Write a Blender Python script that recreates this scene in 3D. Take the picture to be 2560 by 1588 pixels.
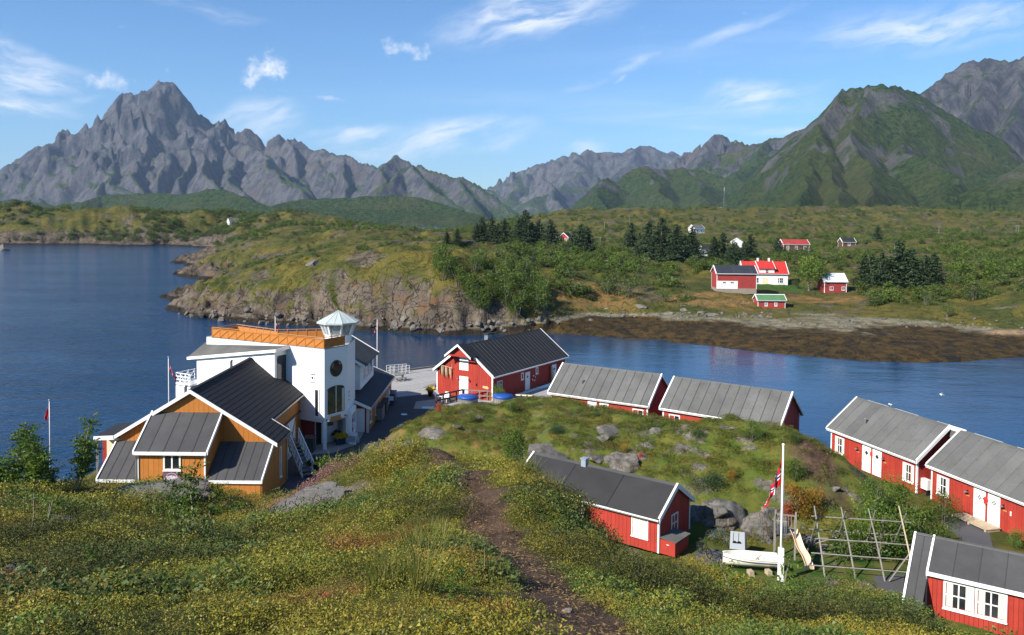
import bpy, bmesh, math, random
import numpy as np
from mathutils import Vector, Matrix

# ------------------------------------------------------------------ scene, camera, sky, sun
for _o in list(bpy.data.objects):
    bpy.data.objects.remove(_o)
SC = bpy.context.scene
COL = SC.collection
FPX = 2080.0; PPX, PPY = 1280.0, 628.0; CAM_Z = 23.0      # focal length and principal point on a 2560 x 1588 frame
PITCH = math.radians(2.29); ROLL = math.radians(0.5)
FW = np.array([0, math.cos(PITCH), -math.sin(PITCH)])
_U0 = np.array([0, math.sin(PITCH), math.cos(PITCH)]); _R0 = np.array([1.0, 0, 0])
RT = math.cos(ROLL)*_R0 + math.sin(ROLL)*_U0
UP = math.cos(ROLL)*_U0 - math.sin(ROLL)*_R0
cam_d = bpy.data.cameras.new('camera'); cam = bpy.data.objects.new('camera', cam_d); COL.objects.link(cam)
cam_d.sensor_width = 36.0; cam_d.lens = 36.0*FPX/2560.0
cam_d.shift_y = -(794.0-PPY)/2560.0
cam_d.clip_start = 0.3; cam_d.clip_end = 60000
cam.matrix_world = Matrix(((RT[0], UP[0], -FW[0], 0), (RT[1], UP[1], -FW[1], 0), (RT[2], UP[2], -FW[2], CAM_Z), (0, 0, 0, 1)))
SC.camera = cam

SUN_DIR = Vector((-0.80, -0.60, 0)).normalized()           # horizontal direction towards the sun
SUN_EL = math.radians(35)
sd = bpy.data.lights.new('sun', 'SUN'); sun = bpy.data.objects.new('sun', sd); COL.objects.link(sun)
sd.energy = 5.0; sd.angle = math.radians(0.5); sd.color = (1.0, 0.93, 0.82)
to_sun = Vector((SUN_DIR.x*math.cos(SUN_EL), SUN_DIR.y*math.cos(SUN_EL), math.sin(SUN_EL)))
sun.rotation_euler = (-to_sun).to_track_quat('-Z', 'Y').to_euler()
sun.location = (0, 0, 300)
SC.view_settings.view_transform = 'Standard'; SC.view_settings.look = 'None'
SC.view_settings.exposure = 0.74; SC.view_settings.gamma = 1.0
SC.view_settings.use_curve_mapping = False
SC.cycles.max_bounces = 6; SC.cycles.diffuse_bounces = 2; SC.cycles.glossy_bounces = 3
SC.cycles.transmission_bounces = 4; SC.cycles.transparent_max_bounces = 8; SC.cycles.volume_bounces = 0
SC.cycles.use_denoising = True
SC.cycles.caustics_reflective = False; SC.cycles.caustics_refractive = False

# ------------------------------------------------------------------ small node language
class NT:
    def __init__(s, tree): s.t = tree; s.n = tree.nodes; s.l = tree.links
    def node(s, typ, ins=None, **kw):
        n = s.n.new(typ)
        for k, v in kw.items(): setattr(n, k, v)
        for k, v in (ins or {}).items(): s.put(n.inputs[k], v)
        return n
    def put(s, sock, v):
        if isinstance(v, bpy.types.NodeSocket): s.l.new(v, sock)
        else:
            if hasattr(sock.default_value, '__len__') and not hasattr(v, '__len__'): v = (v, v, v)
            if hasattr(sock.default_value, '__len__') and len(sock.default_value) == 4 and len(v) == 3: v = (*v, 1)
            sock.default_value = v
    def math(s, op, a, b=0.0, c=0.0, clamp=False):
        n = s.node('ShaderNodeMath', {0: a, 1: b, 2: c}, operation=op); n.use_clamp = clamp; return n.outputs[0]
    def vmath(s, op, a, b=(0, 0, 0)):
        n = s.node('ShaderNodeVectorMath', {0: a, 1: b}, operation=op); return n.outputs[0] if op not in ('DOT_PRODUCT', 'LENGTH') else n.outputs['Value']
    def ramp(s, v, a, b):           # smooth 0..1 between a and b
        n = s.node('ShaderNodeMapRange', {'Value': v, 'From Min': a, 'From Max': b}, interpolation_type='SMOOTHSTEP'); return n.outputs['Result']
    def lin(s, v, a, b, c, d):
        n = s.node('ShaderNodeMapRange', {'Value': v, 'From Min': a, 'From Max': b, 'To Min': c, 'To Max': d}); return n.outputs['Result']
    def mix(s, f, a, b, mode='MIX'):
        n = s.n.new('ShaderNodeMix'); n.data_type = 'RGBA'; n.blend_type = mode
        for sock, v in ((n.inputs[0], f), (n.inputs[6], a), (n.inputs[7], b)): s.put(sock, v)
        return n.outputs[2]
    def noise(s, vec, scale, detail=4, rough=0.55, dist=0.0, out='Fac'):
        n = s.node('ShaderNodeTexNoise', {'Vector': vec, 'Scale': scale, 'Detail': detail, 'Roughness': rough, 'Distortion': dist}); return n.outputs[out]
    def voro(s, vec, scale, feature='F1', out='Distance', rand=1.0):
        n = s.node('ShaderNodeTexVoronoi', {'Vector': vec, 'Scale': scale, 'Randomness': rand}, feature=feature); return n.outputs[out]
    def sep(s, v): n = s.node('ShaderNodeSeparateXYZ', {0: v}); return n.outputs
    def comb(s, x, y, z): n = s.node('ShaderNodeCombineXYZ', {0: x, 1: y, 2: z}); return n.outputs[0]
    def mapping(s, v, scale=(1, 1, 1), rot=(0, 0, 0), loc=(0, 0, 0)):
        n = s.node('ShaderNodeMapping', {'Vector': v, 'Scale': scale, 'Rotation': rot, 'Location': loc}); return n.outputs[0]
    def bump(s, h, strength=0.5, dist=0.1):
        n = s.node('ShaderNodeBump', {'Height': h, 'Strength': strength, 'Distance': dist}); return n.outputs[0]
    def attr(s, name, out='Fac'):
        n = s.node('ShaderNodeAttribute'); n.attribute_name = name; return n.outputs[out]

MATS = {}
def new_mat(name):
    m = bpy.data.materials.new(name); m.use_nodes = True
    m.node_tree.nodes.clear(); t = NT(m.node_tree); MATS[name] = m
    return m, t
def finish(t, color, rough=0.8, normal=None, spec=0.3, metal=0.0, extra=None):
    ins = {'Base Color': color, 'Roughness': rough, 'Metallic': metal, 'Specular IOR Level': spec}
    if normal is not None: ins['Normal'] = normal
    ins.update(extra or {})
    b = t.node('ShaderNodeBsdfPrincipled', ins)
    o = t.node('ShaderNodeOutputMaterial'); t.l.new(b.outputs[0], o.inputs[0]); return b
def simple_mat(name, col, rough=0.7, var=0.12, scale=3.0, bump=0.1, metal=0.0, spec=0.3, grime=0.0, stretch=(1, 1, 1)):
    m, t = new_mat(name)
    pos = t.node('ShaderNodeTexCoord').outputs['Object']
    p = t.mapping(pos, scale=stretch)
    n = t.noise(p, scale, 5, 0.6)
    n2 = t.noise(p, scale*9, 3, 0.6)
    rnd = t.node('ShaderNodeObjectInfo').outputs['Random']
    v = t.math('ADD', t.lin(n, 0.25, 0.75, 1-var, 1+var), t.lin(rnd, 0, 1, -var*0.5, var*0.5))
    c = t.mix(1.0, (*col, 1), t.comb(v, v, v), 'MULTIPLY')
    if grime: c = t.mix(t.math('MULTIPLY', t.ramp(n2, 0.5, 0.75), grime), c, (0.05, 0.045, 0.035, 1))
    finish(t, c, rough, t.bump(n2, 0.3, bump*0.05) if bump else None, spec, metal)
    return m

# world: physical sky with thin cirrus
W = bpy.data.worlds.new('World'); SC.world = W; W.use_nodes = True
W.node_tree.nodes.clear(); wt = NT(W.node_tree)
sky = wt.node('ShaderNodeTexSky'); sky.sky_type = 'NISHITA'; sky.sun_disc = False
sky.sun_elevation = SUN_EL; sky.sun_rotation = math.atan2(SUN_DIR.x, SUN_DIR.y)
sky.altitude = 20; sky.air_density = 1.0; sky.dust_density = 0.25; sky.ozone_density = 2.2
wd = wt.node('ShaderNodeTexCoord').outputs['Generated']
dx, dy, dz = wt.sep(wd)
zc = wt.math('MAXIMUM', dz, 0.0)
# cirrus sheet: direction projected on a high plane, long streaks
den = wt.math('ADD', zc, 0.06)
px_ = wt.math('DIVIDE', dx, den); py_ = wt.math('DIVIDE', dy, den)
pl = wt.comb(px_, py_, 0.0)
st = wt.mapping(pl, scale=(0.22, 0.75, 1), rot=(0, 0, math.radians(28)))
c1 = wt.noise(st, 1.0, 8, 0.62, 0.6)
c2 = wt.noise(wt.mapping(pl, scale=(0.25, 0.25, 1), loc=(3.1, 1.7, 0)), 1.0, 3, 0.5)
cir = wt.math('MULTIPLY', wt.ramp(c1, 0.50, 0.82), wt.ramp(c2, 0.42, 0.66))
cir = wt.math('MULTIPLY', cir, 0.55)
# single wisps and puffs, placed by direction (tan azimuth, tan elevation)
iy = wt.math('MAXIMUM', dy, 0.05)
ga = wt.math('DIVIDE', dx, iy); ge = wt.math('DIVIDE', dz, iy)
gv = wt.comb(ga, ge, 0.0)
wob = wt.noise(gv, 9.0, 5, 0.6, 0.0, 'Color')
gvs = gv
wobv = wt.vmath('SUBTRACT', wob, (0.5, 0.5, 0.5))
front = wt.ramp(dy, 0.1, 0.3)
def px2g(u, v):
    d = FW + RT*(u-PPX)/FPX - UP*(v-PPY)/FPX
    return d[0]/d[1], d[2]/d[1]
STREAK = [wt.ramp(wt.noise(wt.vmath('MULTIPLY', wt.mapping(wt.vmath('ADD', gv, wt.vmath('MULTIPLY', wobv, (.03, .03, 0))), rot=(0, 0, math.radians(-a_))), (7, 34, 0)), 1.6, 5, 0.62, 0.4), 0.28, 0.74) for a_ in (16, -10)]
PUFF = wt.noise(gv, 42.0, 6, 0.6)
def wisp(u, v, lu, lv, ang, warp, soft, streak):
    a, e = px2g(u, v)
    q = wt.vmath('ADD', wt.vmath('MULTIPLY', wobv, (warp, warp, 0)), gvs)
    ca, sa = math.cos(math.radians(ang)), math.sin(math.radians(ang)); su, sv = FPX/lu, FPX/lv
    q2 = wt.mapping(q, scale=(su, su, 0), rot=(0, 0, math.radians(-ang)), loc=(-su*(a*ca+e*sa), -su*(-a*sa+e*ca), 0))
    q2 = wt.vmath('MULTIPLY', q2, (1, sv/su, 0))
    d = wt.vmath('LENGTH', q2)
    m = wt.math('SUBTRACT', 1.0, wt.ramp(d, 0.0, 1.0))
    m = wt.math('MULTIPLY', m, STREAK[0 if ang > 0 else 1]) if streak else wt.ramp(wt.math('ADD', wt.math('SUBTRACT', m, .48), wt.math('MULTIPLY', wt.math('SUBTRACT', PUFF, .5), 2.4)), -.12, .75)
    return wt.math('MULTIPLY', m, soft)
tot = cir
for a in [(1330, 40, 330, 75, 12, .06, 1.0, 1), (1005, 122, 100, 52, -8, .04, .75, 0), (668, 182, 104, 70, 8, .05, 1.0, 0),
          (1540, 175, 190, 26, 24, .015, .65, 1), (1840, 75, 230, 24, 20, .015, .5, 1), (60, 190, 210, 95, -14, .09, .95, 1), (30, 255, 220, 40, -6, .06, .8, 1),
          (270, 208, 100, 44, -6, .04, .6, 0), (60, 130, 260, 40, -22, .05, .5, 1), (2330, 60, 420, 80, 8, .05, .75, 1), (1100, 350, 360, 55, 6, .06, 1.0, 1), (900, 335, 200, 30, 4, .05, .8, 1),
          (820, 250, 60, 14, -3, .03, .45, 0), (1900, 250, 220, 62, 5, .06, .8, 1), (1850, 238, 55, 22, 4, .06, .35, 0), (1975, 330, 150, 14, 4, .02, .65, 1), (640, 300, 150, 70, 4, .05, .8, 1), (1470, 372, 80, 26, 2, .05, .6, 1), (1225, 470, 34, 20, 0, .03, .9, 0),
          (215, 250, 60, 18, 10, .04, .5, 1), (520, 20, 220, 26, -12, .04, .35, 1), (1280, 338, 40, 12, 0, .03, .5, 0), (1545, 200, 40, 10, 40, .02, .25, 0)]:
    tot = wt.math('MAXIMUM', tot, wt.math('MULTIPLY', wisp(*a), front))
tot = wt.math('MULTIPLY', tot, wt.ramp(dz, -0.01, 0.04), clamp=True)
skyc = wt.mix(1.0, sky.outputs[0], (0.62, 0.90, 1.19, 1), 'MULTIPLY')
ccol = wt.mix(tot, skyc, (8.6, 8.8, 9.2, 1))
bg = wt.node('ShaderNodeBackground', {'Color': ccol, 'Strength': 0.080})
W.cycles.sampling_method = 'MANUAL'; W.cycles.sample_map_resolution = 256
wo = wt.node('ShaderNodeOutputWorld'); wt.l.new(bg.outputs[0], wo.inputs[0])

# ------------------------------------------------------------------ measuring helpers (a pixel of the photograph and a depth or a height give a place)
def ray(u, v): return FW + RT*((u-PPX)/FPX) - UP*((v-PPY)/FPX)
def pz(u, v, z):
    d = ray(u, v); t = (z-CAM_Z)/d[2]; return np.array([d[0]*t, d[1]*t, z])
def pd(u, v, y):
    d = ray(u, v); t = y/d[1]; return np.array([d[0]*t, y, CAM_Z+d[2]*t])

# ------------------------------------------------------------------ numeric noise
def _h(ix, iy, s):
    h = (ix.astype(np.int64)*374761393 + iy.astype(np.int64)*668265263 + s*1442695041) & 0xffffffff
    h = ((h ^ (h >> 13))*1274126177) & 0xffffffff
    h = ((h ^ (h >> 16))*2246822519) & 0xffffffff
    return (h ^ (h >> 15)) & 0xffff
def gnoise(x, y, s=0):
    x = np.asarray(x, float); y = np.asarray(y, float)
    ix = np.floor(x); iy = np.floor(y); fx = x-ix; fy = y-iy
    u = fx*fx*fx*(fx*(fx*6-15)+10); v = fy*fy*fy*(fy*(fy*6-15)+10)
    def g(ox, oy):
        a = _h(ix+ox, iy+oy, s)*(2*math.pi/65536.0)
        return np.cos(a)*(fx-ox)+np.sin(a)*(fy-oy)
    a = g(0, 0)*(1-u)+g(1, 0)*u; b = g(0, 1)*(1-u)+g(1, 1)*u
    return (a*(1-v)+b*v)*1.41
def fbm(x, y, o=4, s=0, g=0.5, l=2.03):
    r = 0; a = 1.0
    for i in range(o):
        r = r+a*gnoise(x, y, s+i*17); x = x*l+3.7; y = y*l-1.3; a *= g
    return r
def ridged(x, y, o=4, s=0, g=0.5):
    r = 0; a = 1.0; w = 1.0
    for i in range(o):
        n = 1-np.abs(gnoise(x, y, s+i*17)); n = n*n*w; r = r+a*n; w = np.clip(n*1.6, 0, 1); x = x*2.03+3.7; y = y*2.03-1.3; a *= g
    return r
def sstep(a, b, x):
    t = np.clip((x-a)/(b-a), 0, 1); return t*t*(3-2*t)
class TPS:
    def __init__(s, P, z, smooth=1e-3):
        P = np.asarray(P, float); n = len(P); s.P = P
        K = s.k(np.linalg.norm(P[:, None]-P[None], axis=2)) + smooth*np.eye(n)
        A = np.zeros((n+3, n+3)); A[:n, :n] = K; A[:n, n] = 1; A[:n, n+1:] = P; A[n, :n] = 1; A[n+1:, :n] = P.T
        s.c = np.linalg.solve(A, np.r_[np.asarray(z, float), 0, 0, 0])
    @staticmethod
    def k(r): return np.where(r > 0, r*r*np.log(np.maximum(r, 1e-9)), 0.0)
    def __call__(s, x, y):
        sh = np.shape(x); x = np.ravel(x); y = np.ravel(y); n = len(s.P)
        o = s.c[n]+s.c[n+1]*x+s.c[n+2]*y
        for i in range(n):
            d2 = (x-s.P[i, 0])**2+(y-s.P[i, 1])**2
            o = o+s.c[i]*0.5*d2*np.log(np.maximum(d2, 1e-18))
        return o.reshape(sh)
def poly_sd(x, y, poly):        # signed distance, positive inside
    x = np.asarray(x, float); y = np.asarray(y, float)
    best = np.full(x.shape, 1e18); ins = np.zeros(x.shape, bool); n = len(poly)
    for i in range(n):
        ax, ay = poly[i]; bx, by = poly[(i+1) % n]; ex, ey = bx-ax, by-ay
        t = np.clip(((x-ax)*ex+(y-ay)*ey)/(ex*ex+ey*ey), 0, 1)
        best = np.minimum(best, (x-ax-t*ex)**2+(y-ay-t*ey)**2)
        c = ((ay > y) != (by > y)); xx = ax+(y-ay)/((by-ay) if by != ay else 1e-9)*ex
        ins ^= c & (x < xx)
    d = np.sqrt(best); return np.where(ins, d, -d)
def line_d(x, y, pts):
    best = np.full(np.shape(x), 1e18)
    for (ax, ay), (bx, by) in zip(pts[:-1], pts[1:]):
        ex, ey = bx-ax, by-ay
        t = np.clip(((x-ax)*ex+(y-ay)*ey)/(ex*ex+ey*ey), 0, 1)
        best = np.minimum(best, (x-ax-t*ex)**2+(y-ay-t*ey)**2)
    return np.sqrt(best)

# ------------------------------------------------------------------ object helpers
def link(o, parent=None):
    COL.objects.link(o)
    if parent is not None: o.parent = parent
    return o
def tag(o, label=None, cat=None, group=None, kind=None):
    if label: o['label'] = label
    if cat: o['category'] = cat
    if group: o['group'] = group
    if kind: o['kind'] = kind
    return o
def grid_mesh(name, X, Y, Z, mat, attrs=None, smooth=True):
    n, m = X.shape
    co = np.stack([X, Y, Z], -1).reshape(-1, 3).astype(np.float32)
    i = np.arange(n*m).reshape(n, m)
    q = np.stack([i[:-1, :-1], i[1:, :-1], i[1:, 1:], i[:-1, 1:]], -1).reshape(-1, 4).astype(np.int32)
    return raw_mesh(name, co, q, mat, attrs, smooth)
def raw_mesh(name, co, quads, mat, attrs=None, smooth=True):
    co = np.asarray(co, np.float32); quads = np.asarray(quads, np.int32); k = quads.shape[1]
    me = bpy.data.meshes.new(name)
    me.vertices.add(len(co)); me.vertices.foreach_set('co', co.ravel())
    me.loops.add(quads.size); me.loops.foreach_set('vertex_index', quads.ravel())
    me.polygons.add(len(quads)); me.polygons.foreach_set('loop_start', np.arange(len(quads), dtype=np.int32)*k)
    me.polygons.foreach_set('loop_total', np.full(len(quads), k, np.int32))
    if smooth: me.polygons.foreach_set('use_smooth', np.ones(len(quads), bool))
    me.update(calc_edges=True); me.validate()
    for an, av in (attrs or {}).items():
        a = me.attributes.new(an, 'FLOAT', 'POINT'); a.data.foreach_set('value', np.asarray(av, np.float32).ravel())
    if mat is not None: me.materials.append(MATS[mat] if isinstance(mat, str) else mat)
    return bpy.data.objects.new(name, me)
def polar(a0, a1, na, r0, r1, nr, pw=1.0):
    a = np.linspace(math.radians(a0), math.radians(a1), na)
    r = np.exp(np.linspace(math.log(r0), math.log(r1), nr))
    R, A = np.meshgrid(r, a, indexing='ij')
    return R*np.sin(A), R*np.cos(A)
# ------------------------------------------------------------------ near ground: hill under the camera, rocky knoll, harbour level
def near_ctrl():
    hp = [(1440,1560,4.0),(1440,1480,5.2),(1330,1400,7),(1230,1310,9),(1180,1230,11.5),(1110,1150,15),(1080,1128,17.5),(1200,1140,16.5),(1260,1150,16),
          (0,1588,3.6),(0,1400,7),(0,1250,13),(0,1185,18),(200,1192,19),(420,1198,19),(560,1228,19),(640,1240,19),(700,1248,18.5),(770,1262,14),(760,1245,17),(815,1190,15.0),(845,1130,16.8),(890,1125,17.2),(950,1132,17.5),
          (500,1300,12),(300,1285,13),(700,1350,9.5),(400,1450,6),(900,1250,11),(1000,1400,7),(800,1550,4.2),
          (1330,1138,15.8),(1390,1235,12.6),(1410,1262,11.3),(1500,1312,10.2),(1600,1385,8.7),(1690,1442,7.7),(1700,1385,12.6),(1745,1372,12.6),(1800,1395,12.2),(1850,1445,11.4),(1700,1500,6.6),(1890,1475,10.4),(1900,1510,8.0),
          (2005,1459,9.3),(2068,1456,9.3),(2161,1462,9.2),(2223,1496,8.8),(2200,1588,5.6),(2255,1525,8.5),(2317,1590,7.6),(2400,1640,7.0),(1800,1540,6.0),(1600,1540,4.8)]
    P = [pd(*h) for h in hp]
    P += [np.array(q) for q in [(0, 0, 21.4), (0, -6, 21.6), (-7, 0, 21.2), (7, 0, 21.0), (-14, 4, 20.2), (13, 3, 19.6), (0, 2.4, 21.25), (3, 2.5, 21.0), (-3, 2.5, 21.15)]]
    for u, y0, z0, ys in [(-100, 19, 17, (26, 34, 44, 54)), (300, 21, 16, (27, 35, 44, 54)), (650, 22, 15.4, (27, 35, 44, 54)), (1000, 19.5, 16.8, (25, 33, 42, 50)), (1300, 17.5, 16.6, (23, 30, 38, 44)), (1450, 13, 17.0, (19, 27, 36, 42)),
                         (1580, 11, 17.2, (16.5, 24, 34, 42)), (2000, 12, 16.8, (18, 26, 34, 40)), (2400, 10.5, 16.8, (16, 24, 32, 38)), (2800, 9, 17, (15, 24, 32, 38))]:
        x_ = (u-PPX)/FPX
        for y, z in zip((y0,)+ys, (z0, 11.5, 7.0, 3.6, 1.5)): P.append(np.array((x_*y, y, z)))
    P += [np.array(q) for q in ((1.75, 10.6, 17.5), (2.1, 9.6, 18.1), (1.3, 12.0, 17.2))]      # shaded hollow right of the path
    return np.array(P)
_hp = near_ctrl()
HILL = TPS(_hp[:, :2], _hp[:, 2], 0.05)
def knoll_ctrl():
    kp = [(1000,1080,68),(1080,1032,74),(1150,1022,75),(1200,1019,76),(1300,1012,78),(1400,1012,76),(1500,1023,72),(1600,1036,69),(1650,1046,67),(1750,1056,64),(1800,1050,63),(1900,1056,62),(1980,1082,60),
          (2080,1142,57),(2150,1192,56.5),(2200,1232,56.5),(2260,1292,55.5),(1100,1082,65),(1250,1082,66),(1400,1100,61.5),(1550,1102,62),(1700,1152,57.5),(1850,1152,57),(1950,1200,55),
          (1780,1232,54.0),(1900,1252,53.8),(2000,1282,53.2),(1830,1352,51),(1950,1347,51.5),(2050,1352,50.8)]
    P = [pd(*k) for k in kp]
    for u, v in [(930, 1130), (960, 1110), (1010, 1075), (1060, 1040), (1085, 1022)]: P.append(pz(u, v, 2.7))
    P += [np.array(q) for q in [(3, 81.5, 2.6), (-3, 86, 2.6), (8, 79, 2.6), (13, 75.6, 2.6), (18, 72, 2.6), (23, 68, 2.5), (26.5, 65, 2.6), (28.3, 60, 2.6), (29, 56, 2.7),
          (2, 55.5, 3.1), (6, 53, 3.1), (9, 50.5, 3.2), (-2, 58.5, 4.0), (4.5, 57, 4.3), (9, 54, 4.0), (-4, 53, 2.6), (-8, 58, 2.4), (14, 46, 3.25), (18, 46, 3.25), (22, 47, 3.2), (12, 49.6, 3.25), (20, 50, 3.3), (26, 50, 2.9), (25, 44, 3.0),
          (10, 44, 3.2), (2, 46, 2.8), (-10, 62, 2.0), (32, 50, 2.4), (30, 66, 1.5), (20, 76, 1.0), (8, 84, 1.5), (-5, 92, 1.5), (-14, 70, 1.5), (-14, 80, 1.2), (20, 38, 3.0), (26, 38, 3.0), (10, 36, 2.4)]]
    return np.array(P)
_kp = knoll_ctrl()
KNOLL = TPS(_kp[:, :2], _kp[:, 2], 0.05)
LAND = [(-70, -15), (-70, 22), (-44, 46), (-34, 57), (-31.5, 75), (-31, 86), (-20, 95), (9, 95), (10.5, 89), (18, 81.5), (25.5, 75), (32, 71), (36.5, 61), (40, 45), (70, 25), (70, -15)]
PATH = [tuple(pd(u, v, y)[:2]) for u, v, y in [(1560,1640,3.3),(1500,1560,4.1),(1420,1475,5.3),(1325,1400,7),(1270,1350,8.0),(1220,1300,9.2),(1190,1235,11.4),(1150,1180,13.4),(1100,1148,15.2),(1075,1130,17.5)]]
SLAB = tuple(pd(765, 1265, 14)[:2])
def near_raw(x, y):
    h = HILL(x, y); k = KNOLL(x, y)
    far = np.hypot(x, y)
    sd = poly_sd(x, y, LAND)
    base = np.where(sd > 0, 2.72, 2.72+1.15*sd)
    k = np.where((y < 40) & (np.abs(x) > 30), np.minimum(k, 2.5), k)
    k = np.where((x < -16) | (x > 40) | (y > 96), -5, k)
    k = np.where(sd < 0, np.minimum(k, base), k)
    h = np.where(y > 60, -5, h); h = np.where(sd < -1, np.minimum(h, base+6), h)
    return h, k, base
def near_z(x, y, detail=True):
    x = np.asarray(x, float); y = np.asarray(y, float)
    h, k, base = near_raw(x, y)
    d = np.hypot(x, y)
    if detail:
        amp = sstep(3.0, 9.0, d)
        hum = fbm(x*0.22, y*0.22, 3, 3)*0.20*amp+fbm(x*1.1, y*1.1, 3, 9)*0.10*sstep(2.5, 6, d)-.14*amp-.20*sstep(11, 18, d)
        pth = np.exp(-(line_d(x, y, PATH)/0.42)**2)
        h = h+hum*(1-pth)-0.10*pth
        rk = ridged(x*0.33+9, y*0.33, 4, 21)
        kd = sstep(3.3, 4.6, k)
        k = k+kd*((rk-1.0)*0.22+fbm(x*0.35, y*0.35, 3, 31)*0.30)+(1-kd)*fbm(x*0.6, y*0.6, 2, 5)*0.04
    a = np.maximum(np.maximum(h, k), base)
    return a
X, Y = polar(-52, 52, 620, 0.9, 135, 400)
Z = near_z(X, Y)
h_, k_, b_ = near_raw(X, Y)
ld = line_d(X, Y, PATH)+fbm(X*1.6, Y*1.6, 3, 51)*0.16
dpath = (1-sstep(0.20, 0.40, ld))*(np.hypot(X, Y) < 22)
bare = pd(2035, 1185, 57)[:2]; bare2 = pd(2110, 1260, 53.5)[:2]
dpath = np.maximum(dpath, 1-sstep(0.7, 1.8, np.hypot((X-bare[0])*0.8, (Y-bare[1])*0.42)+fbm(X, Y, 3, 77)*0.5))
dpath = np.maximum(dpath, 0.8*(1-sstep(0.3, 0.9, np.hypot((X-bare2[0])*1.2, (Y-bare2[1])*0.4)+fbm(X, Y, 3, 78)*0.5)))
sx, sy = X-SLAB[0], Y-SLAB[1]
ca, sa = math.cos(0.75), math.sin(0.75)
srock = 1-sstep(0.55, 1.0, np.hypot((sx*ca+sy*sa)/1.9, (-sx*sa+sy*ca)/0.62)+fbm(X*1.3, Y*1.3, 3, 61)*0.35)
rk2 = pd(400, 1196, 18.6); srock = np.maximum(srock, 1-sstep(0.6, 1.0, np.hypot((X-rk2[0])/1.7, (Y-rk2[1])/0.7)+fbm(X*1.1, Y*1.1, 3, 62)*0.35))
rk3 = pd(5, 1440, 6.3); srock = np.maximum(srock, 1-sstep(0.6, 1.0, np.hypot((X-rk3[0])/0.35, (Y-rk3[1])/0.5)+fbm(X*2, Y*2, 3, 63)*0.35))
lawn = sstep(6, 10, X)*(1-sstep(24, 30, X))*sstep(40, 43, Y)*(1-sstep(49.5, 51.5, Y+fbm(X*.3, Y*.3, 2, 8)*1.5))
isk = sstep(0.0, 0.4, k_-np.maximum(h_, b_))
Zs = (Z[2:, 1:-1]-Z[:-2, 1:-1])
hill_o = grid_mesh('hill', X, Y, Z, None, {'dirt': dpath, 'slab': srock, 'lawn': lawn, 'knoll': isk})
link(hill_o); tag(hill_o, kind='structure')

# ------------------------------------------------------------------ middle distance: island with cliffs, farm shore, heath, left islands
fz = []     # (x, y, z)
for u, v in [(400,745),(412,770),(470,790),(560,803),(700,812),(800,818),(950,828),(1100,838),(1250,835),(1400,835),(1500,843),(1600,848),(1700,858),(1800,868),(1900,880),(2000,890),(2100,898),(2250,905),(2400,905),(2560,893),(2750,885),
             (439,659),(482,672),(494,696),(455,733)]:
    fz.append(pz(u, v, 0.0))
for u, v in [(360,690),(370,760),(420,800),(500,830),(650,850),(800,862),(1000,872),(1200,880),(1400,890),(1600,900),(1800,925),(2000,945),(2200,960),(2400,955),(2600,940),(300,660),(410,640),(200,700),(-50,720),(-50,660),(250,640),(440,632),(150,632),(-50,632),(330,720)]:
    q = pz(u, v, 0.0); q[2] = -5; fz.append(q)
for u, y in [(300, 1000), (600, 1000), (1300, 1050), (1700, 1050), (2100, 1100), (2500, 1100), (2800, 1100), (0, 1000), (-200, 1000)]: fz.append(np.array(((u-PPX)/FPX*y, y, 10.0)))
for u, y in [(1000, 1350), (1090, 1300), (1180, 1500), (1080, 1700), (1000, 1900), (1180, 1950), (1080, 2050)]: fz.append(np.array(((u-PPX)/FPX*y, y, -6.0)))
for u, y in [(0, 1800), (400, 1800), (800, 1800), (1400, 1800), (1800, 1800), (2200, 1800), (2600, 1800), (0, 2600), (600, 2600), (1080, 2500), (1500, 2600), (2000, 2600), (2500, 2600)]: fz.append(np.array(((u-PPX)/FPX*y, y, 9.0)))
for u, v in [(0,612),(150,612),(300,617),(430,614),(530,611),(-150,612),(560,622),(500,640)]: fz.append(pz(u, v, 0.0))
for u, v in [(100,606),(250,611),(380,609)]: 
    q = pz(u, v, 0.0); q[1] += 14; q[2] = 9.0; fz.append(q)
for a in [(500,752,197),(560,700,205),(560,755,186),(700,715,184),(900,700,175.5),(900,755,171),(1100,715,169),(1100,770,165),(1250,765,166.5),(1250,720,171),(700,765,179.5),(620,745,186),(700,650,220),(900,640,206),(1100,625,198),(1150,607,208),(1200,640,193),(1290,690,181),(1340,752,174),(1000,605,240),(800,618,265),(1180,620,250),(1000,700,173),(1000,760,169),(800,705,180),(800,760,175),(600,615,340),(520,645,320),
          (1300,640,260),(1250,600,330),(1400,620,330),(1450,740,190),(1450,782,178),(1600,762,182),(1600,700,215),(1600,650,270),(1500,600,400),(1700,600,420),(1750,740,190),(1700,770,180),(1840,735,195),(1930,712,214),(1930,776,184),(2000,690,225),(2090,742,200),(2000,790,175),(2200,765,185),(2200,800,172),(2400,790,170),(2400,825,160),(2560,800,160),(2560,835,152),(2750,800,155),
          (2300,650,260),(2500,650,260),(2750,650,260),(2200,600,400),(2500,600,380),(1900,600,430),(2000,560,560),(2300,560,550),(2560,575,500),(1400,532,700),(1500,524,720),(1330,540,720),(1700,530,760),(1900,523,780),(2100,524,800),(2300,531,800),(2560,546,800),(2800,545,800),(1280,556,640),(1200,572,560),
          (700,560,560),(700,528,650),(640,545,650),(800,562,600),(950,572,600),(1050,582,560),(1085,586,620),(1000,582,500),(820,566,720),(960,578,720),(1085,590,740),(1150,585,640),(1000,590,850),(1130,590,850),(850,575,850),(800,580,450),(600,592,470),(1130,586,520),(620,600,430),
          (0,570,632),(0,516,662),(150,520,668),(300,510,675),(370,524,672),(400,565,645),(460,585,632),(480,535,690),(430,555,665),(560,568,650),(600,555,670),(-150,515,670),(60,512,668),(0,540,760),(150,540,760),(300,540,760),(450,545,780)]:
    fz.append(pd(*a))
fz = np.array(fz)
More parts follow.
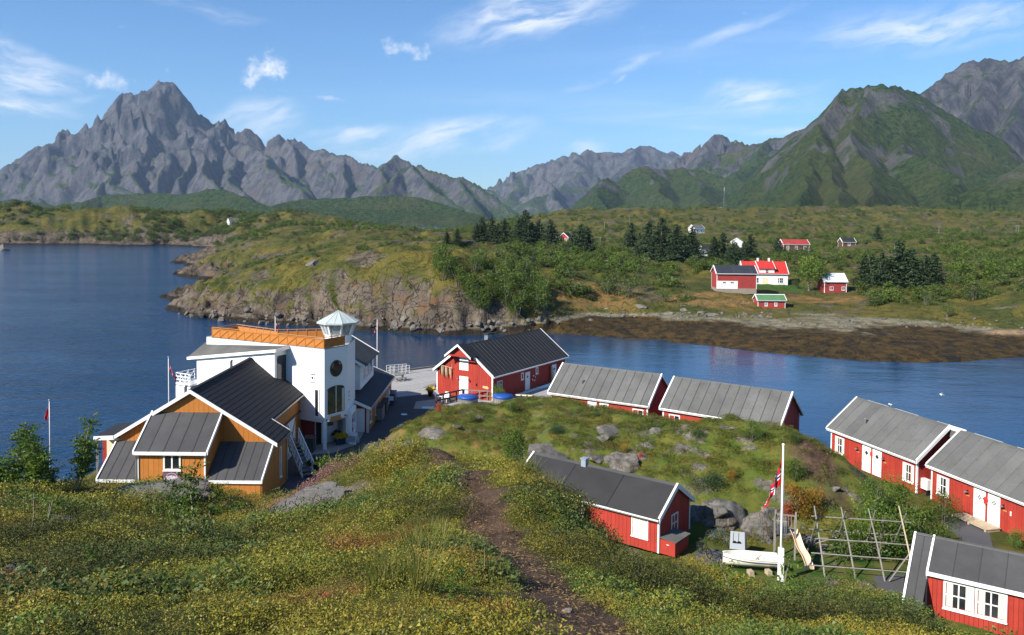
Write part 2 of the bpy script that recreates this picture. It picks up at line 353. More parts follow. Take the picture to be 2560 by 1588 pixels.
def lp(x, y): return np.arctan2(x, y)*1.0, np.log(np.hypot(x, y))
_a, _b = lp(fz[:, 0], fz[:, 1])
FAR = TPS(np.stack([_a, _b], 1), fz[:, 2], 2e-4)
FARM = [(1790,745),(1880,735),(1960,712),(2110,742)]
def far_z(x, y, detail=True):
    a, b = lp(x, y); z = FAR(a, b)
    if not detail: return z
    land = sstep(0.6, 4.0, z)
    q = pd(1900, 735, 196)
    flat = 1-sstep(18, 40, np.hypot(x-q[0]-3, (y-q[1])*0.8))
    r = np.hypot(x, y); sc = np.clip(r/250, 1, 4)
    rough = land*(1-0.9*flat)*(0.45+0.55*sstep(0.45, 0.62, 0.5+0.5*fbm(x/70, y/70, 2, 4)))
    n = fbm(x/22/sc**.5, y/22/sc**.5, 5, 11)*1.5*sc**.6 + (ridged(x/13/sc**.5, y/13/sc**.5, 4, 13)-1.0)*1.3*sc**.6
    z = z+n*rough
    # broken rock near the waterline
    sh = sstep(-0.8, 0.4, z)*(1-sstep(4.5, 10, z))
    cl = (x < 10+0*x)
    z = z+sh*np.where(cl, 1.0, 0.12)*((ridged(x/5.5, y/5.5, 4, 23)-0.95)*1.5+(ridged(x/15, y/15, 2, 29)-0.9)*1.2)+sh*fbm(x/3, y/3, 3, 27)*0.10
    return z
X, Y = polar(-40, 40, 760, 122, 2700, 470)
Z = far_z(X, Y)
gx = np.gradient(Z, axis=0)/np.maximum(np.hypot(np.gradient(X, axis=0), np.gradient(Y, axis=0)), 1e-6)
gy = np.gradient(Z, axis=1)/np.maximum(np.hypot(np.gradient(X, axis=1), np.gradient(Y, axis=1)), 1e-6)
SLO = np.hypot(gx, gy)
q1 = pd(1480, 735, 190); q2 = pd(1790, 745, 187); q3 = pd(1940, 715, 212); q4 = pd(2060, 755, 196)
dry = np.maximum(1-sstep(0.5, 1.0, np.hypot((X-q1[0])/16, (Y-q1[1])/16)), 1-sstep(0.5, 1.0, np.hypot((X-q2[0])/16, (Y-q2[1])/10)))
dry = np.maximum(dry, 1-sstep(0.5, 1.0, np.hypot((X-q4[0])/14, (Y-q4[1])/6)))
mead = 1-sstep(0.6, 1.0, np.hypot((X-q3[0]+1)/11, (Y-q3[1])/9)+fbm(X*.2, Y*.2, 2, 91)*.2)
q5 = pd(2560, 850, 150); sand = 1-sstep(0.5, 1.0, np.hypot((X-q5[0])/20, (Y-q5[1])/7)+fbm(X*.2, Y*.2, 2, 92)*.2)
FX, FY, FZ, FS = X, Y, Z, SLO
coast = grid_mesh('coast', X, Y, Z, None, {'dry': dry, 'meadow': mead, 'sand': sand, 'cliffside': 1-sstep(-10, 14, X)})
link(coast); tag(coast, kind='structure')

# ------------------------------------------------------------------ mountains as ridge systems
RIDGES = []      # (points (n,3), slope, gully strength, gully wavelength)
def ridge(pts, k, g=0.35, lam=120):
    RIDGES.append((np.array([pd(*p) for p in pts]), k, g, lam))
sk1 = [(-260,455,5400),(-120,450,5400),(0,444,5300),(20,408,5300),(36,398,5300),(64,385,5300),(71,375,5300),(86,367,5300),(98,360,5300),(104,366,5300),(127,369,5350),(132,358,5350),(147,352,5350),(162,356,5350),(169,343,5350),(185,336,5350),(200,341,5400),(215,322,5400),(225,307,5400),(245,292,5450),(265,281,5450),(294,252,5500),(301,239,5500),(317,229,5500),(342,233,5500),(350,243,5500),(380,218,5500),(403,205,5500),(418,200,5500),(435,206,5500),(448,219,5500),(458,234,5500),(483,257,5500),(496,274,5500),(513,299,5500),(529,309,5500),(546,314,5500),(575,325,5500),(587,332,5500),(602,325,5550),(625,320,5550),(638,329,5550),(655,345,5550),(666,358,5550),(681,345,5550),(696,332,5550),(706,347,5550),(726,353,5550),(738,345,5500),(749,350,5500),(769,368,5450),(787,375,5400),(801,373,5350),(808,369,5300),(830,383,5250),(844,389,5200),(853,385,5150),(878,389,5100),(896,403,5050),(922,409,5000),(950,420,4900),(969,418,4800),(979,398,4750),(992,386,4700),(1005,395,4700),(1022,406,4650),(1036,414,4600),(1051,411,4550),(1065,421,4500),(1097,429,4450),(1131,444,4400),(1143,440,4400),(1163,445,4350),(1191,459,4300),(1217,477,4250),(1250,500,4200),(1300,535,4100)]
ridge(sk1, 0.95, 0.5, 170)
# buttresses and spurs of the big mountain coming towards the viewer
for sp, k in [([(342,236,5500),(356,262,5350),(362,330,5050),(350,400,4750),(345,470,4350),(340,500,4150)], 1.15),
              ([(317,230,5500),(300,280,5300),(290,360,5000),(300,430,4700)], 1.2),
              ([(418,202,5500),(450,262,5380),(480,320,5200),(500,345,5050)], 1.1),
              ([(225,308,5400),(250,350,5150),(262,420,4850),(250,480,4500)], 1.25),
              ([(185,337,5350),(172,372,5200),(170,420,5050)], 2.2), ([(147,353,5350),(140,390,5200),(135,430,5050)], 2.2),
              ([(98,361,5300),(108,400,5120),(104,440,4950),(98,478,4750),(90,505,4600)], 1.9), ([(36,399,5300),(22,430,5100),(14,470,4850),(10,500,4700)], 1.7),
              ([(350,420,4700),(400,372,4850),(440,367,4850),(480,372,4800),(500,395,4650),(520,430,4450),(560,470,4250)], 1.3),
              ([(440,367,4850),(446,410,4650),(450,450,4450)], 1.9), ([(415,370,4850),(405,410,4650),(395,455,4450)], 1.9),
              ([(575,326,5500),(560,352,5300),(555,372,5100),(565,410,4800),(590,445,4550),(620,480,4250)], 1.2), ([(600,352,5150),(640,385,4900),(690,420,4600),(740,455,4300),(770,480,4150)], 1.0), ([(555,372,5100),(600,352,5150)], 1.3),
              ([(738,346,5500),(745,375,5350),(752,410,5200)], 1.6), ([(853,386,5150),(850,410,5000),(858,440,4850),(866,475,4650)], 1.7), ([(801,374,5350),(805,400,5200),(815,430,5050)], 1.5), ([(680,420,4650),(730,440,4500),(780,470,4250)], 1.0),
              ([(992,387,4700),(975,420,4550),(960,450,4350),(930,480,4100)], 1.0), ([(1051,412,4550),(1060,440,4300),(1085,470,4000),(1130,500,3700),(1150,520,3550)], 0.9), ([(1036,414,4600),(1000,440,4400),(940,470,4150)], .9),
              ([(1143,441,4400),(1165,470,4200),(1180,500,4000)], 1.1), ([(245,400,4900),(290,440,4600),(310,480,4300),(330,500,4200)], 1.0), ([(300,430,4700),(270,470,4350),(250,500,4150)], 1.0)]:
    ridge(sp, k, 0.5, 110)
sk2 = [(1100,540,7400),(1180,500,7300),(1219,477,7200),(1249,459,7200),(1262,455,7200),(1309,433,7200),(1334,414,7200),(1350,408,7200),(1375,405,7200),(1409,387,7200),(1415,394,7200),(1434,384,7200),(1446,386,7200),(1470,372,7200),(1490,383,7200),(1530,377,7200),(1555,381,7200),(1605,362,7200),(1636,367,7200),(1649,373,7200),(1660,384,7200),(1678,377,7200),(1692,398,7200),(1720,420,7200)]
ridge(sk2, 0.62, 0.45, 200)
for sp, k in [([(1470,374,7200),(1440,400,6900),(1450,430,6500),(1400,470,6000),(1330,500,5500)], .6), ([(1605,364,7200),(1580,400,6800),(1540,440,6300),(1500,480,5700),(1480,510,5300)], .6), ([(1350,445,6100),(1362,452,6000),(1385,475,5700),(1400,505,5400)], 1.1), ([(1309,434,7200),(1290,470,6600),(1270,500,6000)], .6)]:
    ridge(sp, k, 0.45, 170)
sk3 = [(1640,440,5200),(1692,398,5100),(1699,394,5000),(1730,373,5000),(1750,358,5000),(1760,366,5000),(1770,353,5000),(1783,339,5000),(1798,330,5000),(1814,341,5000),(1823,358,5000),(1839,351,5000),(1867,367,5000),(1890,380,4900),(1950,420,4700)]
ridge(sk3, 0.8, 0.35, 150)
ridge([(1798,332,5000),(1760,400,4600),(1735,440,4300)], .8, .4, 120); ridge([(1839,352,5000),(1830,400,4700),(1815,440,4400)], .8, .4, 120)
sk4 = [(1820,392,3700),(1867,367,3700),(1901,355,3700),(1926,346,3700),(1962,345,3700),(1996,325,3600),(2055,315,3500),(2110,330,3400)]
ridge(sk4, 0.5, 0.35, 90); ridge([(1926,347,3700),(1880,400,3300),(1850,440,3000),(1850,500,2600)], .5, .4, 80); ridge([(2020,325,3550),(1960,400,3150),(1930,470,2750)], .5, .4, 80)
sk5 = [(1420,545,2700),(1484,514,2750),(1512,486,2800),(1558,442,2850),(1593,419,2900),(1615,415,2900),(1652,423,2950),(1711,417,3000),(1745,422,3000),(1800,440,2950),(1880,470,2800),(1940,510,2600)]
ridge(sk5, 0.62, 0.25, 70); ridge([(1615,416,2900),(1640,450,2700),(1660,500,2450)], .7, .3, 60); ridge([(1558,443,2850),(1530,490,2500),(1510,520,2300)], .7, .3, 60); ridge([(1711,418,3000),(1740,460,2700),(1760,500,2450)], .6, .3, 60)
sk6 = [(1950,500,1750),(1995,420,1900),(2030,350,2000),(2060,305,2050),(2072,298,2080),(2088,278,2100),(2111,249,2120),(2124,222,2150),(2131,218,2150),(2157,222,2150),(2174,214,2150),(2207,204,2150),(2227,214,2150),(2243,216,2180),(2270,227,2200),(2306,238,2250),(2350,290,2300),(2420,370,2250),(2500,430,2150),(2560,470,2050)]
ridge(sk6, 0.78, 0.10, 70)
for sp, k in [([(2131,219,2150),(2100,300,1980),(2060,400,1750),(2000,470,1500),(1950,510,1350)], .85), ([(2207,206,2150),(2180,300,1950),(2160,400,1720),(2150,480,1480),(2140,530,1300)], .85), ([(2270,229,2200),(2290,330,1950),(2320,430,1650),(2340,500,1400)], .75), ([(2100,360,1850),(2080,440,1600),(2070,500,1400)], 1.0)]:
    ridge(sp, k, 0.10, 55)
sk7 = [(2250,290,3100),(2306,236,3150),(2323,219,3200),(2356,191,3250),(2389,169,3300),(2422,151,3300),(2455,146,3300),(2472,141,3300),(2483,151,3300),(2521,153,3250),(2560,141,3200),(2650,120,3200),(2800,130,3200)]
ridge(sk7, 0.85, 0.45, 110)
ridge([(2483,152,3300),(2440,230,3000),(2400,300,2750),(2380,340,2650)], .95, .45, 80); ridge([(2560,143,3200),(2540,240,2900),(2500,330,2600),(2450,390,2400)], .95, .45, 80)
ridge([(2369,493,1350),(2422,480,1380),(2488,437,1400),(2560,388,1400),(2650,350,1400),(2800,300,1400)], .55, .25, 50)
# foothills
ridge([(150,512,2600),(215,503,2600),(260,487,2700),(380,482,2700),(470,485,2600),(520,472,2500),(560,474,2500),(610,490,2400),(660,510,2350),(720,530,2300)], .45, .3, 70)
ridge([(-200,505,2900),(0,500,2900),(60,500,2900),(120,508,2800)], .4, .3, 70)
ridge([(640,530,2300),(700,508,2400),(760,498,2450),(850,494,2450),(960,488,2450),(1050,493,2450),(1100,508,2400),(1160,528,2350),(1230,545,2300)], .4, .22, 50)
ridge([(760,520,2150),(900,522,2150),(1020,525,2150),(1150,535,2150)], .3, .2, 50)
ridge([(380,530,2150),(460,520,2150),(530,528,2150),(620,535,2150),(720,532,2150)], .35, .3, 50)
X, Y = polar(-41, 41, 900, 1150, 9500, 450)
BEST = np.full(X.shape, 1e4)
wx = fbm(X/520, Y/520, 4, 101)*85; wy = fbm(X/520, Y/520, 4, 131)*85
Z = np.full(X.shape, -80.0); ang = np.arctan2(X, Y)
for pts, k, g, lam in RIDGES:
    dmax = (pts[:, 2].max()+60)/k
    a0 = np.arctan2(pts[:, 0], pts[:, 1])
    rr = np.hypot(pts[:, 0], pts[:, 1])
    marg = dmax/rr.min()
    i0 = np.searchsorted(ang[0], a0.min()-marg); i1 = np.searchsorted(ang[0], a0.max()+marg)
    R0 = np.hypot(X[:, 0], Y[:, 0]); j0 = np.searchsorted(R0, rr.min()-dmax); j1 = np.searchsorted(R0, rr.max()+dmax)
    if i1 <= i0 or j1 <= j0: continue
    S = np.s_[j0:j1, i0:i1]
    wf = .75 if len(pts) < 8 else .06                        # spurs wander, skylines keep their line
    x = X[S]+wx[S]*wf; y = Y[S]+wy[S]*wf
    best = np.full(x.shape, 1e9); bz = np.zeros(x.shape); bt = np.zeros(x.shape); acc = 0.0
    val = np.full(x.shape, -1e9)
    for p, q in zip(pts[:-1], pts[1:]):
        e = q-p; L2 = e[0]**2+e[1]**2; L = math.sqrt(L2)
        t = np.clip(((x-p[0])*e[0]+(y-p[1])*e[1])/L2, 0, 1)
        d = np.hypot(x-p[0]-t*e[0], y-p[1]-t*e[1])
        c = p[2]+t*e[2]-k*d
        m = c > val; val = np.where(m, c, val); best = np.where(m, d, best); bz = np.where(m, p[2]+t*e[2], bz); bt = np.where(m, acc+t*L, bt); acc += L
    warp = sstep(0, 260, best)
    tt = bt+(wx[S]*1.7+fbm(x/210, y/210, 3, 7)*75)*warp
    gul = .6*(ridged(tt/(lam*2.1), best/(lam*5), 3, int(lam)+3)-.85)+.55*(ridged(tt/lam, best/(lam*3.2), 4, int(lam))-0.85)
    fall = k*best*(1+0.14*fbm(x/300, y/300, 3, 5))*(1.22-0.36*sstep(60, 900, best))
    z = bz-fall+g*gul*np.minimum(best, 330)*0.42
    BEST[S] = np.where(z > Z[S], best, BEST[S]); Z[S] = np.maximum(Z[S], z)
d = np.clip((Z+80)/500, 0, 1)
Rr = np.hypot(X, Y)
Z = Z+fbm(X/60, Y/60, 4, 41)*6*np.clip(Rr/3500, .35, 1.3)*sstep(20, 120, Z)+(ridged(X/38, Y/38, 3, 47)-.9)*5*np.clip(Rr/3500, .3, 1.4)*sstep(60, 200, Z)
far_ = sstep(2600, 4200, Rr); am = sstep(10, 200, BEST)*sstep(30, 160, Z); qx, qy = X+wx*.8, Y+wy*.8
crag = (ridged(qx/470, qy/470, 2, 301)-.85)*150+(ridged(qx/170, qy/170, 3, 311)-.9)*42+(ridged(qx/70, qy/70, 3, 317)-.9)*12
Z = Z+am*crag*(.07+.93*far_)*np.clip(Z/350, .35, 1)
mount = grid_mesh('mountains', X, Y, Z, None)
link(mount); tag(mount, kind='structure')

# ------------------------------------------------------------------ water
wm = raw_mesh('water', [(-16000, -200, 0), (16000, -200, 0), (16000, 16000, 0), (-16000, 16000, 0)], [(0, 1, 2, 3)], None, smooth=False)
link(wm); tag(wm, kind='structure')
# ------------------------------------------------------------------ ground materials
def rock_col(t, p, s=1.0, warm=0.5):
    n1 = t.noise(p, 0.35*s, 6, 0.65, 0.4); n2 = t.noise(p, 2.2*s, 6, 0.7); n4 = t.noise(t.vmath('ADD', p, (13, 5, 2)), .9*s, 5, .62, .5)
    c = t.mix(t.ramp(n1, .35, .65), (.085, .078, .068, 1), (.205, .182, .155, 1))
    c = t.mix(t.math('MULTIPLY', t.ramp(n2, .48, .68), .7), c, (.050, .046, .042, 1))
    c = t.mix(t.math('MULTIPLY', t.ramp(n4, .54, .66), warm), c, (.215, .118, .050, 1))
    c = t.mix(t.math('MULTIPLY', t.ramp(t.noise(p, 5*s, 3, .6), .58, .72), .5), c, (.34, .325, .29, 1))
    # joints: long broken fractures in two directions
    f1 = t.noise(t.mapping(p, scale=(1, .7, .30), rot=(.35, .2, .5)), .75*s, 5, .55, .9); f2 = t.noise(t.mapping(p, scale=(.35, .5, 1.1), rot=(.1, .4, -.6), loc=(9, 2, 4)), .9*s, 4, .55, .6)
    k1 = t.ramp(t.math('ABSOLUTE', t.math('SUBTRACT', f1, .5)), .0, .016); k2 = t.ramp(t.math('ABSOLUTE', t.math('SUBTRACT', f2, .47)), .0, .012)
    crack = t.math('MULTIPLY', k1, t.lin(k2, 0, 1, .45, 1))
    c = t.mix(t.math('MULTIPLY', t.math('SUBTRACT', 1.0, crack), .6), c, (.022, .020, .018, 1))
    h = t.math('ADD', t.math('MULTIPLY', n2, .6), t.math('MULTIPLY', crack, .7))
    return c, h
# near hill
m, t = new_mat('hill_ground')
pos = t.node('ShaderNodeNewGeometry').outputs['Position']
nrm = t.node('ShaderNodeNewGeometry').outputs['Normal']
n1 = t.noise(pos, .45, 5, .6); n2 = t.noise(pos, 2.6, 6, .65); n3 = t.noise(pos, 14, 4, .7)
g = t.mix(t.ramp(n1, .38, .62), (.050, .062, .014, 1), (.105, .092, .018, 1))
g = t.mix(t.math('MULTIPLY', t.ramp(n2, .5, .7), .6), g, (.155, .105, .028, 1))
g = t.mix(t.math('MULTIPLY', t.ramp(n3, .55, .75), .45), g, (.022, .030, .010, 1))
kn = t.attr('knoll')
gk = t.mix(t.ramp(n1, .35, .65), (.076, .110, .017, 1), (.135, .130, .025, 1))
gk = t.mix(t.math('MULTIPLY', t.ramp(n2, .48, .66), .8), gk, (.052, .075, .014, 1))
gk = t.mix(t.math('MULTIPLY', t.ramp(t.math('ADD', t.noise(pos, .8, 4, .6), t.lin(t.sep(pos)[0], -8, 6, .12, 0)), .60, .72), .65), gk, (.24, .135, .05, 1))
gk = t.mix(t.math('MULTIPLY', t.ramp(n3, .52, .75), .5), gk, (.035, .045, .012, 1))
g = t.mix(kn, g, gk)
rc, rh = rock_col(t, pos, 1.6, .35)
ny = t.sep(nrm)[2]
steep = t.math('SUBTRACT', 1.0, t.ramp(t.math('ADD', ny, t.math('MULTIPLY', t.math('SUBTRACT', n2, .5), .35)), .66, .80))
rockm = t.math('MULTIPLY', t.math('MAXIMUM', steep, t.math('MULTIPLY', t.ramp(t.noise(t.mapping(pos, scale=(1, 1, 2)), .42, 5, .62), .555, .61), t.lin(t.noise(pos, .12, 2), .4, .6, .2, 1.0))), kn, clamp=True)
rockm = t.math('MAXIMUM', rockm, t.attr('slab'))
lawnc = t.mix(t.ramp(t.noise(pos, .7, 4, .6), .4, .65), (.035, .080, .010, 1), (.115, .110, .030, 1))
g = t.mix(t.math('MULTIPLY', t.attr('lawn'), t.math('SUBTRACT', 1.0, steep)), g, lawnc)
g = t.mix(rockm, g, rc)
dirt = t.mix(t.ramp(n2, .35, .7), (.050, .030, .020, 1), (.125, .078, .050, 1))
dirt = t.mix(t.math('MULTIPLY', t.ramp(t.noise(t.mapping(pos, scale=(1, 1, 1)), 24, 3, .6), .60, .68), .7), dirt, (.30, .22, .13, 1))
g = t.mix(t.attr('dirt'), g, dirt)
hh = t.math('ADD', t.math('ADD', t.math('MULTIPLY', n3, .4), t.math('MULTIPLY', t.noise(pos, 40, 3, .7), .3)), t.math('MULTIPLY', t.math('MULTIPLY', rh, rockm), .6))
finish(t, g, .9, t.bump(hh, .9, .12), .15)
hill_o.data.materials.append(m)

# far shore
m, t = new_mat('coast_ground')
ge = t.node('ShaderNodeNewGeometry'); pos = ge.outputs['Position']; nz = t.sep(ge.outputs['Normal'])[2]; pzz = t.sep(pos)[2]
n0 = t.noise(pos, .02, 4, .55); n1 = t.noise(pos, .09, 5, .6); n2 = t.noise(pos, .5, 6, .65); n3 = t.noise(pos, 2.2, 4, .7)
g = t.mix(t.ramp(n1, .36, .64), (.056, .070, .014, 1), (.135, .112, .022, 1))
g = t.mix(t.math('MULTIPLY', t.ramp(n0, .5, .68), .55), g, (.120, .098, .026, 1))
g = t.mix(t.math('MULTIPLY', t.ramp(n2, .5, .7), .6), g, (.028, .042, .010, 1))
g = t.mix(t.math('MULTIPLY', t.ramp(n3, .54, .72), .5), g, (.030, .034, .010, 1))
dryc = t.mix(t.ramp(n2, .35, .65), (.27, .145, .05, 1), (.17, .12, .04, 1))
g = t.mix(t.math('MULTIPLY', t.attr('dry'), t.ramp(t.noise(pos, .22, 5, .6), .36, .55)), g, dryc)
g = t.mix(t.attr('meadow'), g, t.mix(t.ramp(n2, .3, .7), (.030, .085, .010, 1), (.060, .110, .018, 1)))
rc, rh = rock_col(t, pos, .36, .6)
rc = t.mix(1.0, rc, (.80, .72, .64, 1), 'MULTIPLY')
steep = t.math('SUBTRACT', 1.0, t.ramp(t.math('ADD', nz, t.math('MULTIPLY', t.math('SUBTRACT', n2, .5), .50)), .58, .76))
pale = t.ramp(t.noise(t.mapping(pos, scale=(1, 1, 2.5)), .055, 6, .68, .3), .555, .60)
shore = t.math('MULTIPLY', t.math('SUBTRACT', 1.0, t.ramp(t.math('DIVIDE', t.math('ADD', pzz, t.math('MULTIPLY', t.math('SUBTRACT', t.math('ADD', t.math('MULTIPLY', n2, .6), t.math('MULTIPLY', n1, .4)), .5), 12.0)), t.lin(t.sep(pos)[1], 250, 600, 1.0, 2.6)), 2.8, 4.8)), t.attr('cliffside'))
rockm = t.math('MAXIMUM', t.math('MAXIMUM', steep, t.math('MULTIPLY', pale, .85)), shore, clamp=True)
rockm = t.math('MULTIPLY', rockm, t.math('SUBTRACT', 1.0, t.math('MAXIMUM', t.attr('meadow'), t.attr('dry'))))
g = t.mix(rockm, g, rc)
# tide zone: bladder wrack on the shore, black lichen on the cliffs
pzn = t.math('ADD', pzz, t.math('MULTIPLY', t.math('SUBTRACT', n1, .5), 1.2))
weed = t.mix(t.ramp(n2, .38, .62), (.078, .048, .014, 1), (.026, .020, .010, 1))
weed = t.mix(t.math('MULTIPLY', t.ramp(t.noise(pos, .13, 5, .6), .50, .64), .7), weed, (.088, .056, .016, 1))
weed = t.mix(t.math('MULTIPLY', t.ramp(t.noise(pos, .28, 4, .6), .56, .64), .8), weed, (.018, .016, .012, 1))
weed = t.mix(t.math('MULTIPLY', t.attr('cliffside'), .85), weed, (.020, .018, .015, 1))
sandc = t.mix(t.ramp(n2, .35, .65), (.42, .27, .15, 1), (.30, .20, .12, 1))
beach = t.mix(t.ramp(n2, .42, .60), (.25, .22, .15, 1), (.16, .15, .09, 1))
beach = t.mix(t.math('MULTIPLY', t.attr('sand'), .9), beach, sandc)
lowm = t.math('MULTIPLY', t.math('SUBTRACT', 1.0, t.ramp(pzn, 2.5, 3.0)), t.math('SUBTRACT', 1.0, t.attr('cliffside')))
g = t.mix(lowm, g, beach)
wl_ = t.lin(t.attr('cliffside'), 0, 1, 2.05, .75)
wm_ = t.math('SUBTRACT', 1.0, t.ramp(pzn, wl_, t.math('ADD', wl_, .4)))
g = t.mix(wm_, g, weed)
hh = t.math('ADD', t.math('MULTIPLY', n3, .5), t.math('MULTIPLY', rh, .8))
finish(t, g, .88, t.bump(hh, 1.0, .8), .15)
coast.data.materials.append(m)

# mountains
m, t = new_mat('mountain_rock')
ge = t.node('ShaderNodeNewGeometry'); pos = ge.outputs['Position']; nz = t.sep(ge.outputs['Normal'])[2]; px, py, pzz = t.sep(pos)
n1 = t.noise(pos, .0035, 6, .6); n2 = t.noise(t.mapping(pos, scale=(1, 1, .35)), .017, 7, .7); n3 = t.noise(pos, .085, 5, .78)
rock = t.mix(t.ramp(n2, .36, .64), (.050, .054, .066, 1), (.150, .144, .146, 1))
rock = t.mix(t.math('MULTIPLY', t.ramp(n1, .52, .68), .5), rock, (.135, .108, .092, 1))
rock = t.mix(t.math('MULTIPLY', t.ramp(n3, .52, .70), .6), rock, (.040, .040, .042, 1))
rock = t.mix(t.lin(t.math('SQRT', t.math('ADD', t.math('MULTIPLY', px, px), t.math('MULTIPLY', py, py))), 1500, 3200, .45, 0), rock, (.20, .19, .175, 1))
green = t.mix(t.ramp(n3, .40, .62), (.066, .102, .026, 1), (.020, .040, .012, 1))
green = t.mix(t.math('MULTIPLY', t.ramp(n1, .45, .65), .6), green, (.098, .098, .034, 1))
dist = t.math('SQRT', t.math('ADD', t.math('MULTIPLY', px, px), t.math('MULTIPLY', py, py)))
lim = t.math('SUBTRACT', .78, t.lin(dist, 1400, 5000, .34, .02))          # greener slopes on the near hills
alt = t.ramp(pzz, 180, 620)
lim = t.math('ADD', lim, t.math('MULTIPLY', alt, .22))
gm = t.ramp(t.math('ADD', nz, t.math('MULTIPLY', t.math('SUBTRACT', n2, .5), .75)), lim, t.math('ADD', lim, .10))
gm = t.math('MAXIMUM', gm, t.math('SUBTRACT', 1.0, t.ramp(t.math('ADD', pzz, t.math('MULTIPLY', t.math('SUBTRACT', n2, .5), 160)), 40, 110)))
bare = t.math('MULTIPLY', t.ramp(t.noise(t.mapping(pos, scale=(1, 1, .6)), .0075, 5, .62, .4), .55, .62), t.ramp(pzz, 60, 140))
gm = t.math('MULTIPLY', gm, t.math('SUBTRACT', 1.0, t.math('MULTIPLY', bare, t.lin(dist, 1500, 3500, .80, .9))))
c = t.mix(gm, rock, green)
hh = t.math('ADD', t.math('MULTIPLY', n2, 1.0), t.math('MULTIPLY', n3, .55))
finish(t, c, .95, t.bump(hh, 1.0, 34.0), .05)
mount.data.materials.append(m)

# sea
m, t = new_mat('sea_water')
pos = t.node('ShaderNodeNewGeometry').outputs['Position']
wv = t.mapping(pos, scale=(.55, 1.0, 1), rot=(0, 0, math.radians(12)))
a = t.noise(wv, 1.6, 4, .6, .3); b = t.noise(t.mapping(pos, scale=(.5, 1, 1), rot=(0, 0, .3)), .22, 3, .5)
# the cove between the quay and the far shore is calmer than the open sound on the left
px, py, _z = t.sep(pos)
calm = t.math('MULTIPLY', t.ramp(t.math('ADD', px, t.math('MULTIPLY', t.noise(pos, .03, 3), 30)), -38, 0), t.math('SUBTRACT', 1.0, t.ramp(py, 240, 320)))
patch = t.ramp(t.noise(t.mapping(pos, scale=(.4, 1, 1)), .035, 4, .6), .35, .65)
stg = t.math('MULTIPLY', t.lin(calm, 0, 1, 1.7, .22), t.lin(patch, 0, 1, .65, 1.0))
hgt = t.math('ADD', t.math('MULTIPLY', a, .16), t.math('MULTIPLY', b, .5))
bn = t.node('ShaderNodeBump', {'Height': hgt, 'Strength': stg, 'Distance': 1.0}).outputs[0]
shal = t.math('MULTIPLY', t.ramp(t.noise(pos, .05, 3), .35, .65), .4)
colw = t.mix(shal, (.004, .030, .085, 1), (.006, .046, .100, 1))
finish(t, colw, .09, bn, .42, 0, {'IOR': 1.33})
wm.data.materials.append(m)

# ------------------------------------------------------------------ air
def box_obj(name, lo, hi):
    v = [(x, y, z) for z in (lo[2], hi[2]) for y in (lo[1], hi[1]) for x in (lo[0], hi[0])]
    return raw_mesh(name, v, [(0, 2, 3, 1), (4, 5, 7, 6), (0, 1, 5, 4), (2, 6, 7, 3), (0, 4, 6, 2), (1, 3, 7, 5)], None, smooth=False)
hz = box_obj('haze', (-17000, -260, -90), (17000, 16500, 1150))
m = bpy.data.materials.new('air'); m.use_nodes = True; m.node_tree.nodes.clear(); t = NT(m.node_tree)
vol = t.node('ShaderNodeVolumePrincipled', {'Color': (.50, .70, 1.0, 1), 'Density': 0.000038, 'Anisotropy': 0.0})
o = t.node('ShaderNodeOutputMaterial'); t.l.new(vol.outputs[0], o.inputs['Volume'])
hz.data.materials.append(m); link(hz); tag(hz, kind='stuff')
# ------------------------------------------------------------------ materials for built things
simple_mat('red_paint', (.34, .038, .025), .65, .16, 1.2, .3, spec=.25, grime=.12)
simple_mat('red_faded', (.30, .045, .040), .75, .14, 1.5, .3, spec=.2)
simple_mat('orange_paint', (.45, .168, .034), .65, .08, 2.0, .3, spec=.25)
simple_mat('white_paint', (.80, .80, .79), .55, .04, 1.5, .2, spec=.3)
simple_mat('white_old', (.70, .69, .66), .7, .10, 2.5, .3, spec=.2, grime=.25)
simple_mat('felt_grey', (.118, .121, .116), .92, .20, .5, .6, spec=.1, grime=.28)
simple_mat('felt_dark', (.036, .036, .038), .9, .14, .8, .6, spec=.15)
simple_mat('felt_mid', (.070, .070, .072), .9, .2, .6, .6, spec=.12, grime=.25)
simple_mat('roof_black', (.026, .027, .030), .80, .15, .8, .5, spec=.2)
simple_mat('roof_slate', (.030, .034, .045), .75, .15, .8, .5, spec=.25)
simple_mat('seam_dark', (.045, .045, .045), .85, .1, 2, .3)
simple_mat('grey_wood', (.22, .21, .185), .85, .22, 3, .6, stretch=(1, 1, 1), spec=.1)
simple_mat('pale_wood', (.42, .34, .24), .85, .20, 3, .6, spec=.1)
simple_mat('deck_wood', (.34, .33, .32), .85, .12, 2, .6, spec=.12)
simple_mat('post_dark', (.055, .05, .045), .8, .15, 2, .4)
simple_mat('asphalt', (.085, .085, .088), .92, .14, .35, .8, spec=.12, grime=.12)
simple_mat('concrete', (.30, .285, .26), .9, .12, .6, .6, spec=.15, grime=.12)
simple_mat('steel_grey', (.34, .36, .37), .4, .06, 2, .1, metal=.7)
simple_mat('galvanised', (.33, .39, .46), .5, .08, 2, .1, metal=.4)
simple_mat('cupola_tin', (.42, .475, .46), .5, .06, 1.5, .2, spec=.4)
simple_mat('tarp_blue', (.012, .075, .33), .45, .12, 2.5, .8, spec=.4)
simple_mat('black_rubber', (.015, .015, .016), .6, .1, 4, .2)
simple_mat('black_paint', (.02, .02, .022), .4, .1, 4, .1, spec=.4)
simple_mat('blue_paint', (.02, .05, .12), .4, .1, 4, .1, spec=.4)
simple_mat('hull_white', (.78, .76, .66), .35, .04, 2, .1, spec=.5)
simple_mat('hull_stripe', (.04, .04, .12), .4, .05, 2, .1, spec=.5)
simple_mat('slide_plastic', (.74, .52, .34), .45, .05, 2, .1, spec=.4)
simple_mat('sign_purple', (.155, .085, .115), .6, .08, 5, .1)
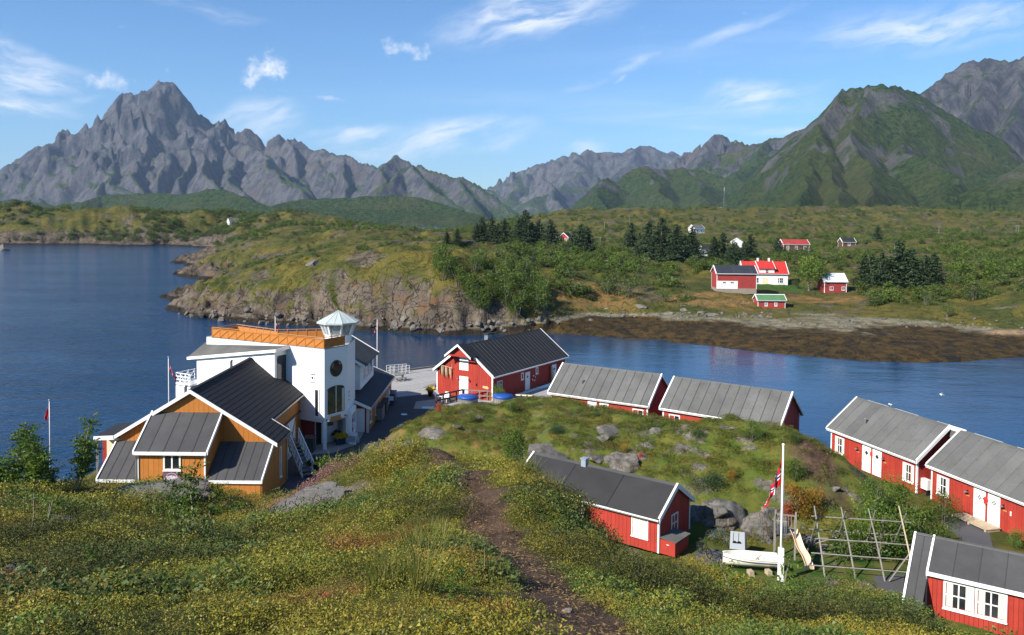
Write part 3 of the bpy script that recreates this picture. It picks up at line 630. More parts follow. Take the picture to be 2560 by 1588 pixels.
simple_mat('sign_lilac', (.62, .52, .62), .6, .05, 5, .1)
simple_mat('sign_cream', (.72, .68, .52), .6, .05, 5, .1)
simple_mat('sign_orange', (.42, .20, .07), .7, .12, 5, .3)
simple_mat('curtain', (.55, .55, .50), .9, .12, 6, .5, spec=.1)
simple_mat('cream_paint', (.74, .66, .47), .6, .05, 2, .2)
simple_mat('roof_red', (.46, .035, .030), .75, .10, 1.0, .5, spec=.2)
simple_mat('roof_green', (.085, .19, .085), .8, .14, 1.0, .5, spec=.2)
simple_mat('roof_tin', (.55, .60, .66), .45, .08, .8, .3, spec=.4)
simple_mat('foundation', (.26, .215, .175), .95, .16, 1.2, .8)
simple_mat('brown_wood', (.10, .055, .035), .8, .15, 2, .4)
simple_mat('fish_dry', (.50, .36, .22), .8, .25, 6, .5)
simple_mat('flower_yellow', (.60, .42, .02), .8, .25, 9, .3)
simple_mat('flower_pink', (.60, .16, .18), .8, .25, 9, .3)
simple_mat('life_red', (.55, .04, .03), .5, .08, 3, .1)
simple_mat('puddle', (.10, .12, .15), .05, .05, 1, 0, spec=.6)
simple_mat('dark_interior', (.012, .012, .013), .9, .05, 2, 0)
simple_mat('tan_canvas', (.50, .38, .22), .8, .08, 2, .2)
m, t = new_mat('glass')
pos = t.node('ShaderNodeTexCoord').outputs['Object']
finish(t, t.mix(t.ramp(t.noise(pos, .7, 2), .4, .6), (.012, .014, .018, 1), (.035, .040, .045, 1)), .04, None, .7)
m, t = new_mat('glass_clear')
b = t.node('ShaderNodeBsdfPrincipled', {'Base Color': (.35, .42, .42, 1), 'Roughness': .05, 'Alpha': .35, 'Specular IOR Level': .6})
o = t.node('ShaderNodeOutputMaterial'); t.l.new(b.outputs[0], o.inputs[0])
m, t = new_mat('siding_white')           # narrow horizontal weatherboards, too fine to model
pos = t.node('ShaderNodeNewGeometry').outputs['Position']; zz = t.sep(pos)[2]
saw = t.math('FRACT', t.math('MULTIPLY', zz, 7.0))
n = t.noise(pos, 1.2, 4)
finish(t, t.mix(n, (.74, .74, .735, 1), (.82, .82, .815, 1)), .55, t.bump(saw, .5, .03), .3)
m, t = new_mat('flag_no')                # woven cross flag, drawn on the cloth's own width and drop
fx = t.attr('flag_u'); fy = t.attr('flag_v')
def band(a, lo, hi): return t.math('MULTIPLY', t.math('GREATER_THAN', a, lo), t.math('LESS_THAN', a, hi))
wm2 = t.math('MAXIMUM', band(fx, 6/22, 10/22), band(fy, 6/16, 10/16)); bm2 = t.math('MAXIMUM', band(fx, 7/22, 9/22), band(fy, 7/16, 9/16))
c = t.mix(wm2, (.50, .018, .028, 1), (.75, .75, .75, 1)); c = t.mix(bm2, c, (.015, .025, .13, 1))
finish(t, c, .8, None, .1)
m, t = new_mat('flag_red'); fy = t.attr('flag_u')
c = t.mix(t.math('GREATER_THAN', fy, .68), (.62, .02, .03, 1), (.72, .72, .74, 1)); c = t.mix(t.math('GREATER_THAN', fy, .82), c, (.04, .06, .25, 1))
finish(t, c, .8, None, .1)

# ------------------------------------------------------------------ mesh builder
class MB:
    def __init__(s, M=None): s.v = []; s.f = []; s.M = M
    def _add(s, pts, faces):
        b = len(s.v)
        if s.M is not None: pts = [s.M @ Vector(p) for p in pts]
        s.v += [tuple(p) for p in pts]; s.f += [tuple(b+i for i in f) for f in faces]
    def box(s, a, b):
        (x0, y0, z0), (x1, y1, z1) = a, b
        x0, x1 = min(x0, x1), max(x0, x1); y0, y1 = min(y0, y1), max(y0, y1); z0, z1 = min(z0, z1), max(z0, z1)
        s._add([(x0,y0,z0),(x1,y0,z0),(x1,y1,z0),(x0,y1,z0),(x0,y0,z1),(x1,y0,z1),(x1,y1,z1),(x0,y1,z1)],
               [(0,3,2,1),(4,5,6,7),(0,1,5,4),(1,2,6,5),(2,3,7,6),(3,0,4,7)]); return s
    def beam(s, p, q, w, h=None, up=(0, 0, 1)):           # rectangular bar from p to q
        h = h or w; p = Vector(p); q = Vector(q); d = (q-p).normalized(); up = Vector(up)
        if abs(d.dot(up)) > .98: up = Vector((1, 0, 0))
        r = d.cross(up).normalized(); u = r.cross(d).normalized(); r *= w/2; u *= h/2
        pts = [p-r-u, p+r-u, p+r+u, p-r+u, q-r-u, q+r-u, q+r+u, q-r+u]
        s._add(pts, [(0,3,2,1),(4,5,6,7),(0,1,5,4),(1,2,6,5),(2,3,7,6),(3,0,4,7)]); return s
    def tube(s, pts, r, n=6, cap=True):
        rings = []; P = [Vector(p) for p in pts]; rr = r if hasattr(r, '__len__') else [r]*len(P)
        ref = None
        vs = []; fs = []
        for i, p in enumerate(P):
            d = (P[min(i+1, len(P)-1)]-P[max(i-1, 0)]).normalized()
            if ref is None or abs(ref.dot(d)) > .95: ref = Vector((0, 0, 1)) if abs(d.z) < .9 else Vector((1, 0, 0))
            a = d.cross(ref).normalized(); b = d.cross(a).normalized(); ref = b.cross(d) if False else ref
            vs += [p+(a*math.cos(2*math.pi*k/n)+b*math.sin(2*math.pi*k/n))*rr[i] for k in range(n)]
        for i in range(len(P)-1):
            fs += [(i*n+k, i*n+(k+1) % n, (i+1)*n+(k+1) % n, (i+1)*n+k) for k in range(n)]
        if cap: fs += [tuple(range(n-1, -1, -1)), tuple((len(P)-1)*n+k for k in range(n))]
        s._add(vs, fs); return s
    def prism(s, poly, z0, z1):                            # horizontal polygon extruded up
        n = len(poly); s._add([(x, y, z0) for x, y in poly]+[(x, y, z1) for x, y in poly],
            [tuple(range(n-1, -1, -1)), tuple(range(n, 2*n))]+[(i, (i+1) % n, n+(i+1) % n, n+i) for i in range(n)]); return s
    def slab(s, poly, off):                                # any planar polygon thickened by the vector off
        n = len(poly); off = Vector(off); P = [Vector(p) for p in poly]
        s._add(P+[p+off for p in P], [tuple(range(n-1, -1, -1)), tuple(range(n, 2*n))]+[(i, (i+1) % n, n+(i+1) % n, n+i) for i in range(n)]); return s
    def disc(s, c, r, n, ax='y', th=.02, r2=None):
        c = Vector(c); pts = []
        for k in range(n):
            a = 2*math.pi*k/n; x, y = r*math.cos(a), (r2 or r)*math.sin(a)
            pts.append(c+(Vector((x, 0, y)) if ax == 'y' else Vector((x, y, 0)) if ax == 'z' else Vector((0, x, y))))
        s.slab(pts, {'y': (0, th, 0), 'z': (0, 0, th), 'x': (th, 0, 0)}[ax]); return s
    def ring(s, c, r, w, n, ax='y', th=.03):
        c = Vector(c); e = {'y': (Vector((1,0,0)), Vector((0,0,1)), Vector((0,1,0))), 'z': (Vector((1,0,0)), Vector((0,1,0)), Vector((0,0,1))), 'x': (Vector((0,1,0)), Vector((0,0,1)), Vector((1,0,0)))}[ax]
        v = []; f = []
        for k in range(n):
            a = 2*math.pi*k/n; d = e[0]*math.cos(a)+e[1]*math.sin(a)
            v += [c+d*r, c+d*(r+w), c+d*(r+w)+e[2]*th, c+d*r+e[2]*th]
        for k in range(n):
            a, b = 4*k, 4*((k+1) % n)
            f += [(a+i, a+(i+1) % 4, b+(i+1) % 4, b+i) for i in range(4)]
        s._add(v, f); return s
    def obj(s, name, mat, parent=None, smooth=False):
        me = bpy.data.meshes.new(name); me.from_pydata(s.v, [], s.f)
        bm = bmesh.new(); bm.from_mesh(me); bmesh.ops.recalc_face_normals(bm, faces=bm.faces); bm.to_mesh(me); bm.free()
        if smooth: me.polygons.foreach_set('use_smooth', np.ones(len(me.polygons), bool))
        me.materials.append(MATS[mat]); o = bpy.data.objects.new(name, me)
        return link(o, parent)
def thing(name, label, cat, loc=(0, 0, 0), rz=0.0, group=None):
    e = bpy.data.objects.new(name, None); e.location = loc; e.rotation_euler = (0, 0, rz); e.empty_display_size = .2
    link(e); return tag(e, label, cat, group)
def dup(o, loc, rz=None, label=None, scale=None):
    r = o.copy(); COL.objects.link(r); r.location = loc
    if rz is not None: r.rotation_euler = (0, 0, rz)
    if scale is not None: r.scale = scale if hasattr(scale, '__len__') else (scale,)*3
    if label: r['label'] = label
    for ch in o.children:
        c = ch.copy(); COL.objects.link(c); c.parent = r
        for g in ch.children:
            d = g.copy(); COL.objects.link(d); d.parent = c
    return r
def face(o, ex, n):       # face frame: x along the wall (seen from outside, left to right), y up, z outwards
    o = Vector(o); ex = Vector(ex).normalized(); n = Vector(n).normalized(); ez = Vector((0, 0, 1))
    return Matrix(((ex.x, ez.x, n.x, o.x), (ex.y, ez.y, n.y, o.y), (ex.z, ez.z, n.z, o.z), (0, 0, 0, 1)))

# ------------------------------------------------------------------ building parts
def window(M, s, z, w, h, par, nx=2, nz=2, fr=.09, glass='glass', curtain=False, frame='white_paint', sill=True, d=.05, bar=.045):
    mb = MB(M)
    mb.box((s-fr, z-fr, 0), (s, z+h+fr, d+.02)).box((s+w, z-fr, 0), (s+w+fr, z+h+fr, d+.02)).box((s, z+h, 0), (s+w, z+h+fr, d+.02)).box((s, z-fr, 0), (s+w, z, d+.02))
    o = mb.obj('window', frame, par)
    if sill: MB(M).box((s-fr-.03, z-fr-.05, 0), (s+w+fr+.03, z-fr-.003, d+.07)).obj('sill', frame, o)
    pw, ph = w/nx, h/nz
    for i in range(nx):
        for j in range(nz):
            MB(M).box((s+i*pw+bar/2, z+j*ph+bar/2, .01), (s+(i+1)*pw-bar/2, z+(j+1)*ph-bar/2, d-.015)).obj('pane', glass, o)
    for i in range(1, nx): MB(M).box((s+i*pw-bar/2, z, .012), (s+i*pw+bar/2, z+h, d+.008)).obj('mullion', frame, o)
    for j in range(1, nz): MB(M).box((s, z+j*ph-bar/2, .012), (s+w, z+j*ph+bar/2, d)).obj('glazing_bar', frame, o)
    if curtain:
        for k in range(nx):
            a = s+k*pw+bar/2+.01; side = (k % 2 == 0)
            x0 = a if side else a+pw*.45
            MB(M).box((x0, z+.03, d-.014), (x0+pw*.5, z+h-.02, d-.006)).obj('curtain', 'curtain', o)
    return o
def door(M, s, z, w, h, par, mat='white_paint', deco=None, d=.05):
    o = MB(M).box((s, z, 0), (s+w, z+h, d)).obj('door', mat, par)
    f = MB(M).box((s-.07, z, 0), (s-.003, z+h+.07, d+.02)).box((s+w+.003, z, 0), (s+w+.07, z+h+.07, d+.02)).box((s-.003, z+h+.003, 0), (s+w+.003, z+h+.07, d+.02)); f.obj('door_frame', mat, o)
    MB(M).box((s+.08, z+h*.48, d), (s+.2, z+h*.5, d+.05)).obj('handle', 'steel_grey', o)
    cx, cz = s+w/2, z+h*.76
    def dia(x, y, r): return MB(M).slab([(x-r, y, d), (x, y-r, d), (x+r, y, d), (x, y+r, d)], (0, 0, .012))
    if deco == 'diamond': dia(cx, cz, .2).obj('door_window', 'glass', o)
    if deco == 'four':
        for a, b in ((0, .14), (0, -.14), (.14, 0), (-.14, 0)): dia(cx+a*.75, cz+b*.75, .07).obj('door_window', 'glass', o)
    return o
def boards(M, s0, s1, top, par, mat, w=.22, z0=0.0, parts=True, gap=.014, th=.03, name='board'):
    """vertical cladding boards on a wall face; top(s) gives the wall's height"""
    n = max(1, round((s1-s0)/w)); bw = (s1-s0)/n; joined = MB(M)
    back = MB(M); xs = np.linspace(s0, s1, n+1)
    rng = random.Random(int(abs(s0*31+s1*17)*100) + n)
    for i in range(n):
        a, b = xs[i]+gap/2, xs[i+1]-gap/2; q = th*(1+.25*rng.random()); zb = z0-.02*rng.random()
        mid = .5*(a+b); cut = [a, b] if abs(top(mid)-.5*(top(a)+top(b))) < 1e-3 else [a, mid, b]
        poly = [(a, zb, 0), (b, zb, 0)]+[(c, top(c), 0) for c in reversed(cut)]
        if parts: MB(M).slab(poly, (0, 0, q)).obj(name, mat, par)
        else: joined.slab(poly, (0, 0, q))
    if not parts:
        o = joined.obj('cladding', mat, par); tag(o, kind='stuff')
def wall_core(par, pts_base, tops, z0, mat, name='wall'):
    """closed wall shell from a footprint and a height at each corner"""
    n = len(pts_base); v = [(x, y, z0) for x, y in pts_base]+[(x, y, z) for (x, y), z in zip(pts_base, tops)]
    m = MB(); m._add(v, [(i, (i+1) % n, n+(i+1) % n, n+i) for i in range(n)]); return m.obj(name, mat, par)
def roof_plane(par, A, B, C, D, n, mat, th=.07, seam=None, seam_w=.05, seam_h=.03, name='roof_strip', jitter=.004):
    """A-B lower edge, D-C upper edge; n strips running up the slope, each a piece"""
    A, B, C, D = map(Vector, (A, B, C, D)); nrm = (B-A).cross(D-A).normalized()
    if nrm.z < 0: nrm = -nrm
    rng = random.Random(n*7+int(A.x*10))
    for i in range(n):
        t0, t1 = i/n, (i+1)/n; g = .0015
        p = [A.lerp(B, t0+g), A.lerp(B, t1-g), D.lerp(C, t1-g), D.lerp(C, t0+g)]
        lift = nrm*(rng.random()*jitter)
        st = MB().slab([q+lift for q in p], nrm*th).obj(name, mat, par)
    if seam:
        for i in range(1, n):
            t_ = i/n
            MB().beam(A.lerp(B, t_)+nrm*(th+seam_h*.3), D.lerp(C, t_)+nrm*(th+seam_h*.3), seam_w, seam_h, nrm).obj('roof_seam', seam, par)
def gable_house(name, label, cat, EL, th, L, W, ze, rise, z0, n_strips, wall='red_paint', roof='felt_grey', seam='seam_dark', seam_w=.05, trim='white_paint', oe=.32, og=.28, group=None,
                board=.22, sep=('front',), fascia=.2, rt=.09, ridge_mat=None, corner=True, found=None):
    """gabled building; the local x axis runs along the front eave, y goes back under the roof, z is up from the ground"""
    r = thing(name, label, cat, (EL[0], EL[1], z0), th, group)
    H = ze-z0; pit = rise/(W/2); x0, x1 = og, L-og; y0, y1 = oe, W-oe; hw = H+oe*pit-.02
    hr = H+rise-.03
    core = MB()
    core._add([(x0,y0,0),(x1,y0,0),(x1,y1,0),(x0,y1,0),(x0,y0,hw),(x1,y0,hw),(x1,y1,hw),(x0,y1,hw),(x0,W/2,hr),(x1,W/2,hr)],
              [(0,1,5,4),(1,2,6,9,5),(2,3,7,6),(3,0,4,8,7)])
    wl = core.obj('wall', wall, r)
    Ff = face((x0, y0, 0), (1, 0, 0), (0, -1, 0)); Fr = face((x1, y0, 0), (0, 1, 0), (1, 0, 0)); Fl = face((x0, y1, 0), (0, -1, 0), (-1, 0, 0)); Fb = face((x1, y1, 0), (-1, 0, 0), (0, 1, 0))
    gw = y1-y0; gt = lambda s: hw+(hr-hw)*(1-abs(s-gw/2)/(gw/2))-.015
    boards(Ff, 0, x1-x0, lambda s: hw-.02, wl, wall, board, parts='front' in sep)
    boards(Fr, 0, gw, gt, wl, wall, board, parts='right' in sep)
    boards(Fl, 0, gw, gt, wl, wall, board, parts='left' in sep)
    if found: MB().box((x0-.05, y0-.05, -1.2), (x1+.05, y1+.05, .12)).obj('foundation', found, r)
    # roof
    u = MB()
    u.slab([(0,0,H),(L,0,H),(L,W/2,H+rise),(0,W/2,H+rise)], (0, 0, -.05)).slab([(0,W,H),(L,W,H),(L,W/2,H+rise),(0,W/2,H+rise)], (0, 0, -.05))
    rf = u.obj('roof', roof, r)
    roof_plane(rf, (0,0,H), (L,0,H), (L,W/2,H+rise), (0,W/2,H+rise), n_strips, roof, rt, seam, seam_w)
    roof_plane(rf, (L,W,H), (0,W,H), (0,W/2,H+rise), (L,W/2,H+rise), n_strips, roof, rt)
    nz_ = math.cos(math.atan(pit)); top = H+rise+rt/nz_
    MB().slab([(0,W/2-.16,top-.16*pit-.01),(L,W/2-.16,top-.16*pit-.01),(L,W/2,top+.012),(0,W/2,top+.012)], (0,0,.02)).slab([(0,W/2+.16,top-.16*pit-.01),(L,W/2+.16,top-.16*pit-.01),(L,W/2,top+.012),(0,W/2,top+.012)], (0,0,.02)).obj('ridge_cap', ridge_mat or roof, rf)
    # trim
    for xe, sgn in ((0, -1), (L, 1)):
        for ya, yb in ((-.02, W/2), (W+.02, W/2)):
            za = H+(abs(ya) if ya < 0 else (ya-W))*-pit
            m = MB(); xa = xe if sgn > 0 else xe-.04
            m.slab([(xa, ya, za-.12), (xa, ya, za+rt*1.3+.03), (xa, yb, H+rise+rt*1.3+.03), (xa, yb, H+rise-.14)], (.04, 0, 0)).obj('bargeboard', trim, r)
            m = MB(); xa = (xe-.10) if sgn > 0 else xe-.03
            m.slab([(xa, ya, za+rt*1.3+.032), (xa, ya, za+rt*1.3+.06), (xa, yb, H+rise+rt*1.3+.06), (xa, yb, H+rise+rt*1.3+.032)], (.14, 0, 0)).obj('verge_cap', trim, r)
    for yf, sg in ((0, -1), (W, 1)):
        MB().box((0.002, yf-.02 if sg < 0 else yf-.02, H-fascia*.75), (L-.002, yf+.025 if sg < 0 else yf+.025, H+.07)).obj('fascia', trim, r)
    MB().tube([(0.02, -.09, H+.02), (L-.02, -.09, H+.0)], .055, 6).obj('gutter', trim, r)
    if corner:
        for cx, cy in ((x0, y0), (x1, y0), (x0, y1), (x1, y1)):
            sx_ = -1 if cx == x0 else 1; sy_ = -1 if cy == y0 else 1
            MB().box((cx-sx_*.07, cy+sy_*.005, 0), (cx+sx_*.055, cy+sy_*.055, hw-.03)).box((cx+sx_*.004, cy-sy_*.07, 0.001), (cx+sx_*.0555, cy+sy_*.0545, hw-.031)).obj('corner_board', trim, r)
    r['_d'] = 0
    del r['_d']
    return r, wl, dict(front=Ff, right=Fr, left=Fl, back=Fb, H=H, hw=hw, x0=x0, x1=x1, y0=y0, y1=y1, W=W, L=L, rise=rise, pit=pit)
def wall_lamp(M, s, z, par):
    o = MB(M).box((s-.04, z-.06, 0), (s+.04, z+.06, .05)).tube([(s, z, .05), (s, z+.06, .18), (s, z, .24)], .02, 6).obj('wall_lamp', 'black_paint', par)
    MB(M).tube([(s, z+.02, .24), (s, z-.06, .24)], [.04, .15], 10).obj('lamp_shade', 'steel_grey', o)
def vent_pipe(p, h, par, r=.07, mat='steel_grey', name='vent_pipe'):
    o = MB().tube([p, (p[0], p[1], p[2]+h)], r, 10).obj(name, mat, par)
    MB().tube([(p[0], p[1], p[2]+h), (p[0], p[1], p[2]+h+.05)], [r*1.7, r*1.5], 10).obj('vent_cap', mat, o)
R_ = math.radians
# ------------------------------------------------------------------ the four long rental cabins on the quay
def cabin_details(wl, F, xs, deco, curtain, extra=None):
    Ff = F['front']; hw = F['hw']; zt = min(1.95, hw-.28)
    k = F['L']/10.3
    for kind, s, w in xs:
        if kind == 'w': window(Ff, s*k, zt-1.22, w, 1.18, wl, 2, 2, curtain=curtain)
        elif kind == 'd': door(Ff, s*k, 0.06, w, min(2.0, hw-.2), wl, deco=deco)
        elif kind == 'l': wall_lamp(Ff, s*k, zt-.25, wl)
        elif kind == 'n': MB(Ff).box((s*k-.16, zt-.62, .03), (s*k+.16, zt-.53, .05)).obj('name_plate', 'sign_orange', wl)
CAB = [('w', .62, .95), ('l', 3.35, 0), ('n', 3.35, 0), ('d', 3.95, .85), ('d', 5.15, .85), ('l', 6.35, 0), ('n', 6.45, 0), ('w', 8.45, .95)]
def cabin(label, EL, th, L, W, rise, nstr, deco, curtain, ze=5.2, z0=2.75, seam='seam_dark', sw=.05):
    r, wl, F = gable_house('cabin', label, 'cabin', EL, R_(th), L, W, ze, rise, z0, nstr, group='red rental cabins along the water', seam=seam, seam_w=sw, sep=('front', 'right'))
    cabin_details(wl, F, CAB, deco, curtain)
    return r, wl, F
c1 = cabin('red cabin with grey felt roof right beside the black-roofed warehouse', (3.75, 84.26), -32.3, 11.10, 6.27, 2.51, 12, 'diamond', False)
c2 = cabin('red cabin with the longest grey roof, half sunk behind the grassy knoll', (13.99, 77.71), -36.8, 11.53, 6.0, 2.46, 12, 'diamond', False)
c3 = cabin('red cabin whose grey roof carries a gull, between knoll and heat pump', (27.13, 70.73), -73.4, 10.28, 5.94, 2.42, 10, 'diamond', True, seam='felt_grey', sw=.07)
c4 = cabin('red cabin with wooden doorstep and two white doors at the right edge', (30.41, 60.17), -75.1, 10.3, 5.9, 2.35, 10, 'four', True, seam='felt_grey', sw=.07)
vent_pipe((3.3, 1.25, 2.45+1.25*.8), .55, c1[0]); vent_pipe((3.3, 1.2, 2.45+1.2*.8), .55, c3[0])
for (r, wl, F), spots in ((c3, [(1.4, 3.6), (4.6, 6.9), (9.0, 11.6)]), (c4, [(1.3, 3.6), (5.0, 7.5)])):
    for a, b in spots:
        zt = F['H']+F['rise']+.13
        d = MB().box((a, F['W']/2+.10, zt-.9), (b, F['W']/2+.7, zt-.33)).obj('rear_dormer', 'felt_grey', r)
        MB().box((a-.1, F['W']/2+.06, zt-.32), (b+.1, F['W']/2+.12, zt)).obj('dormer_trim', 'white_paint', d)
# red mailbox and flowers between the doors of the nearest cabin
r, wl, F = c4; M = F['front']
mbx = MB(M).box((4.86, 1.35, .03), (5.08, 1.62, .2)).slab([(4.78, 1.62, .03), (5.16, 1.62, .03), (4.97, 1.82, .03)], (0, 0, .24)).obj('mailbox', 'life_red', wl)
for (r, wl, F) in (c1, c2, c3): MB(F['front']).box((4.86*F['L']/10.3, 1.5, .03), (5.1*F['L']/10.3, 1.8, .14)).obj('flower_box', 'life_red', wl)
MB(c4[2]['front']).slab([(6.85, 1.20, .035), (6.96, 1.20, .035), (6.96, 1.30, .035), (6.90, 1.33, .035), (6.96, 1.37, .035), (6.96, 1.48, .035), (6.85, 1.48, .035)], (0, 0, .02)).obj('house_number', 'white_paint', c4[1])

# ------------------------------------------------------------------ dark-roofed cabin below the path
r, wl, F = gable_house('cabin', 'small red cabin with plain dark roof and open door below the hill path', 'cabin', (0.18, 54.72), R_(-38), 10.9, 4.61, 5.35, 1.50, 3.3, 3, roof='felt_dark', seam=None, sep=('front', 'right'), board=.27, fascia=.16, trim='white_old', og=.2)
[o_ for o_ in r.children if o_.name.startswith('roof')][0].children[0].data.materials[0] = MATS['felt_mid']       # older felt on the left third
window(F['front'], 8.75, .72, 1.0, 1.15, wl, 2, 2, curtain=True, glass='curtain', fr=.07)
window(F['right'], 1.55, .75, .72, 1.05, wl, 2, 2, fr=.06)
d = MB(F['front']).box((4.45, .1, .005), (5.25, 1.9, .035)).obj('doorway', 'dark_interior', wl)
MB(F['front']).box((4.36, .1, .0), (4.447, 1.98, .06)).box((4.447, 1.903, .0), (5.25, 1.98, .06)).obj('door_frame', 'white_old', d)
MB(F['front'] @ Matrix.Translation((5.27, .1, .04)) @ Matrix.Rotation(R_(-65), 4, 'Y')).box((0, 0, 0), (.8, 1.8, .05)).obj('door', 'white_paint', wl)
MB(F['front']).box((3.9, 1.3, .03), (4.1, 1.62, .15)).obj('electric_box', 'white_old', wl)
ch = MB().box((4.05, 2.05, F['H']+F['rise']-.35), (4.4, 2.4, F['H']+F['rise']+.42)).obj('chimney', 'galvanised', r)
MB().box((4.0, 2.0, F['H']+F['rise']+.421), (4.45, 2.45, F['H']+F['rise']+.5)).obj('chimney_cap', 'galvanised', ch)
# storage bin at the gable
bx = thing('storage_bin', 'low red wooden storage bin with grey lid against the cabin gable', 'bin', (0, 0, 0))
Mw = r.matrix_basis if False else Matrix.Translation((0.18, 54.72, 3.3)) @ Matrix.Rotation(R_(-38), 4, 'Z')
bx.matrix_world = Mw @ Matrix.Translation((10.75, .35, 0))
MB().box((0, 0, 0), (1.0, 1.75, .85)).obj('bin_body', 'red_paint', bx)
MB().slab([(-.02, -.06, .94), (1.1, -.06, .86), (1.1, 1.82, .86), (-.02, 1.82, .94)], (0, 0, .04)).obj('lid', 'felt_grey', bx)
MB().box((.45, -.02, .6), (.62, -.002, .63)).obj('latch', 'white_paint', bx)

# ------------------------------------------------------------------ bottom right cabin with the roof bay
th6 = R_(-35)
r6 = thing('cabin', 'red cabin with double white window bay at the bottom right corner', 'cabin', (21.2, 41.4, 3.0), th6)
r6.location.z = 2.95
wl = MB(); zr = 3.5; yr = 1.81; sl = .8
wl.box((0, .02, 0), (4.35, 2.4, 2.42)); wl6 = wl.obj('wall', 'red_paint', r6)
Ff = face((0, .02, 0), (1, 0, 0), (0, -1, 0)); Fl = face((0, 2.2, 0), (0, -1, 0), (-1, 0, 0)); Fr6 = face((4.35, .02, 0), (0, 1, 0), (1, 0, 0))
boards(Ff, 0, 4.35, lambda s: 2.42, wl6, 'red_paint', .21); boards(Fr6, 0, 2.3, lambda s: 2.4+s*.3, wl6, 'red_paint', .25, parts=False)
for s in (.80, 2.20): window(Ff, s, .82, 1.16, 1.22, wl6, 2, 2, fr=.10, curtain=True, bar=.06)
MB(Ff).box((-.06, 0, 0), (.0, 2.4, .06)).obj('corner_board', 'red_paint', r6)
MB().tube([(-.06, -.10, 2.3), (-.06, -.10, .5)], .035, 8).obj('downpipe', 'galvanised', r6)
rf = MB().slab([(-.9, yr-3.5, zr-sl*3.5), (-.05, yr-3.5, zr-sl*3.5), (-.05, yr, zr), (-.9, yr, zr)], (0, 0, -.06)).obj('roof', 'felt_mid', r6)
roof_plane(rf, (-.9, yr-3.5, zr-sl*3.5), (-.05, yr-3.5, zr-sl*3.5), (-.05, yr, zr), (-.9, yr, zr), 2, 'felt_mid', .06, 'seam_dark', .04)
roof_plane(rf, (4.4, -.9, zr-sl*2.7), (8, -.9, zr-sl*2.7), (8, yr, zr), (4.4, yr, zr), 5, 'felt_mid', .06, 'seam_dark', .04)
roof_plane(rf, (8, 2*yr+1.6, zr-sl*3.4), (-.9, 2*yr+1.6, zr-sl*3.4), (-.9, yr, zr), (8, yr, zr), 9, 'felt_mid', .06)
MB().box((4.36, .3, 0), (7.8, 3.2, 2.3)).obj('side_wall', 'red_paint', r6)
MB().slab([(-.6, .1, 0), (-.1, .1, 0), (-.1, yr, 2.9), (-.6, yr, 2.9)], (0, .05, 0)).obj('gable_wall', 'red_paint', r6)
dr = MB().slab([(-.03, -.22, 2.38), (4.45, -.22, 2.38), (4.45, yr+.05, zr+.08), (-.03, yr+.05, zr+.08)], (0, 0, -.05)).obj('bay_roof', 'felt_dark', r6)
roof_plane(dr, (-.03, -.22, 2.38), (4.45, -.22, 2.38), (4.45, yr+.05, zr+.08), (-.03, yr+.05, zr+.08), 4, 'felt_mid', .05, 'seam_dark', .03)
MB().slab([(-.08, -.24, 2.22), (-.08, -.24, 2.46), (-.08, yr+.05, zr+.17), (-.08, yr+.05, zr+.02)], (.1, 0, 0)).obj('bargeboard', 'white_paint', r6)
MB().slab([(4.40, -.24, 2.22), (4.40, -.24, 2.46), (4.40, yr+.05, zr+.17), (4.40, yr+.05, zr+.02)], (.1, 0, 0)).obj('bargeboard', 'white_paint', r6)
MB().box((.025, -.27, 2.25), (4.395, -.225, 2.45)).obj('fascia', 'white_paint', r6)
MB().slab([(-.98, yr-3.52, zr-sl*3.52-.1), (-.98, yr-3.52, zr-sl*3.52+.16), (-.98, yr, zr+.16), (-.98, yr, zr-.08)], (.11, 0, 0)).obj('bargeboard', 'white_paint', r6)
MB().box((-.9, yr-.12, zr+.05), (8, yr+.12, zr+.11)).obj('ridge_cap', 'felt_grey', r6)
MB().box((-.7, -.02, -.6), (4.3, .015, .0)).obj('foundation', 'white_old', r6)

# ------------------------------------------------------------------ red warehouse with black roof
r, wl, F = gable_house('warehouse', 'red wooden warehouse with black ribbed roof standing on the quay', 'warehouse', (-1.92, 90.30), R_(57.1), 16.94, 8.36, 5.5, 3.13, 2.8, 24, roof='roof_black', seam='felt_mid', seam_w=.045, sep=('left',), board=.25, oe=.35, og=.35, fascia=.16)
wh = (r, wl, F); Fl = F['left']; gw = F['y1']-F['y0']; c = gw/2
up_ = MB(Fl).box((c-.62, 3.05, .03), (c+.62, 5.0, .09)).obj('hatch', 'white_paint', wl)
for k in range(6): MB(Fl).box((c-.58+k*.195, 3.1, .09), (c-.58+k*.195+.18, 4.95, .105)).obj('hatch_board', 'white_paint', up_)
dn = MB(Fl).box((c-.62, .05, .03), (c+.62, 2.35, .09)).obj('door', 'white_paint', wl)
for k in range(6): MB(Fl).box((c-.58+k*.195, .08, .09), (c-.58+k*.195+.18, 2.3, .105)).obj('door_board', 'white_paint', dn)
for s in (c-.75, c+.75): wall_lamp(Fl, s, 2.1, wl)
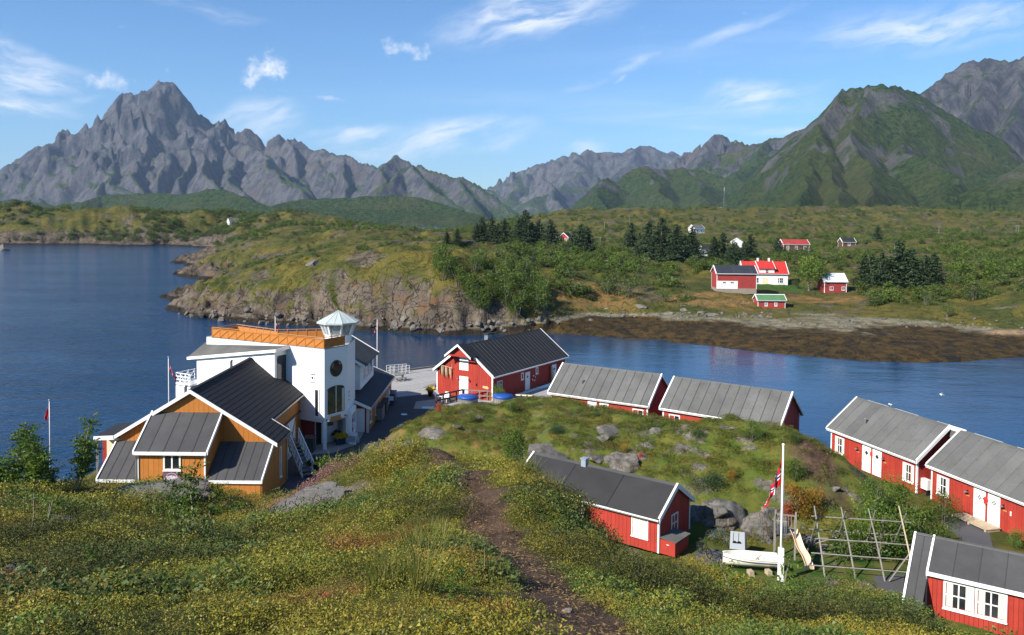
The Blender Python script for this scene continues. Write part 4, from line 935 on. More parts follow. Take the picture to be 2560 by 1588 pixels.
# hoist hood on the gable top
hd = MB(); zt = F['H']+F['rise']; p = F['pit']
for sg in (-1, 1):
    hd.slab([(-.95, F['W']/2, zt+.22), (-.95, F['W']/2+sg*1.75, zt+.22-1.75*p), (.35, F['W']/2+sg*1.75, zt+.22-1.75*p), (.35, F['W']/2, zt+.22)], (0, 0, .07))
ho = hd.obj('hoist_hood', 'roof_black', r)
for sg in (-1, 1):
    MB().slab([(-1.0, F['W']/2, zt+.08), (-1.0, F['W']/2+sg*1.8, zt+.08-1.8*p), (-1.0, F['W']/2+sg*1.8, zt+.32-1.8*p), (-1.0, F['W']/2, zt+.32)], (.05, 0, 0)).obj('bargeboard', 'white_paint', ho)
MB().beam((-.85, F['W']/2-1.35, zt-1.0), (-.85, F['W']/2+1.35, zt-1.0), .12, .16).obj('hoist_beam', 'red_paint', ho)
MB().slab([(-.55, F['W']/2-1.2, zt-1.0), (-.55, F['W']/2+1.2, zt-1.0), (-.55, F['W']/2, zt+.1)], (.04, 0, 0)).obj('hood_gable', 'red_paint', ho)
Ff = F['front']
window(Ff, .95, .75, .85, 1.25, wl, 2, 3, fr=.08)
window(Ff, 5.95, 1.55, .32, .6, wl, 1, 1, fr=.12); window(Ff, 9.2, 1.75, .32, .55, wl, 1, 1, fr=.12)
door(Ff, 6.8, .05, .9, 2.05, wl, mat='white_paint', deco='diamond'); door(Ff, 13.0, .05, .9, 2.05, wl, mat='white_paint', deco='diamond')
wall_lamp(Ff, 12.3, 1.9, wl)
MB(Fl).slab([(gw-1.25, 1.35, .04), (gw-.55, 1.28, .04), (gw-.45, 1.42, .04), (gw-.55, 1.58, .04), (gw-1.25, 1.6, .04)], (0, 0, .03)).obj('wall_sign', 'tan_canvas', wl)
MB(Fl).box((c+1.65, 1.5, .04), (c+1.8, 1.75, .12)).obj('wall_hook', 'black_paint', wl)
vp = MB().box((6.4, F['W']/2+1.0, zt-1.0), (7.2, F['W']/2+1.5, zt+.45)).obj('chimney', 'steel_grey', r)
MB().box((6.25, F['W']/2+.85, zt+.451), (7.35, F['W']/2+1.65, zt+.6)).obj('chimney_cap', 'roof_black', vp)
MB().tube([(-.02, .02, F['H']-.1), (.3, .25, F['H']-.35), (.32, .28, .1)], .045, 8).obj('downpipe', 'white_paint', r)
WHM = Matrix.Translation((-1.92, 90.30, 2.8)) @ Matrix.Rotation(R_(57.1), 4, 'Z')
# things that hang on the warehouse
df = thing('fish_rack', 'pole of dried fish hanging on the red warehouse gable', 'dried fish'); df.matrix_world = WHM @ Fl
MB().tube([(.45, 3.35, .22), (2.35, 3.15, .22)], .035, 6).tube([(.55, 3.7, .1), (.6, 3.2, .22)], .02, 5).tube([(2.2, 3.6, .1), (2.2, 3.1, .22)], .02, 5).obj('pole', 'pale_wood', df)
rng = random.Random(5)
for k in range(9):
    s = .62+k*.185; ln = .65+.75*rng.random(); zt_ = 3.34-.105*(s-.45)
    MB().tube([(s, zt_, .22), (s+.03, zt_-ln*.35, .24), (s+.02, zt_-ln*.75, .22), (s+.04, zt_-ln, .2)], [.03, .085, .06, .02], 6).obj('fish', 'fish_dry' if k % 3 else 'black_rubber', df, True)
lb = thing('life_ring', 'red and white life ring hung beside the grey warehouse door', 'life ring'); lb.matrix_world = WHM @ Ff
for k in range(8):
    m = MB(); pts = [(8.55+.33*math.cos((k+q/4)*math.pi/4), 1.25+.33*math.sin((k+q/4)*math.pi/4), .12) for q in range(5)]
    m.tube(pts, .06, 8).obj('ring_segment', 'life_red' if k % 2 else 'white_paint', lb, True)
kb = thing('kayak', 'tan kayak standing upright against the dark red warehouse wall', 'kayak'); kb.matrix_world = WHM @ Ff
MB().tube([(12.55, .05, .3), (12.55, .5, .34), (12.55, 1.2, .32), (12.55, 1.9, .2), (12.55, 2.2, .1)], [.03, .2, .24, .16, .02], 8).obj('hull', 'tan_canvas', kb, True)

# ------------------------------------------------------------------ orange quayside house
OL = Vector((-23, 59.5, 2.8))
oh = thing('orange_house', 'big orange timber house with black roof and lean-to fronts by the water', 'house', OL)
Mo = Matrix.Translation(-OL)
def OB(): return MB(Mo)
xr = -23.0; zr = 10.4; pr = (10.4-6.6)/(23.0-16.8)
def zs(x): return zr-pr*abs(x-xr)
ow = OB(); ow._add([(-28.2,59.5,0),(-17.1,59.5,0),(-17.1,62.6,0),(-18.55,62.6,0),(-18.55,73.6,0),(-28.2,73.6,0), (-28.2,59.5,zs(-28.2)),(-17.1,59.5,zs(-17.1)),(-17.1,62.6,zs(-17.1)),(-18.55,62.6,zs(-18.55)),(-18.55,73.6,zs(-18.55)),(-28.2,73.6,zs(-28.2)),(-23,59.5,zr-.05),(-23,73.6,zr-.05)],
   [(0,1,7,12,6),(1,2,8,7),(2,3,9,8),(3,4,10,9),(4,5,11,13,10),(5,0,6,11)])
owl = ow.obj('wall', 'orange_paint', oh)
Fg = Mo @ face((-28.2, 59.5, 2.8), (1, 0, 0), (0, -1, 0))
boards(Fg, 0, 11.1, lambda s: zs(-28.2+s)-2.8-.06, owl, 'orange_paint', .36, z0=3.2)
Fw = Mo @ face((-18.55, 62.6, 2.8), (0, 1, 0), (1, 0, 0)); boards(Fw, 0, 11.0, lambda s: zs(-18.55)-2.85, owl, 'orange_paint', .3)
Fx = Mo @ face((-17.1, 59.5, 2.8), (0, 1, 0), (1, 0, 0)); boards(Fx, 0, 3.1, lambda s: zs(-17.1)-2.85, owl, 'orange_paint', .28)
rf = OB().slab([(-23,59.2,zr),(-23,73.9,zr),(-28.5,73.9,zs(-28.5)),(-28.5,59.2,zs(-28.5))], (0,0,-.06)).slab([(-23,59.2,zr),(-16.8,59.2,zs(-16.8)),(-16.8,62.85,zs(-16.8)),(-18.2,62.85,zs(-18.2)),(-18.2,73.9,zs(-18.2)),(-23,73.9,zr)], (0,0,-.06)).obj('roof', 'roof_black', oh)
O3 = lambda x, y, z: Vector((x, y, z))-OL
nC = 14                                      # felt courses running along the slope
for i in range(nC):                           # courses lie parallel to the ridge on the right slope
    a, b = i/nC, (i+1)/nC; xa, xb = -23+4.8*a, -23+4.8*b; g = .02
    OB().slab([(xa+g*.3, 59.2, zs(xa)+.01), (xb, 59.2, zs(xb)+.03), (xb, 73.9, zs(xb)+.03), (xa+g*.3, 73.9, zs(xa)+.01)], (0, 0, .045)).obj('roof_course', 'roof_black', rf)
for i in range(4):
    xa, xb = -18.2+1.4*i/4, -18.2+1.4*(i+1)/4
    OB().slab([(xa+.006, 59.2, zs(xa)+.01), (xb, 59.2, zs(xb)+.03), (xb, 62.85, zs(xb)+.03), (xa+.006, 62.85, zs(xa)+.01)], (0, 0, .045)).obj('roof_course', 'roof_black', rf)
for i in range(8):
    xa, xb = -23-5.5*i/8, -23-5.5*(i+1)/8
    OB().slab([(xa, 59.2, zs(xa)+.01), (xb, 59.2, zs(xb)+.03), (xb, 73.9, zs(xb)+.03), (xa, 73.9, zs(xa)+.01)], (0, 0, .045)).obj('roof_course', 'roof_black', rf)
OB().box((-23.14, 59.2, zr+.02), (-22.86, 73.9, zr+.09)).obj('ridge_cap', 'roof_black', rf)
def bb(p, q, th=.05, dn=.18, upz=.10, name='bargeboard', off=(0, -.05, 0)):
    p = Vector(p); q = Vector(q); z = Vector((0, 0, 1))
    return OB().slab([p-z*dn, q-z*dn, q+z*upz, p+z*upz], off).obj(name, 'white_paint', oh)
bb((-16.75, 59.2, zs(-16.75)), (-23, 59.2, zr)); bb((-23.0, 59.2, zr), (-28.5, 59.2, zs(-28.5)))
bb((-16.8, 62.86, zs(-16.8)), (-18.2, 62.86, zs(-18.2)), off=(0, .05, 0), dn=.12); bb((-23, 73.9, zr), (-18.2, 73.9, zs(-18.2)), off=(0, .05, 0), dn=.12)
bb((-28.45, 59.2, zs(-28.5)), (-29.95, 59.2, 6.95), dn=.2)
OB().slab([(-28.4,59.2,zs(-28.4)-.05),(-29.95,59.2,6.95),(-29.95,63.2,6.95),(-28.4,63.2,zs(-28.4)-.05)], (0,0,.07)).obj('porch_roof', 'roof_black', oh)
OB().box((-29.9, 60.4, 2.8), (-28.25, 60.5, 6.9)).obj('porch_wall', 'red_paint', oh)
OB().box((-29.55, 60.3, 4.6), (-28.6, 60.395, 6.65)).obj('porch_door', 'cream_paint', oh)
OB().beam((-29.8, 59.4, 2.8), (-29.8, 59.4, 6.9), .12).obj('porch_post', 'steel_grey', oh)
OB().tube([(-16.68, 59.3, zs(-16.7)-.04), (-16.68, 62.8, zs(-16.7)-.04)], .06, 6).obj('gutter', 'black_paint', oh)
OB().tube([(-18.1, 62.95, zs(-18.1)-.04), (-18.1, 73.8, zs(-18.1)-.04)], .06, 6).obj('gutter', 'steel_grey', oh)
OB().tube([(-16.75, 62.7, 6.5), (-17.0, 62.72, 6.2), (-17.0, 62.72, 2.9)], .05, 8).obj('downpipe', 'steel_grey', oh)
OB().box((-17.2, 62.55, 2.8), (-17.04, 62.66, 6.6)).obj('corner_board', 'orange_paint', oh)
# lean-to fronts and the middle bay
yl, yf = 59.47, 56.5
for x0, x1, nst in ((-28.4, -25.75, 4), (-20.9, -17.05, 6)):
    lr = OB().slab([(x0, yf, 4.75), (x1, yf, 4.75), (x1, yl, 6.65), (x0, yl, 6.65)], (0, 0, -.05)).obj('lean_to_roof', 'felt_dark', oh)
    roof_plane(lr, O3(x0, yf, 4.75), O3(x1, yf, 4.75), O3(x1, yl, 6.65), O3(x0, yl, 6.65), nst, 'felt_mid', .05, 'seam_dark', .05)
    OB().box((x0, yf-.05, 4.58), (x1, yf-.005, 4.80)).obj('fascia', 'white_paint', oh)
    lw = OB().box((x0+.12, yf+.12, 2.8), (x1-.12, yf+.2, 4.7)).obj('lean_to_wall', 'orange_paint', oh)
    boards(Mo @ face((x0+.12, yf+.12, 2.8), (1, 0, 0), (0, -1, 0)), 0, x1-x0-.24, lambda s: 1.85, lw, 'orange_paint', .36)
OB().slab([(-17.1, yf-.06, 4.62), (-17.1, yl, 6.54), (-17.1, yl, 6.80), (-17.1, yf-.06, 4.88)], (.09, 0, 0)).obj('bargeboard', 'white_paint', oh)
OB().slab([(-28.45, yf-.06, 4.62), (-28.45, yl, 6.54), (-28.45, yl, 6.80), (-28.45, yf-.06, 4.88)], (.09, 0, 0)).obj('bargeboard', 'white_paint', oh)
sw = OB().slab([(-17.15, yf+.12, 2.8), (-17.15, yl, 2.8), (-17.15, yl, 6.55), (-17.15, yf+.12, 4.7)], (.04, 0, 0)).obj('side_wall', 'orange_paint', oh)
boards(Mo @ face((-17.11, yf+.12, 2.8), (0, 1, 0), (1, 0, 0)), 0, yl-yf-.12, lambda s: 1.85+s*.63, sw, 'orange_paint', .28)
bw = OB().box((-25.6, yf+.14, 2.8), (-20.98, yl, 6.72)).obj('bay_wall', 'orange_paint', oh)
boards(Mo @ face((-25.6, yf+.14, 2.8), (1, 0, 0), (0, -1, 0)), 0, 4.62, lambda s: 3.95, bw, 'orange_paint', .36)
OB().slab([(-20.98, yf+.14, 6.72), (-20.98, yl, 6.72), (-20.98, yl, 8.65)], (-.05, 0, 0)).slab([(-25.55, yf+.14, 6.72), (-25.55, yl, 6.72), (-25.55, yl, 8.65)], (-.05, 0, 0)).obj('bay_cheek', 'orange_paint', oh)
boards(Mo @ face((-20.98, yf+.14, 2.8), (0, 1, 0), (1, 0, 0)), 0, yl-yf-.14, lambda s: 3.92+s*.65, bw, 'orange_paint', .36)
br = OB().slab([(-25.8, yf-.12, 6.72), (-20.8, yf-.12, 6.72), (-20.8, yl, 8.75), (-25.8, yl, 8.75)], (0, 0, -.05)).obj('bay_roof', 'felt_dark', oh)
roof_plane(br, O3(-25.8, yf-.12, 6.72), O3(-20.8, yf-.12, 6.72), O3(-20.8, yl, 8.75), O3(-25.8, yl, 8.75), 5, 'felt_mid', .05, 'seam_dark', .06)
for xx in (-25.88, -20.82): OB().slab([(xx, yf-.14, 6.58), (xx, yl, 8.63), (xx, yl, 8.90), (xx, yf-.14, 6.85)], (.1, 0, 0)).obj('bargeboard', 'white_paint', oh)
OB().box((-25.775, yf-.18, 6.55), (-20.825, yf-.125, 6.78)).obj('fascia', 'white_paint', oh)
for xx in (-25.64, -21.04): OB().box((xx, yf+.04, 2.8), (xx+.1, yf+.13, 6.6)).obj('corner_board', 'white_paint', oh)
OB().tube([(-25.7, yf-.06, 6.5), (-25.7, yf+.02, 6.2), (-25.7, yf+.02, 2.9)], .045, 8).obj('downpipe', 'steel_grey', oh)
Fb = Mo @ face((-25.6, yf+.11, 2.8), (1, 0, 0), (0, -1, 0))
za = pd(404, 1172, 56.6)[2]-2.8
window(Fb, 1.86, za, .98, .92, bw, 2, 1, fr=.11, bar=.1)
zb = pd(404, 1213, 56.6)[2]-2.8
sg = MB(Fb).box((1.72, zb, .035), (2.98, za-.24, .08)).obj('hanging_sign', 'sign_purple', bw)
sg['label'] = 'purple sign with a round lilac emblem'
cx, cz = 2.34, (zb+za-.24)/2
MB(Fb).disc((cx, cz, .081), .34, 20, 'z', .006, .25).obj('emblem', 'sign_lilac', sg)
MB(Fb).ring((cx, cz, .088), .40, .03, 24, 'z', .006).obj('emblem_ring', 'sign_lilac', sg)
MB(Fb).slab([(cx-.16, cz-.12, .089), (cx+.02, cz-.2, .089), (cx+.3, cz-.02, .089), (cx+.22, cz+.06, .089), (cx+.05, cz-.04, .089)], (0, 0, .005)).obj('emblem_fish', 'sign_cream', sg)
for sgn in (-1, 1):
    MB(Fb).slab([(cx-.52, cz+.02*sgn+.0, .09), (cx-.30, cz+.22*sgn, .09), (cx-.24, cz+.14*sgn, .09), (cx-.40, cz-.02*sgn, .09)], (0, 0, .005)).obj('emblem_scroll', 'sign_lilac', sg)
    MB(Fb).slab([(cx+.52, cz+.02*sgn+.0, .09), (cx+.30, cz+.22*sgn, .09), (cx+.24, cz+.14*sgn, .09), (cx+.40, cz-.02*sgn, .09)], (0, 0, .005)).obj('emblem_scroll', 'sign_lilac', sg)
# right wall: slit window, sliding door, pipes on the roof
window(Fx, 1.5, .9, .28, 2.1, owl, 1, 1, fr=.08)
sd_ = MB(Fw).box((5.4, .0, .06), (8.0, 3.0, .13)).obj('sliding_door', 'white_old', owl)
for a in ((5.5, .1, 7.9, 2.9), (7.9, .1, 5.5, 2.9)): MB(Fw).beam((a[0], a[1], .15), (a[2], a[3], .15), .10, .04, (0, 0, 1)).obj('door_brace', 'grey_wood', sd_)
MB(Fw).box((4.6, 3.05, .03), (10.0, 3.2, .16)).obj('door_rail', 'brown_wood', owl)
for x, y in ((-26.2, 66.5), (-24.2, 71.5)): vent_pipe(O3(x, y, zs(x)), .8, oh, .12)
# outside stair with white lattice railing
stt = thing('staircase', 'white outdoor stair with lattice railing beside the orange house', 'stair', (-17.0, 65.0, 2.8))
Ms = Matrix.Translation((0, 0, 0)); A = Vector((-.95, 1.4, 2.0)); B = Vector((1.0, -1.6, .1)); n = 9
side = Vector((B.y-A.y, -(B.x-A.x), 0)).normalized()*-.9
for i in range(n):
    p = A.lerp(B, (i+.5)/n); q = p+side
    MB().beam(p, q, .3, .05).obj('step', 'grey_wood', stt)
for off in (Vector((0, 0, 0)), side):
    MB().beam(A+off-Vector((0, 0, .1)), B+off-Vector((0, 0, .1)), .06, .22).obj('stringer', 'white_paint', stt)
    up1 = Vector((0, 0, 1.0)); MB().beam(A+off+up1, B+off+up1, .07, .09).obj('hand_rail', 'white_paint', stt)
    for i in range(6):
        p = A.lerp(B, i/6)+off; q = A.lerp(B, (i+1)/6)+off
        MB().beam(p, q+up1, .03, .07).obj('lattice', 'white_paint', stt); MB().beam(p+up1, q, .028, .068).obj('lattice', 'white_paint', stt); MB().beam(p, p+up1, .06, .06).obj('baluster', 'white_paint', stt)
MB().box((-1.6, 1.3, 1.85), (-.6, 2.6, 2.0)).obj('landing', 'grey_wood', stt)

# ------------------------------------------------------------------ white house with roof terrace and glazed lookout
TL = Vector((-16.02, 70.98, 2.8))
wt_ = thing('white_house', 'white harbour house with orange roof terrace and glazed octagonal lookout', 'house', TL)
Mt = Matrix.Translation(-TL)
def TB(): return MB(Mt)
P0 = (-16.02, 70.98); P1 = (-14.5, 73.3); P2 = (-14.6, 77.4); LL = (-28.6, 77.7)
body = [P0, P1, P2, (-16.0, 78.4), (-17.6, 77.9), (-21.6, 76.8), (-26.9, 80.7), LL]
TB().prism(body, 5.2, 11.55).obj('wall', 'siding_white', wt_)
gf = [(-17.2, 72.6), (-15.6, 74.0), (-15.2, 77.3), (-17, 78.3), (-26, 80.2), (-28.3, 78)]
TB().prism(gf, 2.8, 5.2).obj('ground_floor', 'white_old', wt_)
a_ = Vector((LL[0]-P0[0], LL[1]-P0[1], 0)).normalized(); n_l = Vector((-.47, -.883, 0)); b_ = Vector((P1[0]-P0[0], P1[1]-P0[1], 0)); wb = b_.length; b_.normalize(); n_f = Vector((b_.y, -b_.x, 0))
FT = Mt @ face((P0[0], P0[1], 2.8), b_, n_f)              # tower front
n_l = Vector((a_.y, -a_.x, 0)); n_l = n_l if n_l.y < 0 else -n_l
FLf = Mt @ face((P0[0], P0[1], 2.8), -a_, n_l)            # left wall, x negative away from the corner
FS2 = Mt @ face((P1[0], P1[1], 2.8), (P2[0]-P1[0], P2[1]-P1[1], 0), (1, 0.02, 0))
# tower front openings
pn = MB(FT); cx = wb*.50
arch = [(.28, 3.05, .02), (2.35, 3.05, .02), (2.35, 5.15, .02)]+[(1.315+1.035*math.cos(k*math.pi/8), 5.15+.30*math.sin(k*math.pi/8), .02) for k in range(1, 8)]+[(.28, 5.15, .02)]
big = MB(FT).slab(arch, (0, 0, .02)).obj('window', 'glass', wt_); big['label'] = 'tall arched window'
MB(FT).box((1.29, 3.05, .041), (1.35, 5.42, .07)).box((.22, 2.98, .0), (2.41, 3.048, .09)).box((.22, 3.05, 0), (.278, 5.15, .08)).box((2.352, 3.05, 0), (2.41, 5.15, .08)).obj('window_frame', 'white_paint', big)
MB(FT).box((2.05, 3.1, .041), (2.3, 5.1, .05)).obj('curtain', 'curtain', big)
rw = MB(FT).disc((1.38, 6.95, .015), .66, 28, 'z', .02).obj('window', 'glass', wt_); rw['label'] = 'large round window'
MB(FT).ring((1.38, 6.95, .0), .665, .06, 28, 'z', .06).obj('window_frame', 'brown_wood', rw)
for M_, s, z in ((FLf, -1.3, 6.2), (FS2, .6, 4.2)):
    vt = MB(M_).box((s-.2, z-.2, 0), (s+.2, z+.2, .05)).obj('wall_vent', 'white_paint', wt_); MB(M_).box((s-.09, z-.09, .05), (s+.09, z+.09, .06)).obj('vent_grille', 'black_paint', vt)
    MB(M_).box((s-.26, z+.3, 0), (s+.26, z+.36, .08)).box((s-.22, z-.42, 0), (s+.22, z-.37, .06)).obj('vent_hood', 'galvanised', vt)
window(FLf, -1.0, 2.9, .36, 2.3, wt_, 1, 1, fr=.09)
# porch: posts, recessed entrance, sign boards, show case
for p in (P0, P1): TB().box((p[0]-.13, p[1]-.13+.12, 2.8), (p[0]+.13, p[1]+.13+.12, 5.2)).obj('porch_post', 'white_paint', wt_)
TB().slab([(-17.25, 72.55, 2.8), (-15.6, 74.05, 2.8), (-15.6, 74.05, 5.15), (-17.25, 72.55, 5.15)], (.02, -.03, 0)).obj('entrance_wall', 'white_old', wt_)
TB().slab([(-18.6, 73.0, 2.8), (-17.2, 72.45, 2.8), (-17.2, 72.45, 5.15), (-18.6, 73.0, 5.15)], (.0, -.05, 0)).obj('entrance_red_wall', 'red_faded', wt_)
TB().slab([(-17.12, 72.6, 2.85), (-16.75, 72.93, 2.85), (-16.75, 72.93, 5.0), (-17.12, 72.6, 5.0)], (.03, -.05, 0)).obj('entrance_door', 'dark_interior', wt_)
TB().slab([(-16.25, 73.35, 4.35), (-15.85, 73.7, 4.35), (-15.85, 73.7, 5.0), (-16.25, 73.35, 5.0)], (.04, -.06, 0)).obj('notice_board', 'blue_paint', wt_)
MB(FT).box((.75, 2.58, .02), (1.85, 2.80, .10)).obj('sign_plank', 'sign_orange', wt_); MB(FT).box((.65, 2.36, .02), (1.95, 2.57, .09)).obj('sign_plank', 'sign_orange', wt_)
for s in (.25, 2.45): wall_lamp(FT, s, 2.62, wt_)
sc_ = MB(FS2).box((.1, .55, .02), (2.6, 2.9, .35)).obj('show_case', 'white_paint', wt_)
for k, (s, z, w, h, mt) in enumerate([(.3, 2.2, 1.9, .22, 'steel_grey'), (.3, 1.75, .8, .36, 'blue_paint'), (1.3, 1.5, .9, .6, 'galvanised'), (.3, 1.4, .75, .25, 'steel_grey'), (.3, 1.05, .6, .26, 'blue_paint'), (1.1, .9, .9, .4, 'sign_lilac'), (.3, .75, .6, .22, 'black_paint')]):
    MB(FS2).box((s, z, .351), (s+w, z+h, .365)).obj('poster', mt, sc_)
# terrace: orange parapet boards and rail
TB().prism(body, 11.551, 11.62).obj('terrace_floor', 'deck_wood', wt_)
def rail(p, q, z0_, z1_, n, cross=True, panel=True):
    p = Vector((p[0], p[1], 0)); q = Vector((q[0], q[1], 0)); d = q-p
    if panel: TB().beam(p+Vector((0, 0, (z0_+z1_)/2)), q+Vector((0, 0, (z0_+z1_)/2)), .04, z1_-z0_-.12).obj('parapet', 'orange_paint', wt_)
    TB().beam(p+Vector((0, 0, z1_+.12)), q+Vector((0, 0, z1_+.12)), .10, .05).obj('top_rail', 'sign_orange', wt_)
    off = Vector((d.y, -d.x, 0)).normalized()*.05
    for i in range(n+1): TB().beam(p.lerp(q, i/n)+off*.5+Vector((0, 0, z0_)), p.lerp(q, i/n)+off*.5+Vector((0, 0, z1_+.1)), .05, .05).obj('rail_post', 'orange_paint', wt_)
    if cross:
        for i in range(n):
            a, b = p.lerp(q, i/n)+off, p.lerp(q, (i+1)/n)+off
            TB().beam(a+Vector((0, 0, z0_+.08)), b+Vector((0, 0, z1_-.05)), .03, .05).obj('rail_brace', 'orange_paint', wt_)
        TB().beam(p+off+Vector((0, 0, z1_-.02)), q+off+Vector((0, 0, z1_-.02)), .03, .06).obj('rail_bar', 'orange_paint', wt_)
Lr = (-27.9, 77.25)
rail(Lr, (-16.1, 71.1), 11.6, 12.45, 13); rail((-16.1, 71.1), (-14.75, 73.2), 11.6, 12.45, 3)
rail(Lr, (-26.6, 80.2), 11.6, 12.35, 3, False); rail((-26.6, 80.2), (-21.6, 76.6), 11.6, 12.35, 6, False); rail((-21.6, 76.6), (-17.4, 77.6), 11.6, 12.35, 5, False)
# lookout
cc = Vector((-15.75, 75.4, 0)); n8 = 8
def octo(r, z, ph=22.5): return [Vector((cc.x+r*math.cos(math.radians(ph+45*k)), cc.y+r*math.sin(math.radians(ph+45*k)), z)) for k in range(8)]
TB().prism([(p.x, p.y) for p in octo(1.22, 0)], 11.55, 12.25).obj('lookout_drum', 'siding_white', wt_)
lo, hi, ev = octo(1.22, 12.25), octo(1.62, 13.35), octo(1.95, 13.35)
lk = TB().prism([(p.x, p.y) for p in octo(1.27, 0)], 12.25, 12.31).obj('lookout', 'white_paint', wt_)
for k in range(8):
    a, b, c_, d_ = lo[k], lo[(k+1) % 8], hi[(k+1) % 8], hi[k]
    i1 = .12
    TB().slab([a.lerp(b, i1)+Vector((0, 0, .06)), b.lerp(a, i1)+Vector((0, 0, .06)), c_.lerp(d_, i1), d_.lerp(c_, i1)], (cc-a.lerp(c_, .5)).normalized()*.02).obj('pane', 'glass_clear', lk)
    TB().beam(a, d_, .16, .14).obj('mullion', 'white_paint', lk)
apex = Vector((cc.x, cc.y, 14.42))
cr = TB().prism([(p.x, p.y) for p in ev], 13.33, 13.42).obj('lookout_roof', 'cupola_tin', wt_)
for k in range(8):
    a, b = ev[k]+Vector((0, 0, .08)), ev[(k+1) % 8]+Vector((0, 0, .08))
    for q in range(2):
        p_, q_ = a.lerp(b, q/2), a.lerp(b, (q+1)/2)
        TB().slab([p_, q_, apex], (0, 0, .03)).obj('roof_sheet', 'cupola_tin', cr)
        TB().beam(p_+Vector((0, 0, .04)), apex+Vector((0, 0, .04)), .035, .035).obj('roof_seam', 'cupola_tin', cr)
TB().tube([(cc.x, cc.y, 11.62), (cc.x, cc.y, 13.3)], .05, 6).obj('mast', 'steel_grey', lk)
# board-clad lean-to with grey roof in front of the left wall
q0 = Vector((-20.5, 71.75, 0)); q1 = q0+a_*9.6; dep = Vector((.47, .883, 0))*1.55
lw = TB(); lw.slab([(q0.x, q0.y, 2.8), (q1.x, q1.y, 2.8), (q1.x, q1.y, 9.75), (q0.x, q0.y, 11.2)], dep); lwo = lw.obj('lean_to', 'white_paint', wt_)
FQ = Mt @ face((q1.x, q1.y, 2.8), -a_, n_l)
boards(FQ, 0, 9.6, lambda s: 6.95+1.45*s/9.6-.02, lwo, 'white_paint', .34, z0=3.5)
MB(Mt @ face((q0.x, q0.y, 2.8), dep.normalized(), -a_)).box((.25, 4.0, .01), (1.35, 8.0, .04)).obj('window', 'glass', lwo)
q0e, q1e = q0-a_*.35, q1+a_*1.0; f0 = -dep.normalized()*.25
TB().slab([q1e+f0+Vector((0,0,9.72)), q0e+f0+Vector((0,0,11.32)), q0e+dep+Vector((0,0,11.5)), q1e-a_*.2+dep*1.1+Vector((0,0,10.9))], (0,0,.12)).obj('lean_to_roof', 'felt_grey', wt_)
TB().slab([q1e+f0+Vector((0,0,9.62)), q0e+f0+Vector((0,0,11.22)), q0e+f0+Vector((0,0,11.48)), q1e+f0+Vector((0,0,9.88))], f0*.2).obj('fascia', 'white_paint', wt_)
TB().slab([q0e+f0+Vector((0,0,11.2)), q0e+dep+Vector((0,0,11.33)), q0e+dep+Vector((0,0,11.6)), q0e+f0+Vector((0,0,11.47))], -a_*.05).obj('fascia', 'white_paint', wt_)
# white balcony on the far left side
bc = Vector((-29.6, 76.2, 0)); e1 = a_*1.9; e2 = dep.normalized()*2.2
bal = TB().slab([bc+Vector((0,0,7.2)), bc+e1+Vector((0,0,7.2)), bc+e1+e2+Vector((0,0,7.2)), bc+e2+Vector((0,0,7.2))], (0,0,.15)).obj('balcony', 'white_paint', wt_)
TB().slab([bc+Vector((0,0,5.2)), bc+e1+Vector((0,0,5.2)), bc+e1+Vector((0,0,7.1)), bc+Vector((0,0,7.1))], (.05, .1, 0)).obj('balcony_screen', 'white_paint', bal)
for s0, s1 in ((bc, bc+e1), (bc+e1, bc+e1+e2)):
    for z in (7.4, 7.7, 8.0, 8.3): TB().beam(s0+Vector((0,0,z)), s1+Vector((0,0,z)), .05, .06).obj('balcony_rail', 'white_paint', bal)
    for k in range(4):
        p = s0.lerp(s1, k/3); TB().beam(p+Vector((0,0,7.35)), p+Vector((0,0,8.35)), .07, .07).obj('baluster', 'white_paint', bal)
        if k < 3: TB().beam(p+Vector((0,0,7.4)), s0.lerp(s1, (k+1)/3)+Vector((0,0,8.25)), .04, .05).obj('balcony_brace', 'white_paint', bal)

# ------------------------------------------------------------------ low orange shop wing with slate roof
SL_ = Vector((-13.3, 77.1, 2.8))
sh = thing('shop_wing', 'low orange wing with dark blue-black roof right of the lookout house', 'house', SL_)
Mh = Matrix.Translation(-SL_)
def HB(): return MB(Mh)
xe, xrg, ze_, zrg = -13.0, -16.6, 5.2, 6.75; ya, yb = 76.7, 92.4
hw_ = HB(); hw_._add([(-13.35,77.1,2.8),(-13.35,92.1,2.8),(-20,92.1,2.8),(-20,77.1,2.8),(-13.35,77.1,5.3),(-13.35,92.1,5.3),(-20,92.1,5.3),(-20,77.1,5.3),(-16.6,77.1,6.7),(-16.6,92.1,6.7)], [(0,1,5,4),(1,2,6,9,5),(2,3,7,6),(3,0,4,8,7)])
hwl = hw_.obj('wall', 'orange_paint', sh)
FH = Mh @ face((-13.35, 77.1, 2.8), (0, 1, 0), (1, 0, 0)); boards(FH, 0, 15, lambda s: 2.42, hwl, 'orange_paint', .3)
FH2 = Mh @ face((-16.6, 77.1, 2.8), (1, 0, 0), (0, -1, 0)); boards(FH2, 0, 3.25, lambda s: 3.85-s*.43, hwl, 'red_faded', .3)
door(FH2, 1.75, .05, 1.15, 2.15, hwl, mat='white_paint')
rfh = HB().slab([(xe,ya,ze_),(xe,yb,ze_),(xrg,yb,zrg),(xrg,ya,zrg)], (0,0,-.05)).slab([(-20.3,ya,ze_),(-20.3,yb,ze_),(xrg,yb,zrg),(xrg,ya,zrg)], (0,0,-.05)).obj('roof', 'roof_slate', sh)
